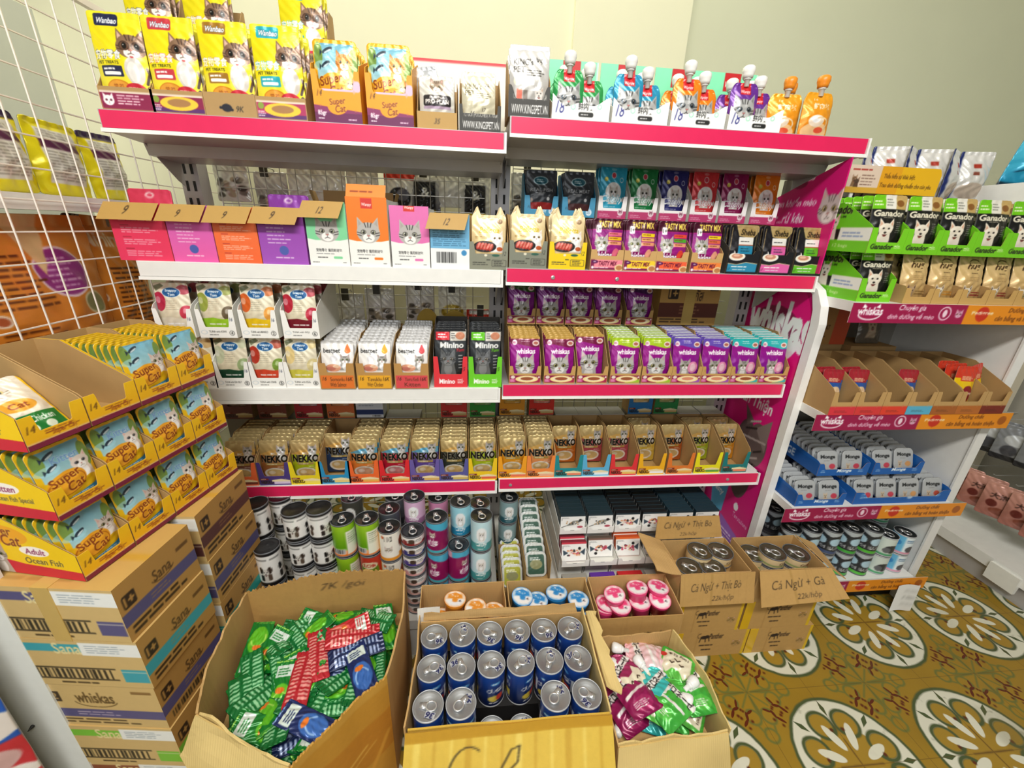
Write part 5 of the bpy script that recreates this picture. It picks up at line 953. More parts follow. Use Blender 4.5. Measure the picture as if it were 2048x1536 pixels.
# ============ white end unit
UX0,UX1,UY=1.145,1.85,1.1
g=thing('end_gondola','white steel shelving unit between the magenta panel and the tiled aisle','shelving',(1.49,1.5,0))
def gb(name,x0,y0,z0,x1,y1,z1,m=WHITE): return MB().box(x0-1.49,y0-1.5,z0,x1-1.49,y1-1.5,z1).obj(name,m,g)
gb('side_panel',UX1-.05,UY+.03,0,UX1-.03,1.56,1.62); gb('back_panel',UX0,1.545,0,UX1-.05,1.56,1.62,mat('unit_back','9a968c',.6)); gb('plinth',UX0,UY+.06,.0,UX1-.05,UY+.075,.10,DARKM); gb('front_post',UX1-.055,UY+.025,0,UX1-.02,UY+.032,1.5)
def rail_art(cut):
    A=Art(.084,340,'e88f1a'); A.rect(0,0,cut,.084,'9c1248'); h=.084
    A.text('whiskas',.03,.032,.14,.062,'ffffff',.03); A.line(arc(.085,.035,.05,.022,190,350),.005,'ffffff'); A.poly([(.045,.058),(.05,.076),(.065,.062)],'ffffff'); A.poly([(.125,.058),(.12,.076),(.105,.062)],'ffffff')
    A.text('Chuyên gia',.21,.046,.33,.074,'ffffff',.01,.15); A.text('dinh dưỡng về mèo',.17,.012,.38,.042,'ffffff',.01,.15)
    A.ell(.425,.042,.028,.028,'f4d8e4'); A.ell(.425,.042,.023,.023,'9c1248'); A.ell(.425,.042,.01,.016,'f4d8e4'); cat(A,.49,.04,.017,'d89ab8','6a0a34','e8c0d4')
    A.ell(.6,.042,.03,.03,'c8301a'); A.poly([(.57,.042),(.63,.042),(.6,.008)],'c8301a'); A.text('Pedigree',.55,.036,.65,.054,'fff0d0',.02); A.text('Dưỡng chất',.72,.046,.85,.074,'5a2a08',.01,.15); A.text('cân bằng và hoàn thiện',.67,.01,.92,.042,'5a2a08',.01,.15); A.ell(.955,.04,.022,.022,'a85a14'); return A
for z,lab in ((.16,'base shelf of the white end unit over its dark plinth'),(.522,'white end shelf stacked with blue trays of foil tubs'),(.892,'white end shelf with the half empty kraft dog pouch trays'),(1.252,'white end shelf with the lime green and tan dog pouches')):
    t=thing('shelf',lab,'shelf',(1.47,UY,z),0,'shelves of the white end unit'); w_=UX1-.06-UX0
    MB().prism([(0,-.03),(.43,-.03),(.43,0),(0,0)],-w_/2-.005,w_/2-.01,'x').obj('deck',WHITE,t)
    obj('price_strip',cached('rail',lambda:slab_panel_mesh('price_strip',rail_art(.52),.73,.058,None,.002,'e8e4dc')),SIGN,t,(.005,-.0075,-.057))
t=thing('shelf','topmost black shelf of the white end unit behind the yellow card','shelf',(1.49,1.42,1.56)); MB().box(-.34,-.02,-.02,.29,.12,0).obj('deck',DARKM,t)
# --- level one: lime and tan pouches
def art_ganador():
    A=Art(1.55,70,'1c1c1a'); A.rect(0,1.12,1,1.55,'74c81e'); A.rect(.35,1.12,.66,1.55,'ece8dc'); A.rect(.66,1.12,1,1.55,'c8a868'); A.ell(.8,1.3,.12,.1,'8a5a2a'); A.bars(.04,1.2,.32,1.4,2,'eaf8d0'); A.bars(.38,1.2,.62,1.45,3,'8a8a80'); A.text('Ganador',.06,.9,.94,1.08,'f0e8d0',.035,.1); A.bars(.3,.84,.7,.87,1,'d8d0b8'); dog(A,.42,.5,.24); A.rect(0,0,1,.08,'74c81e'); A.bars(.72,.4,.92,.75,6,'8a8a80',.35); return A
def art_gfront():
    A=Art(.85,70,'74c81e'); A.text('Ganador',.08,.1,.7,.22,'243014',.035,.1); A.bars(.74,.12,.95,.2,2,'f0f8e0'); A.text('17',.06,.6,.16,.72,'1c3a10',0,.3); return A
def art_gside():
    A=Art(.58,120,'6cc81c'); A.text('Ganador',.26,.44,.68,.54,'16200c',.035,.1,'e8e0b0',.05); A.text('PREMIUM',.36,.39,.58,.42,'16200c',.01); A.rect(0,.14,1,.26,'1a1a16'); A.rect(.55,.12,1,.28,'eef2ea'); A.bars(.6,.16,.95,.24,2,'8aa0c8'); dog(A,.42,.33,.09); A.rect(0,0,1,.13,'74d024'); A.text('12 bags',.5,.04,.72,.09,'e8f8d0'); return A
LIME=mat('lime_card','74c81e',.5)
def gtray(x,y,z,w,n,label,side=False,wn='lime',lean=.15,sp=.02,front=True):
    tray('gan',x,y,z,w,.24,.135,.068,.03,art_gfront,label,'lime pouch trays',shellm=LIME,e=.14,slope=.55)
    fill(cached('gan',lambda:pouch_mesh('lime_black_pouch',art_ganador(),w*.92,.138,.012)),FOIL,x,y,z,n,(.24,.138),lean,'lime black pouch',label,'lime_black_pouch','lime and black dog pouches',z0=.018)
    if side:
        A=art_gside(); V,F,ink=panel_geo(A,.24,.137,lambda u:.066+.071*min(1,(1-u)/.5)); M=Matrix.Translation((-w/2-.0006,.12,0))@Matrix.Rotation(-math.pi/2,4,'Z')
        V=[tuple(M@Vector(p)) for p in V]; return obj('side_print',mk('side_print',V,F,ink),CARD,bpy.data.objects[[o.name for o in COL.objects if o.get('label')==label][-1]])
W1=.112
gtray(1.205,1.13,1.252,W1,6,'lower lime tray beside the magenta panel',True)
for k in range(6):
    gtray(1.176+.1125*k,1.12,1.391,W1-.002,(7,4,6,5,4,5)[k],f"{NTH[k]} upper lime tray from the magenta panel",k==0)
for k in range(6): 
    if k: tag(MB().box(1.176+.1125*k-(.03 if k==1 else .052),1.245,1.2525,1.176+.1125*k+.052,1.34,1.3905).obj('carton',TKRAFT),f"plain kraft carton holding up the {NTH[k]} upper lime tray",'carton','plain cartons behind the front row')
def art_hug(c):
    A=Art(1.55,64,'d4b47a'); A.grad(0,0,1,1.55,'b8935a','e0c48c'); A.rect(0,1.4,1,1.55,'c8882a' if c=='o' else 'b8935a'); A.text('hug',.24,.95,.74,1.2,'3a2414',.02,.3); A.line(arc(.5,1.22,.16,.08,20,160),.03,'3a2414'); A.bars(.35,.86,.7,.9,1,'5a4024'); A.bars(.3,.62,.75,.78,3,'8a6a40',.3); dog(A,.32,.3,.16,'ece2d0' if c!='p' else 'b89a78','2a1c14','5a4030'); A.rect(.5,.2,1,.24,{'o':'c8862a','r':'8a2a2a','g':'4a7a5a','p':'8a6a3a'}[c]); A.rect(.5,.28,1,.31,{'o':'c8862a','r':'8a2a2a','g':'4a7a5a','p':'8a6a3a'}[c]); return A
for k,c in enumerate('porrg'):
    x=1.328+.095*k; lab=f"{NTH[k]} low tan tray after the lower lime tray"
    tray('hug',x,1.11,1.252,.093,.12,.06,.045,.02,lambda:(lambda A:(A.rect(0,0,1,.02,'a8814a'),A)[1])(Art(.5,40,'c8a05e')),lab,'low tan trays',slope=.3)
    fill(cached(('hug',c),lambda:pouch_mesh('tan_pouch',art_hug(c),.086,.15,.018,.004,crk=.0015)),FOIL,x,1.11,1.252,2,.045,.2,f"{['pug picture','amber striped','red striped','maroon striped','green striped'][k]} tan pouch",lab,'tan_pouch','tan dog pouches',z0=.004,y0=.02)
t=thing('promo_card','yellow and pale pink promotional card standing above the lime pouches','card',(1.395,1.375,1.572)); A=Art(.235,230,'e9a51c'); A.rect(.56,0,1,.235,'efb818'); A.rect(0,0,.34,.235,'e4cdb8'); A.bars(.03,.19,.32,.22,1,'b03a30'); A.bars(.14,.06,.32,.17,4,'8a6a5a',.35); dog(A,.07,.12,.03,'8a6a4a'); dog(A,.1,.1,.03,'5a4434'); A.rect(0,0,.34,.05,'d8a83a'); A.text('Thấu hiểu sự khác biệt.',.38,.13,.72,.19,'4a2a10',.01,.15); A.text('Trao dinh dưỡng chuẩn cho cún yêu.',.36,.05,.93,.11,'4a2a10',.01,.15)
obj('card',slab_panel_mesh('card',A,.335,.082,lambda u:.082 if u<.96 else .082-.02*((u-.96)/.04)**2,.004,'e9a51c'),SIGN,t)
MB().box(-.14,.004,-.318,-.13,.008,.02).obj('stand_strip',WPLAS,t)
def art_silverbag(): A=Art(1.25,56,'d8d6d0'); A.grad(0,0,1,1.25,'c4c2bc','e8e6e2'); A.rect(.4,.85,.62,.95,'b03a2a'); A.rect(.42,.68,.6,.76,'8a4a3a'); A.ell(.5,.3,.4,.2,'b8a898'); A.rect(0,0,.08,1.25,'23306a'); return A
sb=pouch_mesh('silver_bag',art_silverbag(),.11,.165,.025,.004,crk=.002)
for k in range(6): put('silver_bag',sb,FOIL,(1.345+.084*k,1.455,1.562),f"{NTH[k]} silver white bag along the black shelf from the pink rail",'bag','silver bags on the black top shelf',(0,0,(.7,-.3,.6,-.25,.55,-.2)[k]))
A=Art(1.4,60,'35b4d4'); A.grad(0,0,1,1.4,'1f8fb8','5accE4'.lower()); A.line([(.1,.3),(.5,.5),(.9,.4)],.02,'123a5a'); A.line([(.1,.9),(.6,.8),(1,1.0)],.03,'e4f4f8'); A.rect(0,0,1,.12,'16303e')
put('blue_bag',pouch_mesh('blue_bag',A,.19,.26,.05,.006,crk=.004),FOIL,(1.985,1.45,1.6),'crumpled sky blue bag at the far end of the black shelf','bag',None,(0,.22,-.2))
tag(MB().box(1.84,1.40,1.545,2.15,1.56,1.598).obj('black_tray',DARKM),'black tray carrying the crumpled sky blue bag','tray')
# --- level two: half empty kraft trays
def kt(x0,x1,c,label,cont,hb=.148):
    w=x1-x0; x=(x0+x1)/2
    def a_(): A=Art(.9,40,'c09a62'); A.rect(0,0,1,.33,c); A.bars(.2,.08,.8,.2,2,'2a1c14',.3,.5); return A
    tray('kt'+c+str(round(w,3)),x,1.092,.892,w,.24,hb,.08,.045,a_,label,'kraft dog pouch trays',e=.16,slope=.45); return x,label
def art_dogp(c1,c2): A=Art(1.5,50,c1); A.rect(0,1.1,1,1.5,c2); A.ell(.6,.55,.3,.3,'8a1f2a' if c1=='f2c818' else 'e8c8a0'); A.text('Pedigree',.3,.5,.9,.66,'fff4d8',.02); A.rect(.2,1.0,.9,1.2,'d8402a' if c1=='f2c818' else c2); A.bars(.25,1.03,.85,1.17,3,'f8d8a8'); dog(A,.55,.16,.14,'f4ead8','3a2a20'); A.ell(.2,.3,.1,.1,'8ac0d8'); return A
PX2=[(1605,1688),(1690,1742),(1745,1798),(1800,1868),(1871,1906),(1908,1962),(1965,2028)]
bl=pouch_mesh('dog_pouch',art_dogp('2a5aa8','a82a34'),.075,.13,.014); ye=pouch_mesh('dog_pouch',art_dogp('f2c818','d8402a'),.078,.15,.014)
for i,((a,b_),c,cn) in enumerate(zip(PX2,('d83440','d83a3a','e0402c','5ab0d0','a8602a','b86a2c','7a2a1c'),('red banded','red banded','scarlet banded','blue banded','brown banded','amber banded','maroon banded'))):
    x0,x1=1.146+.0923*i,1.146+.0923*i+.0905; x,lab=kt(x0,x1,c,f"{NTH[i]} half empty kraft tray from the magenta panel, {cn}",None)
    if i in (0,1,3): put('dog_pouch',bl,FOIL,(x,1.15,.8945),f"blue dog pouch leaning in the {NTH[i]} kraft tray",'pouch','dog pouches in kraft trays',(-.15,.05,0)); 
    if i in (0,1): put('dog_pouch',bl,FOIL,(x-.003,1.18,.8945),f"blue dog pouch behind another in the {NTH[i]} kraft tray",'pouch','dog pouches in kraft trays',(-.1,-.03,0))
    if i==5:
        for k in range(3): put('dog_pouch',ye,FOIL,(x+(-.003,.004,0)[k],1.125+.03*k,.8945),f"{ORD[k]} yellow dog pouch in the sixth kraft tray",'pouch','dog pouches in kraft trays',(-.12,(.05,-.05,.03)[k],0))
    if i==6: put('dog_pouch',ye,FOIL,(x-.004,1.15,.8945),"yellow dog pouch leaning in the seventh kraft tray",'pouch','dog pouches in kraft trays',(-.15,-.12,.3))
def art_adult(): A=Art(.42,150,'b08548'); A.rect(.76,0,1,.42,'c8502a'); A.ell(.26,.24,.09,.12,'3a2a14'); A.ell(.26,.24,.08,.105,'b08548'); A.ell(.26,.24,.06,.05,'3a2a14'); A.rect(.12,.2,.17,.28,'2a1c10'); A.rect(.35,.2,.4,.28,'2a1c10'); A.text('สูบไก่ ADULT',.46,.2,.7,.3,'3a2410',.02); A.bars(.46,.1,.7,.17,2,'3a2410',.4); return A
put('shipping_carton',box_print('shipping_carton',.26,.13,.15,'b08548',f=art_adult()),CARD,(1.29,1.45,1.05),'brown dog food shipping carton with red end behind kraft trays','carton')
tag(MB().box(1.16,1.39,.8925,1.42,1.51,1.049).obj('carton',TKRAFT),'plain kraft carton under the red ended shipping carton','carton','plain cartons behind the front row')
tag(MB().box(1.43,1.36,.8925,1.62,1.5,1.05).obj('carton',TKRAFT),'plain kraft carton under the grey dog pouch','carton','plain cartons behind the front row')
A=Art(1.3,40,'6a6458'); dog(A,.5,.7,.22,'b8a890'); put('dog_pouch',pouch_mesh('dog_pouch',A,.1,.13,.014),FOIL,(1.53,1.40,1.052),'dim grey brown dog pouch beside the red ended carton','pouch',None,(-.15,0,0))
# --- level three: foil tubs in blue trays
def art_monge(v): A=Art(1.0,50,'b4b7b9'); A.text('Monge',.16,.6,.86,.8,'2a2c2e',.04); A.bars(.3,.52,.7,.56,1,'6a6a6a'); dog(A,.3,.3,.11,'c8b8a0'); A.ell(.72,.28,.16,.12,('c8485a','d8a068','c85a4a')[v]); A.rect(.0,.0,1,.1,'d8d8d8'); return A
BLUE=mat('blue_tray_card','1a5fae',.5)
def btray(x,y,z,w,d,label,side=False):
    def a_(): A=Art(.25,90,'1a5fae'); A.text('Monge',.38,.05,.66,.13,'ffffff',.03,.15); A.bars(.8,.06,.92,.12,2,'a8c8f0'); A.bars(.06,.06,.16,.12,2,'a8c8f0'); return A
    t=tray('mg'+str(w),x,y,z,w,d,.07,.05,.026,a_,label,'blue foil tub trays',shellm=BLUE,e=.07,k=.08,slope=.1)
    if side:
        A=Art(.2,100,'1656a0'); A.text('MONGE',.2,.05,.62,.15,'e8f0fa',.03); V,F,ink=panel_geo(A,d-.01,.046); M=Matrix.Translation((-w/2-.0008,d/2,.001))@Matrix.Rotation(-math.pi/2,4,'Z'); obj('side_print',mk('side_print',[tuple(M@Vector(p)) for p in V],F,ink),CARD,t)
def files(x,y,z,n,what,v,sp=.026):
    for k in range(n): tub(('mg',v),lambda:art_monge(v),.082,.082,.02,(x+random.uniform(-.002,.002),y+sp*k,z+.001*k),(-.32+random.uniform(-.04,.04),random.uniform(-.03,.03),0),f"{ORD[k]} silver foil tub in {what}",'silver foil tubs')
btray(1.25,1.108,.5225,.19,.3,'lower blue tray at the magenta panel',True); btray(1.575,1.108,.5225,.385,.3,'wide lower blue tray toward the aisle')
files(1.203,1.125,.527,7,'the first lower file from the magenta panel',0); files(1.297,1.118,.527,6,'the second lower file from the magenta panel',0)
for k in range(4): files(1.433+.094*k,1.118,.527,4,f"file {('one','two','three','four')[k]} of the wide lower blue tray",(0,0,1,2)[k])
for x,w_ in ((1.252,.22),(1.578,.37)): tag(MB().box(x-w_/2+.02,1.30 if w_>.3 else 1.34,.5265,x+w_/2-.03,1.405,.617).obj('tub_stack',FOILM),f"row of silver tubs packed deep inside the {'wide' if w_>.3 else 'narrow'} lower tray",'foil tub')
btray(1.345,1.15,.62,.2,.3,'upper blue tray nearer the magenta panel',True); btray(1.565,1.15,.62,.2,.3,'upper blue tray nearer the aisle')
for xx,n,v,w_ in ((1.297,11,0,'the first upper file from the magenta panel'),(1.393,10,0,'the second upper file from the magenta panel'),(1.517,11,0,'the third upper file from the magenta panel'),(1.613,10,1,'the fourth upper file from the magenta panel')): files(xx,1.162 if v==0 else 1.17,.6245,n,w_,v,.0245)
# --- base level: dog food tins
def art_realcan(c): A=Art(.5,130,'2c2f33'); A.poly([(0,.5),(1,.5),(1,.46),(.8,.4),(.6,.47),(.4,.4),(.2,.47),(0,.42)],'b8c0c4'); [A.ell(x,.28,.1,.09,'b8d8e8') or A.ell(x,.28,.09,.075,'1a5a8a') for x in (.25,.5,.75)]; [A.text('REAL FISH',x-.1,.1,x+.1,.17,'e8eaec',.02) for x in (.25,.5,.75)]; A.rect(0,0,1,.06,c); return A
def art_lightcan(): A=Art(.5,130,'6ab8e0'); A.rect(.4,0,.62,.5,'e8f4fa'); A.ell(.52,.14,.08,.1,'5a5a60'); A.rect(0,0,1,.05,'e0a0b8'); A.ell(.3,.3,.06,.08,'3a8ac8'); A.bars(.42,.34,.6,.44,3,'3a6a9a'); return A
def art_greycan(): A=Art(.5,130,'d8e4dc'); A.ell(.5,.2,.12,.12,'3a3c40'); A.ell(.42,.16,.06,.08,'6a6c70'); A.rect(0,0,1,.06,'58a878'); A.rect(.7,.1,1,.5,'5ab8d8'); return A
row=[(1605,1066,'4a4a50'),(1640,1056,'3a6a9a'),(1683,1053,'4a5a80'),(1722,1052,'4ab048'),(1760,1060,'5ac040')]
for k in range(5):
    x=1.235+.083*k
    for lv in range(2): can(('real',k),lambda:art_realcan(row[k][2]),Rc,.108,(x,1.165-.004*k,.1605+.1095*lv),f"{'upper' if lv else 'lower'} dark fish dog tin, {NTH[k]} column from the tuna cartons",'can','dark dog tins',dark=True,tab=lv==1)
    can(('real',k),lambda:art_realcan(row[k][2]),Rc,.108,(x+.02,1.28,.1605),f"lower dark dog tin of the {NTH[k]} rear column",'can','dark dog tins',dark=True)
    can(('real',k),lambda:art_realcan(row[k][2]),Rc,.108,(x+.02,1.28,.27),f"upper dark dog tin of the {NTH[k]} rear column",'can','dark dog tins',dark=True)
for lv in range(2):
    can('gr',art_greycan,Rc,.09,(1.648,1.15,.1605+.0915*lv),f"{'upper' if lv else 'lower'} pale green tin beside the light blue tins",'can','pale dog tins',tab=lv==1)
    can('lb',art_lightcan,Rc,.09,(1.73,1.155,.1605+.0915*lv),f"{'upper' if lv else 'lower'} light blue tin by the white side panel",'can','pale dog tins',tab=lv==1)
    can('gr2',art_greycan,Rc,.09,(1.685,1.235,.1605+.0915*lv),f"{'upper' if lv else 'lower'} pale green tin in the rear column",'can','pale dog tins',tab=False)
can('gr3',art_greycan,Rc,.09,(1.685,1.236,.3435),'topmost pale green tin under the rear of the foil tub shelf','can','pale dog tins',tab=False)
t=thing('paper_sheet','white printed sheet taped round the foot of the white end unit','paper',(1.79,1.09,.0)); m=MB()
A=Art(1.1,40,'eeeeea'); A.bars(.2,.2,.8,.9,7,'b8b8b4',.3)
V=[];n=16
for j in range(9):
    for i in range(n+1):
        u=i/n; s=u*.16; V.append(((-.085+s if s<.1 else .015+(s-.1)*.45)+.01*j/8, (-.004-.012*(1-j/8)) if s<.1 else -.004-.012*(1-j/8)+(s-.1)*.9, .004+.125*j/8+.006*math.sin(u*7)))
obj('sheet',mk('sheet',V,gridfaces(n,8),A.sample(np.array([(k%(n+1))/n for k in range(len(V))]),np.array([(k//(n+1))/8*1.1 for k in range(len(V))]))),SIGN,t)
# ============ unit across the aisle
g=thing('aisle_gondola','white shelving unit across the tiled aisle with hanging pink and grey packets','shelving',(2.6,.9,0))
MB().box(-.32,-1.2,.09,.1,.72,.14).obj('base_deck',WHITE,g); MB().box(-.3,-1.2,0,-.285,.72,.09).obj('kick_plate',GREYM,g); MB().box(.07,-1.2,.14,.09,.72,1.7).obj('back_panel',mat('unit_back','9a968c',.6),g)
MB().box(-.05,.70,.14,.05,.72,1.5).obj('slotted_post',mat('beige_post','d4cbb4',.5),g)
def art_pinkp(): A=Art(1.3,60,'c88a7c'); A.grad(0,0,1,1.3,'a86a5e','d49c8c'); A.text('大泡口',.2,.75,.85,.95,'3a2420',.02); A.ell(.3,.55,.14,.14,'6a2a24'); A.ell(.6,.3,.3,.15,'8a4a3a'); return A
def art_greyp(): A=Art(1.3,50,'8a8c90'); A.ell(.5,.8,.3,.2,'c8cacc'); A.rect(0,0,1,.2,'2a2a2e'); A.ell(.4,.4,.2,.2,'4a4a50'); return A
pk=pouch_mesh('hanging_packet',art_pinkp(),.13,.17,.014,.01,crk=.0015); gk=pouch_mesh('hanging_packet',art_greyp(),.13,.17,.012,.01,crk=.0015)
for k in range(6):
    a=.95+.085*k
    put('hanging_packet',pk,FOIL,(2.44-.012*(k%2),a+.13,.235),f"{NTH[k]} pink dog treat packet hanging low, counted from the aisle front",'packet','pink hanging packets',(.0,0,-1.1))
    put('hanging_packet',gk,FOIL,(2.46-.012*(k%2),a+.19,.50),f"{NTH[k]} grey packet hanging above the pink ones, counted from the aisle front",'packet','grey hanging packets',(0,0,-1.1))
    MB().tube([(2.66,a+.13,.402),(2.47,a+.13,.408),(2.455,a+.13,.416)],.002).obj('hook',STEEL,g).location=(-2.6,-.9,0)
    MB().tube([(2.66,a+.19,.667),(2.49,a+.19,.673),(2.475,a+.19,.681)],.002).obj('hook',STEEL,g).location=(-2.6,-.9,0)
tag(MB().prism([(-.001,0),(.012,0),(.02,.075),(.016,.08),(-.001,.08)],-.055,.05,'x').obj('paper_card',WCARD,None,(2.268,1.13,.05),(0,0,-1.57)),'white folded paper hanging on the far shelf lip across the aisle','paper')
# ============ left side: wire rack seen from behind
g=thing('wire_rack','white wire mesh rack along the left side with pale end board','shelving',(-1.0,1.1,0))
m=MB(); 
for k in range(19): y=.77+.0702*k-1.1; m.tube([(0,y,.62),(0,y,1.93)],.0021,5)
for k in range(20): z=.62+.0688*k; m.tube([(-.004,-.36,z),(-.004,.95,z)],.0021,5)
m.obj('wire_mesh',WIREW,g)
MB().box(-.01,-.37,1.925,.005,.95,1.94).obj('top_bar',WIREW,g)
MB().box(-.13,-.40,0,.05,-.375,1.1).obj('end_board',mat('white_board','e9ece8',.4),g)
sc=MB().lathe([(.004,0),(.004,.002),(.001,.012)],10,M=Matrix.Translation((-.02,-.401,.30))@Matrix.Rotation(math.pi/2,4,'X')).obj('screw',DARKM,g)
t=thing('rack_shelf','pale enamel shelf behind the wire mesh holding yellow bags','shelf',(-1.2,1.15,1.425)); MB().box(-.2,-.42,0,.185,.55,.035).obj('deck',WHITE,t)
def art_yelback(v): A=Art(1.25,70,'e8d818'); A.rect(.16,.2,.88,1.1,'dcd8d0'); A.bars(.2,.25,.84,.75,10,'8a8478',.35); A.rect(.16,.78,.88,.92,'5a2a4a'); A.bars(.2,.95,.84,1.08,3,'8a8478',.35); A.rect(.0,1.12,1,1.25,'3a2a4a' if v else 'd8c818'); return A
for k,(y,rz,ww) in enumerate(((1.01,.0,.13),(1.16,.05,.13),(1.30,-.05,.15),(1.455,.04,.13))):
    put('yellow_bag',cached(('yb',k%2),lambda:pouch_mesh('yellow_bag',art_yelback(k%2),.14,.175,.03,.01,crk=.002)),FOIL,(-1.075,y,1.461),f"{NTH[k]} yellow bag behind the mesh, counted from the room's front",'bag','yellow bags behind the mesh',(0,.04*(-1)**k,math.pi/2+rz))
def art_orange(v):
    A=Art(1.5,130,'d8842c'); A.grad(0,0,1,1.5,'c4701e','e8963a')
    if v==0:
        A.ell(.62,1.02,.2,.22,'f0d8e4'); A.ell(.62,1.02,.185,.2,'9a3a8a'); A.bars(.5,.88,.75,1.16,6,'e0b0d8',.35); A.bars(.08,.75,.5,1.2,9,'6a3410',.4); A.bars(.1,.1,.5,.6,10,'6a3410',.4); A.ell(.78,.72,.11,.11,'d8c8a0'); A.ell(.78,.72,.09,.09,'8a8a5a'); A.poly([(.35,1.5),(.65,1.5),(.5,1.0)],'e8c890')
    else: A.text('Minino',.1,1.2,.7,1.34,'f0d8b8',.03); A.bars(.3,.3,.9,1.0,14,'5a2c10',.4); A.poly([(0,1.5),(.2,1.5),(.05,.4),(0,.3)],'4a2414')
    for k in range(4): A.ell(.12,.45+.24*k,.045,.05,'e8d8c8'); A.ell(.12,.45+.24*k,.032,.036,'a8502a')
    return A
put('orange_bag',pouch_mesh('orange_bag',art_orange(0),.36,.43,.05,.01,crk=.003),FOIL,(-1.085,1.15,.985),'large orange bag with purple round badge behind the mesh','bag','orange bags behind the mesh',(-.0,-.0,math.pi/2))
put('orange_bag',pouch_mesh('orange_bag',art_orange(1),.25,.43,.05,.01,crk=.004),FOIL,(-1.125,1.42,.985),'brown orange bag with pale lettering beside the badge bag','bag','orange bags behind the mesh',(-.0,.06,math.pi/2))
put('orange_bag',pouch_mesh('orange_bag',art_orange(1),.24,.43,.04,.01,crk=.004),FOIL,(-1.12,.86,.985),'dark orange bag at the front end of the mesh','bag','orange bags behind the mesh',(-.0,-.03,math.pi/2))
t=thing('rack_shelf','lower enamel shelf behind the mesh carrying the orange bags','shelf',(-1.2,1.15,.95)); MB().box(-.2,-.365,0,.185,.55,.034).obj('deck',WHITE,t)
A=Art(1.5,140,'1a56b8'); A.grad(0,0,1,1.5,'0f3f98','2a6ad0'); A.rect(0,0,1,.72,'c8303a'); A.ell(.8,.82,.25,.1,'e8e0dc'); A.ell(.75,.62,.22,.09,'d8b0b0'); A.ell(.85,.5,.16,.06,'f0e8e4'); A.ell(.3,.3,.14,.06,'f0e8e4'); A.text('PET',.2,.9,.7,1.1,'ffffff',.04); A.ell(.8,.3,.08,.06,'f4f0f0'); A.bars(.1,.05,.7,.2,3,'f0c8c0',.4)
put('blue_sack',pouch_mesh('blue_sack',A,.32,.72,.06,.01,crk=.003),FOIL,(-1.145,.655,.005),'blue and red pet food sack standing against the end board','sack',None,(0,0,.0))
# ============ stacked shipping cartons
def art_cart_front(c,kind,n=150):
    A=Art(.48,n,'d0b277'); A.rect(.0,.37,.6,.45,c) if kind!=2 else A.rect(0,.1,1,.2,c)
    if kind in (0,1): A.text('Sana' if kind==0 else 'ซานา',.36,.35,.56,.46,'e8d8a0',.02); A.rect(.56,.34,1,.47,'eef0ee'); A.bars(.6,.36,.95,.45,4,'8a9aa8',.3); A.code(.12,.07,.76,.2,'2a2418','d0b277'); A.rect(.12,.07,.76,.085,'2a2418'); A.rect(.12,.19,.76,.205,'2a2418'); A.rect(.8,.06,.99,.2,c); A.rect(.8,.17,.99,.175,'e8e0c8'); A.bars(.3,.02,.7,.05,1,'4a3a20',.6)
    else: A.text('whiskas',.34,.28,.64,.4,'5a4420',.02); A.line(arc(.49,.3,.17,.07,190,350),.008,'5a4420'); A.bars(.1,.02,.9,.09,2,'4a3a20'); A.rect(.8,.4,.96,.43,'8a6a3a'); A.rect(.08,.28,.22,.4,'3a2a18',.01); A.text('12',.1,.31,.2,.38,'c8a566'); A.bars(.3,.12,.7,.18,2,'c8b8c8',.3)
    return A
def art_cart_side(c,kind,n=110):
    A=Art(.62,n,'b58a4a'); A.rect(0,.2,1,.36,c); A.text('Sana',.42,.41,.66,.55,'4a341c',.01); A.line(arc(.54,.45,.15,.07,190,350),.01,'4a341c'); A.rect(.05,.4,.2,.57,'2e2016',.02); A.text('1+',.07,.43,.18,.54,'b58a4a',.04) ; A.bars(.06,.04,.92,.18,2,'3a2814',.5); A.rect(.76,.52,.94,.57,'6a4a24'); A.bars(.34,.24,.64,.33,2,'b58a4a',.25)
    if kind==3: A.code(.06,.04,.75,.17,'2a2418','b58a4a')
    return A
def art_cart_top(): A=Art(.6,60,'c8a05a'); A.rect(0,.27,1,.34,'c89a3a'); A.bars(.1,.05,.9,.2,3,'a07a3a',.3); return A
def cstack(x,y,rz,w,d,hs,cols,phr,tape=True):
    z=0
    for k,(c,kf,ks) in enumerate(cols):
        dz=hs; o=put('shipping_carton',box_print('shipping_carton',w,d,dz-.001,'c8a566',f=art_cart_front(c,kf),r=art_cart_side(c,ks),t=art_cart_top() if k==len(cols)-1 else None),CARD,(x+random.uniform(-.004,.004),y+random.uniform(-.003,.003),z),f"{['bottom','second','third','fourth','top'][k]} brown shipping carton of the {phr} stack",'carton','stacked shipping cartons',(0,0,rz+random.uniform(-.015,.015)))
        z+=dz
    return o
CP,CT,CG,CB='565280','2a9a92','7ac03a','5a3434'
o=cstack(-.842,.788,-.11,.29,.195,.145,[('8a4a30',0,0),(CG,0,0),(CP,2,3),('3aa0b0',0,0),(CP,0,0)],'nearer carton')
MB().box(-.018,-.099,-.003,.018,.099,.1453).obj('packing_tape',mat('packing_tape','c8962a',.2),o); 
o=cstack(-.825,1.005,-.06,.29,.21,.145,[(CT,0,0),(CP,0,0),(CT,0,0),(CP,0,0),(CB,0,0)],'farther carton')
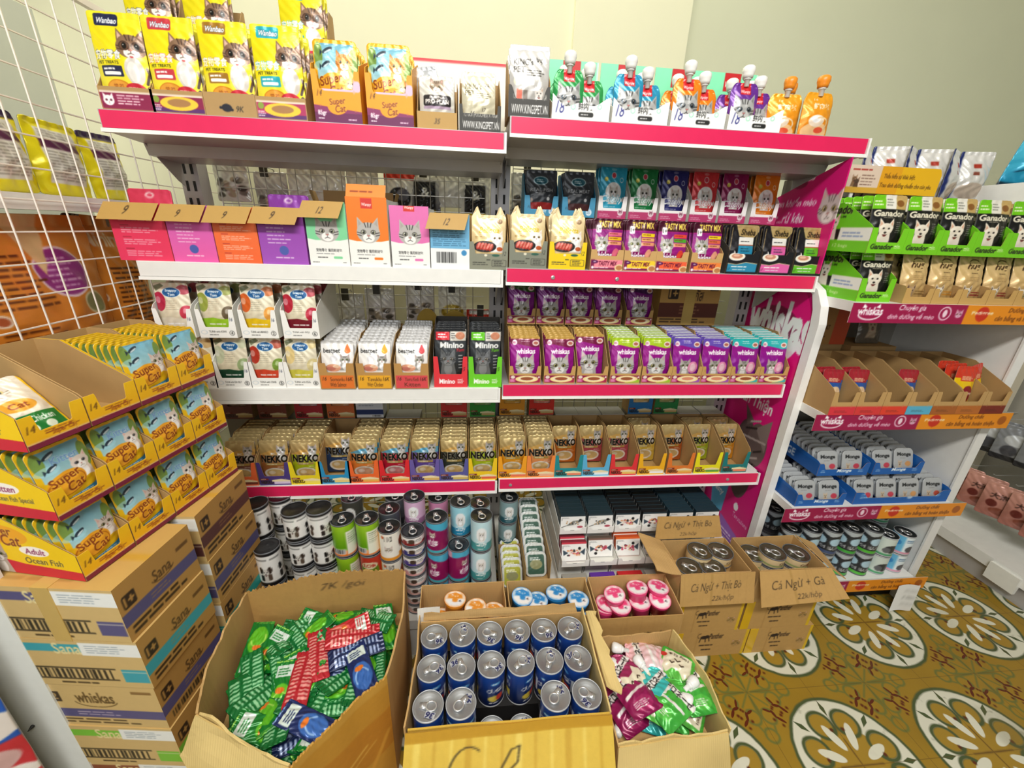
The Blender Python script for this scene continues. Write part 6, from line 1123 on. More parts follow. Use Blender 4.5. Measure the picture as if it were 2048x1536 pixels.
# ============ yellow cat pouch trays, three tiers on the cartons
YEL=mat('yellow_card','f0c414',.5); RZ=math.pi/2-.21
ux,uy=math.sin(.21),math.cos(.21)        # along the row, away from the camera
def ytray(col,tier,n,mesh,what,where,kit,hb=.20,sidet=None,flat=0,e=.2):
    base=Vector((-.775,.70,0.7265+.149*tier)); s=.103*col+.05; p=base+Vector((ux*s,uy*s,0))
    hs_,hf_=.062,.03
    t=tray('yt',p.x,p.y,p.z,.1,.21,.142,hs_,hf_,lambda:art_supercat_front(70),f"{where}",'yellow cat pouch trays',rotz=RZ,shellm=TKRAFT,e=e,k=.05,slope=.3)
    if sidet:
        A=art_supercat_side(*sidet); V,F,ink=panel_geo(A,.21,.142,lambda u:.142*min(1,.46+.8*(1-u))); M=Matrix.Translation((-.0512,.105,0))@Matrix.Rotation(-math.pi/2,4,'Z')
        obj('side_print',mk('side_print',[tuple(M@Vector(q)) for q in V],F,ink),CARD,t)
    # pouches stand in the tray and face out of the row
    if n:
        nx_,ny_=math.cos(RZ-math.pi/2),math.sin(RZ-math.pi/2)   # outward
        for k in range(n):
            dy=.014+(.21-.05-.02)*k/max(1,n-1) if n>1 else .014
            q=p+Vector((-math.sin(RZ)*dy,math.cos(RZ)*dy,.004))
            put('cat_pouch',mesh,FOIL,q,f"{ORD[k]} {what} in {where}",'pouch','yellow cat pouches',(-.1-.02*random.random(),0,RZ))
    return t
ya=cached('ya',lambda:pouch_mesh('cat_pouch',art_supercat('f0c01c',0),.093,.132,.012,.01)); yk=cached('yk',lambda:pouch_mesh('cat_pouch',art_supercat('f0c01c',1),.093,.132,.012,.01)); ym=cached('ym',lambda:pouch_mesh('cat_pouch',art_supercat('f0c01c',2),.093,.132,.012,.01))
CW=['nearest','second','third','farthest']
for tier,row_ in enumerate((((ya,7),(ya,7),(ym,7),(ym,7)),((yk,7),(yk,7),(yk,7),(ym,7)),((None,0),(None,0),(ya,9),(ya,10)))):
    for col,(me,n) in enumerate(row_):
        tn=['bottom','middle','top'][tier]
        ytray(col,tier,n,me,'yellow cat pouch' if me is not yk else 'yellow kitten pouch',f"{CW[col]} yellow tray of the {tn} tier",0,sidet=(('Adult','Ocean Fish'),('Kitten','Ocean Fish Special'),('Adult','Chicken Flavor'))[tier] if col==0 else (('Adult','Prawn') if (tier,col)==(2,2) else None))
A=Art(1.5,90,'e8e0d0'); A.rect(0,0,1,.5,'1f7a34'); A.text('Tuna Chicken',.15,.3,.85,.44,'ffffff',.02); A.ell(.4,.18,.09,.09,'e8f4e0'); A.ell(.7,.18,.09,.09,'e8f4e0'); A.ell(.5,.75,.3,.16,'e0a030'); A.text('Cat',.35,.68,.66,.82,'8a3a14',.02,.2); cat(A,.4,1.15,.25,'d8ccc0','8a7a6a'); A.rect(0,0,.04,1.5,'f0c01c'); A.rect(.96,0,1,1.5,'f0c01c')
p=Vector((-.775,.70,.7265+.298))+Vector((ux*.05,uy*.05,0)); put('cat_pouch',pouch_mesh('cat_pouch',A,.093,.132,.012,.01),FOIL,p+Vector((-math.sin(RZ)*.03,math.cos(RZ)*.03,.006)),'green footed pouch lying back in the nearest top yellow tray','pouch','yellow cat pouches',(-.75,0,RZ))
put('cat_pouch',ya,FOIL,p+Vector((-math.sin(RZ)*.19,math.cos(RZ)*.19,.006)),'pouch at the back of the nearest top yellow tray','pouch','yellow cat pouches',(-.05,0,RZ))
# ============ open cartons on the floor
def sheet(name,p00,p10,p11,p01,m,parent,nu=10,nv=6,th=.004,wav=.003,A=None,base='c09a62',seed=0,rag=0,bow=(0,0,0),loc=None):
    "thick board between four corners, gently buckled; artwork on its outer (first) side"
    rr=random.Random(seed); ph=[rr.random()*6 for _ in range(4)]; p00,p10,p11,p01=[Vector(q) for q in (p00,p10,p11,p01)]
    nrm=(p10-p00).cross(p01-p00).normalized(); bow=Vector(bow)
    if A is not None: nu=int(A.res/A.ss); nv=max(6,int(nu*(p01-p00).length/max(.01,(p10-p00).length)))
    V=[];UV=[]
    for j in range(nv+1):
        for i in range(nu+1):
            u,v=i/nu,j/nv; p=(p00*(1-u)+p10*u)*(1-v)+(p01*(1-u)+p11*u)*v
            e=math.sin(math.pi*u)
            p=p+nrm*wav*(math.sin(5*u+ph[0])*math.sin(4*v+ph[1])+.4*math.sin(13*u+ph[2]))*min(1,4*v+.15)+bow*e*v
            if rag and j==nv: p=p+(p01-p00).normalized()*rag*(rr.random()-.5)
            V.append(p); UV.append((u,v))
    n1=len(V); V2=V+[p-nrm*th for p in V]; F=gridfaces(nu,nv)
    per=[i for i in range(nu+1)]+[j*(nu+1)+nu for j in range(1,nv+1)]+[nv*(nu+1)+i for i in range(nu-1,-1,-1)]+[j*(nu+1) for j in range(nv-1,0,-1)]; mm=len(per)
    F=F+[tuple(n1+i for i in f[::-1]) for f in F]+[(per[(k+1)%mm],per[k],n1+per[k],n1+per[(k+1)%mm]) for k in range(mm)]
    ink=None
    if A is not None:
        uv=np.array(UV); ink=np.vstack([A.sample(uv[:,0],uv[:,1]*A.a),np.tile(np.array(lin(base)),(n1,1))]); m=KP
    if loc is not None: V2=[Vector(p)-Vector(loc) for p in V2]
    return obj(name,mk(name,V2,F,ink,False),m,parent)
def writing(a,n,col,items,base=None,tape=()):
    A=Art(a,n,col)
    for (x0,x1,c) in tape: A.rect(x0,0,x1,a,c)
    for k in range(7): x=random.random(); A.line([(x,0),(x+.01,a)],.006,'a8834a',.5)
    for s,x0,y0,x1,y1 in items: A.text(s,x0,y0,x1,y1,'2c2016',-.012,.35,rot=2)
    return A
# --- the big torn carton of treat sachets
t=thing('open_carton','large torn brown carton of green treat sachets, marked 7K inside','carton',(0,0,0)); 
B=dict(TL=(-.655,.945),TR=(-.205,.985),BR=(-.205,.685),BM=(-.375,.535),BL=(-.605,.635)); zt=dict(TL=.41,TR=.425,BR=.405,BM=.375,BL=.40); zb=dict((k,.0) for k in B)
def P3(k,z,o=0): c=Vector((-.41,.77)); q=Vector(B[k]); d=(q-c).normalized()*o; return (q.x+d.x,q.y+d.y,z)
A=writing(.95,120,'b58c4e',[('7K /gói',.45,.81,.74,.88)])
sheet('wall',P3('TL',.0),P3('TR',.0),P3('TR',.425),P3('TL',.41),KRAFT,t,22,10,.005,.004,A,'b58c4e',seed=1,rag=.012,bow=(0,0,.03))
sheet('wall',P3('BR',.0),P3('TR',.0),P3('TR',.425),P3('BR',.405),KRAFT,t,14,10,.005,.003,seed=2,rag=.008,bow=(.015,0,0))
AT=Art(1.3,70,'c08a2a'); AT.rect(0,.5,1,.95,'b87a1c'); AT.line([(.2,.6),(.7,.75)],.02,'d8a84a'); AT.line([(.3,.55),(.8,.72)],.012,'d8a84a'); AT.rect(0,1.22,1,1.3,'c8963a'); AT.line([(.62,.3),(.95,.7)],.05,'cf9430')
sheet('wall',P3('BM',.0),P3('BR',.0),P3('BR',.405),P3('BM',.375),KRAFTY,t,14,10,.005,.004,AT,'b58c4e',seed=3,rag=.008)
sheet('wall',P3('BL',.0),P3('BM',.0),P3('BM',.375),P3('BL',.40),KRAFTL,t,14,10,.005,.004,None,seed=4,rag=.012)
sheet('wall',P3('TL',.0),P3('BL',.0),P3('BL',.40),P3('TL',.41),KRAFT,t,16,10,.005,.004,None,seed=5,rag=.01,bow=(-.02,0,0))
sheet('torn_flap',P3('BM',.373,.002),P3('BL',.398,.002),P3('BL',.30,.05),P3('BM',.26,.06),KRAFTL,t,12,6,.004,.006,seed=6,rag=.02)
MB().prism([(P3(k,0,-.008)[0],P3(k,0,-.008)[1]) for k in ('BL','BM','BR','TR','TL')],.003,.262,'z').obj('inner_pad',KRAFT,t)
def art_sach(c,c2,c3):
    A=Art(2.4,40,c); A.ell(.5,.9,.42,.6,c2); A.line(arc(.5,.8,.3,.4,20,200),.06,c3); A.line(arc(.5,.6,.25,.3,200,380),.05,c2); A.ell(.45,1.25,.2,.12,'e87a2a'); A.rect(.1,1.75,.9,2.2,'d8e4dc'); A.bars(.2,1.8,.8,2.1,3,c,.5); A.bars(0,0,1,.14,2,c3); A.bars(0,2.3,1,2.4,1,c3); return A
def art_sachb(c,c2):
    A=Art(2.4,40,c)
    for k in range(12): A.rect(.08,.25+.165*k,.42,.33+.165*k,c2); A.rect(.56,.25+.165*k,.94,.36+.165*k-.02*(k%3),c2)
    A.rect(.45,.05,.54,2.3,c); return A
SM=[(cached(('sa',i),lambda c=c:pouch_mesh('treat_sachet',art_sach(*c),.056,.142,.007,.002,gusset=.2,back=c[0],crk=.0016)),nm) for i,(c,nm) in enumerate(((('127a2c','62bc28','b0e060'),'green'),(('c82a34','e8605a','f4a89a'),'red'),(('1a2a60','3a6ab8','9ac0f0'),'navy')))]
SB=[(cached(('sbk',i),lambda c=c:pouch_mesh('treat_sachet',art_sachb(*c),.056,.142,.007,.002,gusset=.2,back=c[0],crk=.0016)),nm) for i,(c,nm) in enumerate(((('0f6e32','9ad8a4'),'green'),(('b82430','f0a098'),'red'),(('1c2a54','a8b8e0'),'navy')))]
rs=random.Random(11); pts=[]; 
def inside(x,y,ins=.05):
    q=[B[k] for k in ('BL','BM','BR','TR','TL')]
    for i in range(5):
        (xa,ya),(xb,yb)=q[i],q[(i+1)%5]; L=math.hypot(xb-xa,yb-ya)
        if ((xb-xa)*(y-ya)-(yb-ya)*(x-xa))/L<ins: return False
    return True
k=0; lay=[]
while len(lay)<126 and k<60000:
    k+=1; x=rs.uniform(-.65,-.2); y=rs.uniform(.53,.98); l=len(lay)//42
    a_=rs.uniform(0,6.28); dx_,dy_=-math.sin(a_)*.072,math.cos(a_)*.072
    if inside(x,y,.038) and inside(x+dx_,y+dy_,.021) and inside(x-dx_,y-dy_,.021) and all(math.hypot(x-a,y-b_)>.036 for a,b_,ll,q_ in lay if ll==l): lay.append((x,y,l,a_))
names=['bottom','middle','top']
spec=[(-.41,.80,'r',.3),(-.36,.86,'r',-1.2),(-.33,.84,'r',-1.35),(-.43,.74,'r',.1),(-.31,.80,'n',-1.2),(-.285,.745,'n',.5),(-.38,.635,'n',1.2)]
cnt={}
def rowname(x,y): return ('rear','middle','front')[0 if y>.83 else 1 if y>.7 else 2]+' '+('left hand','central','right hand')[0 if x<-.48 else 1 if x<-.34 else 2]
def sach(x,y,z,kind,back,ang,tilt,roll):
    me,nm=(SB if back else SM)[kind]; key=(nm,back,rowname(x,y)); cnt[key]=cnt.get(key,0)+1
    M=Matrix.Translation((x,y,z))@Matrix.Rotation(ang,4,'Z')@Matrix.Rotation(tilt,4,'X')@Matrix.Rotation(roll,4,'Y')@Matrix.Rotation(-math.pi/2,4,'X')@Matrix.Translation((0,0,-.071))
    o=put('treat_sachet',me,FOIL,(0,0,0),f"{'barcode striped back of ' if back else 'picture side of '}{nm} sachet, {rowname(x,y)} part of the big carton",'sachet',f"{nm} treat sachets, {'backs' if back else 'fronts'}, {rowname(x,y)} part"); o.matrix_world=M
for i,(x,y,l,a_) in enumerate(lay):
    u=rs.random(); kind=0 if u<.94 else 2
    sach(x,y,.272+.02*l+.012*rs.random(),kind,rs.random()<.55,a_,rs.uniform(-.34,.34),rs.uniform(-.35,.35))
for i,(x,y,c,a) in enumerate(spec): sach(x,y,.338+.004*(i%3),1 if c=='r' else 2,i in (0,2,3,4),a,rs.uniform(-.15,.15),rs.uniform(-.2,.2))
# --- carton of navy tuna tins
t=thing('open_carton','brown carton of navy tuna tins with its yellow front flap folded out','carton',(0,0,0))
x0,x1,y0,y1=-.146,.325,.595,.868; z1=.365
W=lambda *a,**k: sheet('wall',*a,**k)
W((x1,y1,0),(x0,y1,0),(x0,y1,.355),(x1,y1,.355),KRAFT,t,16,8,.004,.002,seed=21)
W((x0,y1,0),(x0,y0,0),(x0-.005,y0,z1),(x0-.005,y1,z1),KRAFT,t,12,8,.004,.003,seed=22)
W((x1,y0,0),(x1,y1,0),(x1+.004,y1,.375),(x1+.004,y0,.36),KRAFTL,t,12,8,.004,.002,seed=23)
W((x0,y0,0),(x1,y0,0),(x1,y0,z1-.01),(x0,y0,z1-.012),KRAFTY,t,16,8,.004,.002,seed=24)
sheet('rear_flap',(x1-.012,y1+.004,.355),(x0+.006,y1+.004,.355),(x0+.008,y1+.008,.378),(x1-.02,y1+.008,.384),KRAFT,t,20,4,.004,.002,seed=25,rag=.006)
A=Art(.55,150,'d8b548'); 
for k in range(12): x=.05+.08*k; A.line([(x,0),(x+.01,.55)],.012 if k%3 else .03,'c8a038' if k%2 else 'e4c860')
A.rect(0,.48,1,.55,'b88a1c'); A.line(arc(.3,.2,.1,.22,60,250),.008,'2c2418'); A.line([(.36,.05),(.5,.38),(.54,.4),(.53,.3),(.46,.22),(.58,.1),(.75,.2)],.008,'2c2418')
sheet('front_flap',(x0-.012,y0-.095,.21),(x1+.006,y0-.095,.21),(x1+.004,y0-.004,.355),(x0-.004,y0-.004,.352),KRAFTY,t,20,8,.004,.003,A,'c8a04a',seed=26)
sheet('side_flap',(x1+.006,y0+.05,.37),(x1+.006,y1-.02,.378),(x1+.03,y1-.03,.392),(x1+.042,y0+.03,.36),KRAFTL,t,12,4,.004,.003,seed=27,rag=.012)
MB().box(x0+.006,y0+.006,.002,x1-.006,y1-.006,.115).obj('inner_pad',KRAFT,t)
def art_cango(v=0):
    A=Art(.48,170,'16306e'); A.grad(0,0,1,.48,'101c44','1e4aa0')
    for x in (.25,.5,.75,1.0): A.text('CÁ NGỪ',x-.1,.22,x+.1,.31,'f4f4f4',.03,.1); A.ell(x,.37,.06,.025,'4a9ad8'); A.bars(x-.04,.36,x+.04,.38,1,'ffffff'); A.ell(x-.02,.12,.07,.05,'e8d050'); A.ell(x+.05,.13,.05,.05,'d84a3a'); A.rect(x+.11,.1,x+.14,.3,'e8ecf0'); A.bars(x-.08,.03,x+.08,.07,1,'e8eaf4')
    return A
LR=[[(870,1283),(927,1281),(980,1277),(1033,1272),(1085,1268),(1137,1262)],[(866,1337),(927,1333),(984,1332),(1040,1324),(1095,1318),(1150,1313)],[(862,1402),(925,1393),None,None,(1105,1375),(1165,1363)]]
def lidlabel(par,r,h,ang):
    A=Art(.6,26,'b4b6ba'); A.text('36',.1,.06,.9,.54,'161c50',.03,.2); V,F,ink=panel_geo(A,.024,.0144); q=[]
    for x,y,z in V: a=math.cos(ang)*x-math.sin(ang)*(z-.005); b_=math.sin(ang)*x+math.cos(ang)*(z-.005); q.append((a+.019*math.cos(ang+2.2),b_+.019*math.sin(ang+2.2),h-.0025))
    obj('price_mark',mk('price_mark',q,F,ink),TINP,par)
for j,rw in enumerate(LR):
    for i,q in enumerate(rw):
        xx=x0+.041+.0775*i; yy=y1-.046-.089*j
        for lv in (0,1):
            if lv==0 and (i not in (2,3) or j!=2): continue
            if lv==1 and q is None: continue
            ang=rs.uniform(0,6.28); z=.1165+.119*lv if (lv==0) else .236
            o=can(('cango',),art_cango,.0365,.117,(xx+rs.uniform(-.001,.001),yy+rs.uniform(-.001,.001),z),(f"navy tuna tin {NTH[i]} from the sachet carton in the {('rear','middle','front')[j]} row" if lv else f"sunken navy tuna tin in the {('left hand','right hand')[i-2]} gap of the front row"),'can','navy tuna tins',rotz=ang,turn=0)
            lidlabel(o,.0365,.117,ang)
m=MB(); m.box(x0+.008,y0+.104,.1155,x1-.008,y1-.008,.2355); m.box(x0+.008,y0+.008,.1155,x0+.155,y0+.1035,.2355); m.box(x0+.322,y0+.008,.1155,x1-.008,y0+.1035,.2355); m.obj('gap_shade_block',DARKM,t)  # added block under the upper tins, coloured dark as the shade between them
# --- carton of spouted treat pouches
t=thing('open_carton','brown carton of magenta and green spouted pouches, crushed front corner','carton',(0,0,0))
c0,c1,c2,c3=(.345,.812),(.592,.822),(.622,.572),(.345,.562)
zz=.315
W((c1[0],c1[1],0),(c0[0],c0[1],0),(c0[0],c0[1],zz),(c1[0],c1[1],zz+.005),KRAFT,t,14,8,.004,.003,seed=31,rag=.006)
W((c2[0],c2[1],0),(c1[0],c1[1],0),(c1[0]+.005,c1[1],zz),(c2[0]+.01,c2[1],zz-.02),KRAFTL,t,14,8,.004,.004,seed=32,rag=.006,bow=(.02,0,0))
W((c3[0],c3[1],0),(c2[0],c2[1],0),(c2[0],c2[1],zz-.02),(c3[0],c3[1],zz-.03),KRAFTL,t,14,8,.004,.004,seed=33,rag=.014)
W((c0[0],c0[1],0),(c3[0],c3[1],0),(c3[0],c3[1],zz-.03),(c0[0],c0[1],zz),KRAFT,t,14,8,.004,.003,seed=34)
sheet('front_flap',(c3[0]-.01,c3[1]-.05,.17),(c2[0]+.01,c2[1]-.05,.18),(c2[0],c2[1]-.003,zz-.025),(c3[0],c3[1]-.003,zz-.033),KRAFTL,t,18,8,.004,.004,seed=35,rag=.0)
MB().prism([(c3[0]+.008,c3[1]+.008),(c2[0]-.008,c2[1]+.008),(c1[0]-.008,c1[1]-.008),(c0[0]+.008,c0[1]-.008)],.003,.212,'z').obj('inner_pad',KRAFT,t)
def art_jp(c,c2,face):
    A=Art(1.55,64,c); A.grad(0,0,1,1.55,c,c2); A.poly([(0,.95),(1,1.1),(1,1.32),(0,1.17)],'f4f0ec'); A.text('犬ロネーゼ',.08,.98,.92,1.26,'1c1a1a',.02,0,rot=8)
    if face: A.poly([(.1,.1),(.9,.1),(.92,.7),(.75,.92),(.6,.72),(.4,.72),(.25,.92),(.08,.7)],'efe6cc'); A.line([(.3,.5),(.36,.56),(.42,.5)],.035,'3a2a1c'); A.line([(.58,.5),(.64,.56),(.7,.5)],.035,'3a2a1c'); A.line([(.42,.36),(.5,.44),(.58,.36)],.035,'3a2a1c'); A.text('100g 日本',.2,.14,.8,.26,'3a2a1c',.01); A.ell(.92,.3,.1,.08,'d03a34')
    else: A.poly([(.1,.55),(.9,.75),(.9,.85),(.1,.65)],'f0ece8'); A.ell(.5,.3,.3,.2,c2); A.bars(.2,.2,.8,.4,4,'f4f0ec',.4)
    return A
JP=[(cached(('jp',i),lambda a=a:pouch_mesh('body',art_jp(*a),.09,.125,.016,.008,neck=.45,crk=.0018)),nm) for i,(a,nm) in enumerate(((('8a1a4a','b03a6a',1),'magenta cat face'),(('8a1450','a82a64',0),'plum'),(('3aa03a','58c04a',0),'green'),(('2aa8a8','4ac8c4',0),'teal'),(('e8dcdc','f0b8c0',0),'pale pink'),(('48a83a','6cc850',1),'green cat face')))]
LY=[(.405,.745,1,0),(.46,.70,0,.55),(.50,.775,4,-1.2),(.545,.70,5,-.5),(.42,.64,1,2.6),(.47,.66,3,-.4),(.53,.65,2,-.35),(.555,.76,2,-.8),(.40,.69,0,.3),(.455,.79,1,1.4),(.40,.66,1,.4),(.56,.66,5,.9),(.50,.70,2,1.9),(.44,.735,0,.8)]
LY2=[(.505,.775,4,1.3,.285),(.415,.715,0,.64,.29),(.56,.72,5,2.5,.286),(.485,.70,0,-2.2,.285),(.425,.635,1,.3,.295),(.505,.655,3,.45,.294),(.545,.62,2,-1.1,.296),(.59,.66,2,.1,.282),(.47,.615,5,.9,.285)]
us={}
def fit(x,y,a,q=1):
    dx,dy=-math.sin(a),math.cos(a)
    for lo,hi,d,ax_ in ((.362,.605,dx,0),(.612,.80,dy,1)):
        v=(x,y)[ax_]; mn=min(v+d*.108,v-d*.062); mx_=max(v+d*.108,v-d*.062); sh=max(0,lo-mn)-max(0,mx_-hi)
        if ax_==0: x+=sh
        else: y+=sh
    return x,y
used={}
for i,(x,y,q,a) in enumerate(LY):
    x,y=fit(x,y,a)
    me,nm=JP[q]; used[nm]=used.get(nm,0)+1
    o=spout_pouch(me,FOIL,0,0,0,.124,f"{['first','second','third','fourth'][used[nm]-1]} {nm} spouted pouch in the lower layer of the crushed carton",WPLAS,'spouted treat pouches in the crushed carton',r=.0125)
    o.matrix_world=Matrix.Translation((x,y,.222+.002*i))@Matrix.Rotation(a,4,'Z')@Matrix.Rotation(rs.uniform(-.15,.15),4,'X')@Matrix.Rotation(rs.uniform(-.1,.1),4,'Y')@Matrix.Rotation(-math.pi/2,4,'X')@Matrix.Translation((0,0,-.06))
for i,(x,y,q,a,z) in enumerate(LY2):
    x,y=fit(x,y,a)
    me,nm=JP[q]; us[nm]=us.get(nm,0)+1
    o=spout_pouch(me,FOIL,0,0,0,.124,f"{['rear','middle','front'][us[nm]-1]} {nm} spouted pouch lying uppermost in the crushed carton",WPLAS,'spouted treat pouches in the crushed carton',r=.0145)
    o.matrix_world=Matrix.Translation((x,y,z-.004))@Matrix.Rotation(a,4,'Z')@Matrix.Rotation(rs.uniform(-.2,.1),4,'X')@Matrix.Rotation(rs.uniform(-.15,.15),4,'Y')@Matrix.Rotation(-math.pi/2,4,'X')@Matrix.Translation((0,0,-.06))
# --- three kraft boxes of pudding cups
def cup(x,y,z,c,lab,grp,A):
    t=thing('pudding_cup',lab,'cup',(x,y,z),rs.uniform(-.6,.6),grp,(rs.uniform(-.12,.12),rs.uniform(-.12,.12),rs.uniform(-.5,.5)))
    cached(('cupm',),lambda:0)
    obj('cup_body',cached(('cb',c),lambda:MB().lathe([(.022,0),(.026,.002),(.0315,.05),(.033,.052),(.033,.062)],28).mesh('cup_body',True)),mat('cup_'+c,c,.35),t)
    def lid():
        V=[];n=30
        for j in range(9):
            for k in range(n): a=2*math.pi*k/n; r=.0345*j/8; V.append((r*math.cos(a),r*math.sin(a),.0635-.0015*(j==8)))
        F=[(j*n+k,j*n+(k+1)%n,(j+1)*n+(k+1)%n,(j+1)*n+k) for j in range(8) for k in range(n)]; b=len(V); V+=[(v[0],v[1],.0605) for v in V[-n:]]; F+=[(8*n+k,8*n+(k+1)%n,b+(k+1)%n,b+k) for k in range(n)]
        v=np.array(V); return mk('lid',V,F,A.sample(.5+v[:,0]/.07,.5+v[:,1]/.07))
    obj('lid',cached(('cl',c),lid),CARD,t)
def art_cuplid(c): A=Art(1,44,c); A.ell(.5,.5,.44,.44,'f4f2f2'); A.poly([(.12,.5),(.88,.5),(.8,.75),(.5,.88),(.2,.75)],c); A.ell(.5,.42,.14,.12,c); A.bars(.3,.6,.7,.75,2,'f8f4f4'); A.ell(.72,.36,.05,.05,'3a2a3a'); return A
for nm,c,bx,cups in (('orange','e8922a',(-.16,.105,.885,1.008),((907,1200,.318),(955,1213,.312),(1002,1224,.305),(880,1232,.25),(930,1240,.25),(985,1246,.245))),
    ('blue','2a8ad0',(.114,.378,.885,1.008),((1037,1190,.325),(1076,1200,.312),(1116,1187,.33),(1155,1198,.318),(1165,1226,.27),(1050,1222,.25))),
    ('pink','e8467e',(.386,.655,.868,1.008),((1232,1186,.31),(1276,1170,.325),(1314,1166,.325),(1330,1194,.31),(1285,1205,.29),(1243,1210,.285),(1205,1196,.27),(1208,1216,.26)))):
    a,b_,y0_,y1_=bx; t=thing('open_carton',f'kraft box of {nm} lidded pudding cups','carton',((a+b_)/2,(y0_+y1_)/2,0),0,'kraft boxes of pudding cups'); w2,d2=(b_-a)/2,(y1_-y0_)/2; q=.33
    m=MB(); m.box(-w2,-d2,0,w2,d2,.004); m.obj('carton_base',KRAFT,t)
    sheet('wall',(w2,d2,.004),(-w2,d2,.004),(-w2,d2,q+.012),(w2,d2,q+.012),KRAFT,t,10,6,.003,.0015,seed=41)
    sheet('wall',(-w2,d2,.004),(-w2,-d2,.004),(-w2,-d2,q-.01),(-w2,d2,q+.01),KRAFT,t,10,6,.003,.0015,seed=42)
    sheet('wall',(w2,-d2,.004),(w2,d2,.004),(w2,d2,q+.01),(w2,-d2,q-.01),KRAFT,t,10,6,.003,.0015,seed=43)
    sheet('wall',(-w2,-d2,.004),(w2,-d2,.004),(w2,-d2,q-.012),(-w2,-d2,q-.012),KRAFT,t,10,6,.003,.0015,writing(1.1,110,'bd9558',[('12k/hộp',.55,.78,.82,.88)]) if nm=='pink' else None,'b58c50',seed=44)
    MB().box(-w2+.005,-d2+.005,.0045,w2-.005,d2-.005,.18).obj('inner_pad',KRAFT,t)
    if nm=='orange': sheet('corner_card',(-w2-.002,-d2+.012,.26),(-w2+.062,-d2+.006,.27),(-w2+.064,-d2+.03,.352),(-w2-.004,-d2+.034,.345),WCARD,t,6,6,.002,.001,seed=45)
    A=art_cuplid(c)
    for i,(px,py,zl) in enumerate(cups):
        p=P(px,py,Z=zl); px_=min(max(p.x,a+.04),b_-.04); py_=min(max(p.y,y0_+.042),y1_-.042)
        cup(px_,py_,max(.181,zl-.0625),c,f"{NTH[i]} {nm} lidded pudding cup, counted from the rear of its kraft box",f'{nm} pudding cups',A)
        if zl-.0625>.2: tag(MB().box(px_-.024,py_-.024,.1805,px_+.024,py_+.024,zl-.063).obj('cup_riser',KRAFT),f"kraft riser pad under the {NTH[i]} {nm} cup",'pad','riser pads in the pudding cup boxes')
# --- stacked cartons with flat tuna tins
def art_panther(k): A=Art(.55,130,'bd9556'); A.rect(0,0,.08 if k else .0,.55,'d8b01c'); A.rect(.96,0,1,.55,'d8b01c'); A.ell(.4,.34,.05,.03,'2a1c10'); A.ell(.44,.35,.03,.03,'2a1c10'); A.line([(.36,.33),(.35,.26)],.012,'2a1c10'); A.line([(.42,.33),(.43,.26)],.012,'2a1c10'); A.line([(.46,.34),(.48,.27)],.012,'2a1c10'); A.line(arc(.35,.37,.04,.04,90,250),.008,'2a1c10'); A.text('Panther',.47,.31,.66,.4,'3a2818',.02,.2); A.bars(.36,.18,.62,.22,1,'3a2818',.5); A.bars(.4,.1,.58,.14,1,'3a2818',.5); A.rect(.3,0,.32,.55,'a88044',0,.5); cat(A,.86,.2,.06,'a8844a','5a4020','b8945a'); return A
for nm,xa,xb,zb_,zt_,y_,pl in (('lower left',.705,.982,0,.124,.955,0),('lower right',.986,1.228,0,.124,.955,1),('middle left',.684,.931,.1245,.26,.95,0),('middle right',.940,1.203,.1245,.26,.95,1)):
    tk=put('shipping_carton',box_print('shipping_carton',xb-xa,.092,zt_-zb_-.0005,'bd9556',f=art_panther(pl)),KP,((xa+xb)/2,.95+.046,zb_),f"{nm} brown carton of the tuna stack, dark animal mark on its front",'carton','tuna carton stack')
    MB().box((xa-xb)/2-.001,-.047,.002,(xa-xb)/2+.03,-.0461,zt_-zb_-.002).obj('packing_tape',mat('yellow_tape','d8ac1a',.25),tk)
def art_flat(c): A=Art(.2,130,'e0c89a'); A.rect(0,.02,1,.06,c); A.ell(.5,.11,.06,.05,'8a4a2a'); A.text('Cat',.36,.08,.44,.14,'3a2814',.02,.2); A.bars(.56,.08,.72,.14,2,'5a4020'); return A
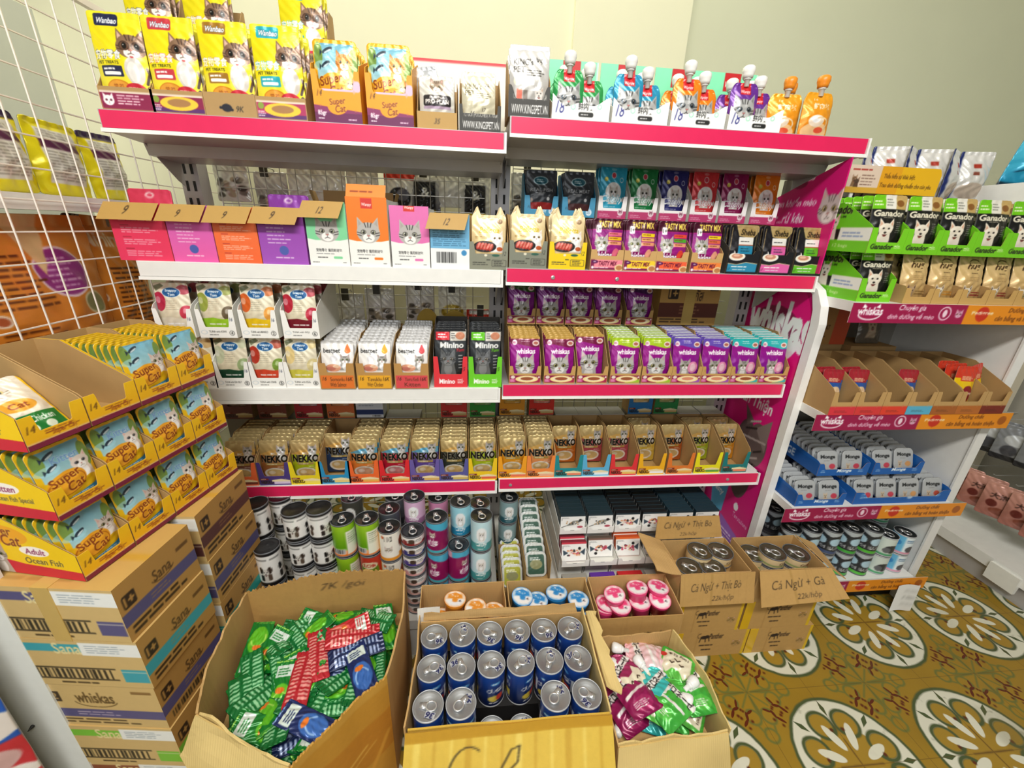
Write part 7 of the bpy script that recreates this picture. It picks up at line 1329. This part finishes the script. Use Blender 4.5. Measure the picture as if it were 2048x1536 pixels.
for nm,xa,xb,txt,cans_ in (('tuna and beef',.672,.915,('Cá Ngừ + Thịt Bò','22k/hộp'),((1400,1100,.392),(1446,1100,.392),(1379,1132,.378),(1425,1133,.378))),('tuna and chicken',.942,1.186,('Cá Ngừ + Gà','22k/hộp'),((1546,1102,.40),(1593,1104,.40),(1500,1098,.37)))):
    y0_,y1_=.945,1.10; z0=.2605; z1_=.398; cx=(xa+xb)/2; cy=(y0_+y1_)/2
    t=thing('open_carton',f'open carton of flat {nm} tins, priced on its front flap','carton',(cx,cy,z0),0,'open tuna cartons'); w2,d2,h=(xb-xa)/2,(y1_-y0_)/2,z1_-z0
    MB().box(-w2,-d2,0,w2,d2,.003).obj('carton_base',KRAFT,t)
    for pts,sd in (((( w2,d2,.003),(-w2,d2,.003),(-w2,d2,h),(w2,d2,h)),51),(((-w2,d2,.003),(-w2,-d2,.003),(-w2,-d2,h),(-w2,d2,h)),52),(((w2,-d2,.003),(w2,d2,.003),(w2,d2,h),(w2,-d2,h)),53),(((-w2,-d2,.003),(w2,-d2,.003),(w2,-d2,h),(-w2,-d2,h)),54)): sheet('wall',*pts,KRAFT,t,8,6,.003,.001,seed=sd)
    A=writing(.5,140,'bd9558',[(txt[0],.14,.2,.82,.38),(txt[1],.42,.05,.72,.16)],tape=((.4,.43,'b08a4c'),)); o_=.03 if 'beef' in nm else .05
    sheet('front_flap',(-w2-.002,-d2-o_,h-.105),(w2+.012,-d2-o_,h-.105) if 'beef' in nm else (w2+.05,-d2-o_-.01,h-.075),(w2+.008,-d2-.004,h+.002),(-w2-.004,-d2-.004,h+.002),KRAFT,t,A=A,th=.003,wav=.0015,seed=55)
    if 'beef' in nm:
        A=writing(.35,120,'b58d50',[(txt[0],.12,.14,.86,.28),(txt[1],.36,.03,.62,.1)])
        sheet('rear_flap',(-w2-.02,d2+.004,h+.002),(w2-.01,d2+.004,h+.002),(w2-.02,d2+.03,h+.075),(-w2-.01,d2+.03,h+.08),KRAFT,t,A=A,th=.003,wav=.0015,seed=56)
        sheet('side_flap',(-w2-.003,d2,h),(-w2-.003,-d2,h),(-w2-.075,-d2+.02,h+.0),(-w2-.085,d2+.01,h+.03),KRAFT,t,8,6,.003,.003,seed=57)
    else: sheet('side_flap',(w2+.004,-d2,h),(w2+.004,d2,h),(w2+.07,d2-.02,h-.03),(w2+.07,-d2-.01,h-.045),KRAFT,t,8,6,.003,.003,seed=58)
    MB().box(-w2+.005,-d2+.005,.0035,w2-.005,d2-.005,.05).obj('inner_pad',KRAFT,t)
    for i,(px,py,zl) in enumerate(cans_):
        p=P(px,py,Z=zl); hh=.043; xx=min(max(p.x,xa+.046),xb-.046); yy=min(max(p.y,y0_+.046),y1_-.046); z=zl-hh; q=0
        while z>.3105:
            can(('flat',nm[-4:],q>0),lambda:art_flat('c8a050' if 'beef' in nm else '8aa060'),.042,hh-.001,(xx,yy,z),f"{'top' if q==0 else 'under'} flat tin {NTH[i]} from the rear, {nm} carton" if q<2 else f"lowest flat tin {NTH[i]} from the rear, {nm} carton",'can','flat tuna tins',dark=True,tab=q==0,rotz=rs.uniform(.2,1.2),lid=mat('olive_tin_lid','77705c',.3,.8)); q+=1
            if z-hh<.3105: break
            z-=hh
        if z-.3105>.004: tag(MB().box(xx-.03,yy-.03,.311,xx+.03,yy+.03,z-.0005).obj('tin_riser',KRAFT),f"kraft pad under the {NTH[i]} pile of tins, {nm} carton",'pad','pads under the flat tins')
# ============ goods hanging behind the wire grid
def art_bag(c,dark,v):
    A=Art(1.5,44,c); rr=random.Random(v); A.grad(0,0,1,1.5,c,'f0f0ec')
    if dark=='chain':
        for k in range(16): A.ell(.5+.35*math.cos(k*1.1),.45+.25*math.sin(k*1.7),.12,.08,('8a8078','b8a890','5a544e')[k%3])
    elif dark=='red': A.rect(0,1.1,1,1.5,'d83a2a'); A.ell(.5,.5,.35,.35,'2a2a30'); A.ell(.6,.6,.2,.2,'6a6a78')
    elif dark=='blk': A.rect(.15,.1,.85,1.2,'222226'); A.text('&',.4,.7,.65,1.0,'e8e8e4',.02); A.rect(.15,.1,.85,.25,'e8c81c')
    elif dark=='ylw': A.ell(.5,.5,.4,.3,'b0922a'); A.ell(.4,.6,.2,.2,'d8c060')
    else:
        for k in range(8): A.ell(rr.random(),rr.random()*1.2,.15,.1,'dcdad4')
    A.rect(.1,1.3,.9,1.46,'e8e8e4'); return A
BAGM=print_mat('clear_film_bag',.15,.1,.4,35,.06)
hb=[(462,350,'chain','e0dcd4'),(545,385,'chain','5a5048'),(610,370,'','dcd8d0'),(660,370,'','e4e2dc'),(725,360,'','dedad4'),(800,375,'red','d8d4cc'),(850,385,'blk','4a4850'),(905,365,'','e2e0da'),(950,392,'blk','d8d4cc'),(700,620,'','ece8e4'),(760,610,'chain','d8ccd0'),(840,600,'chain','d4ccd0'),(905,605,'ylw','e0dccc'),(960,650,'red','e8b0c0'),(1050,385,'chain','c8c0b4'),(880,1000,'','d8d8d4'),(640,820,'','c8c4bc')]
for i,(px,py,d,c) in enumerate(hb):
    p=P(px,py,Y=1.66); h=.15
    t=thing('hanging_bag',f"{NTH[i] if i<18 else ''} clear bag hung behind the wire grid, counted from the mesh side, {'chain inside' if d=='chain' else 'dark card inside' if d=='blk' else 'red header' if d=='red' else 'ochre toy inside' if d=='ylw' else 'pale goods inside'}",'bag',(p.x,1.66,p.z-.085),0,'bags hanging behind the wire grid')
    obj('bag',pouch_mesh('bag',art_bag(c,d,i),.11,h,.022,.005,crk=.003),BAGM,t)
    MB().tube([(0,-.03,h+.012),(0,.03,h+.012),(0,.045,h+.0)],.0025).obj('hook',STEEL,t); MB().box(-.013,-.045,h-.02,.013,-.041,h+.025).obj('price_holder',mat('smoky_plastic','4a463e',.2),t)
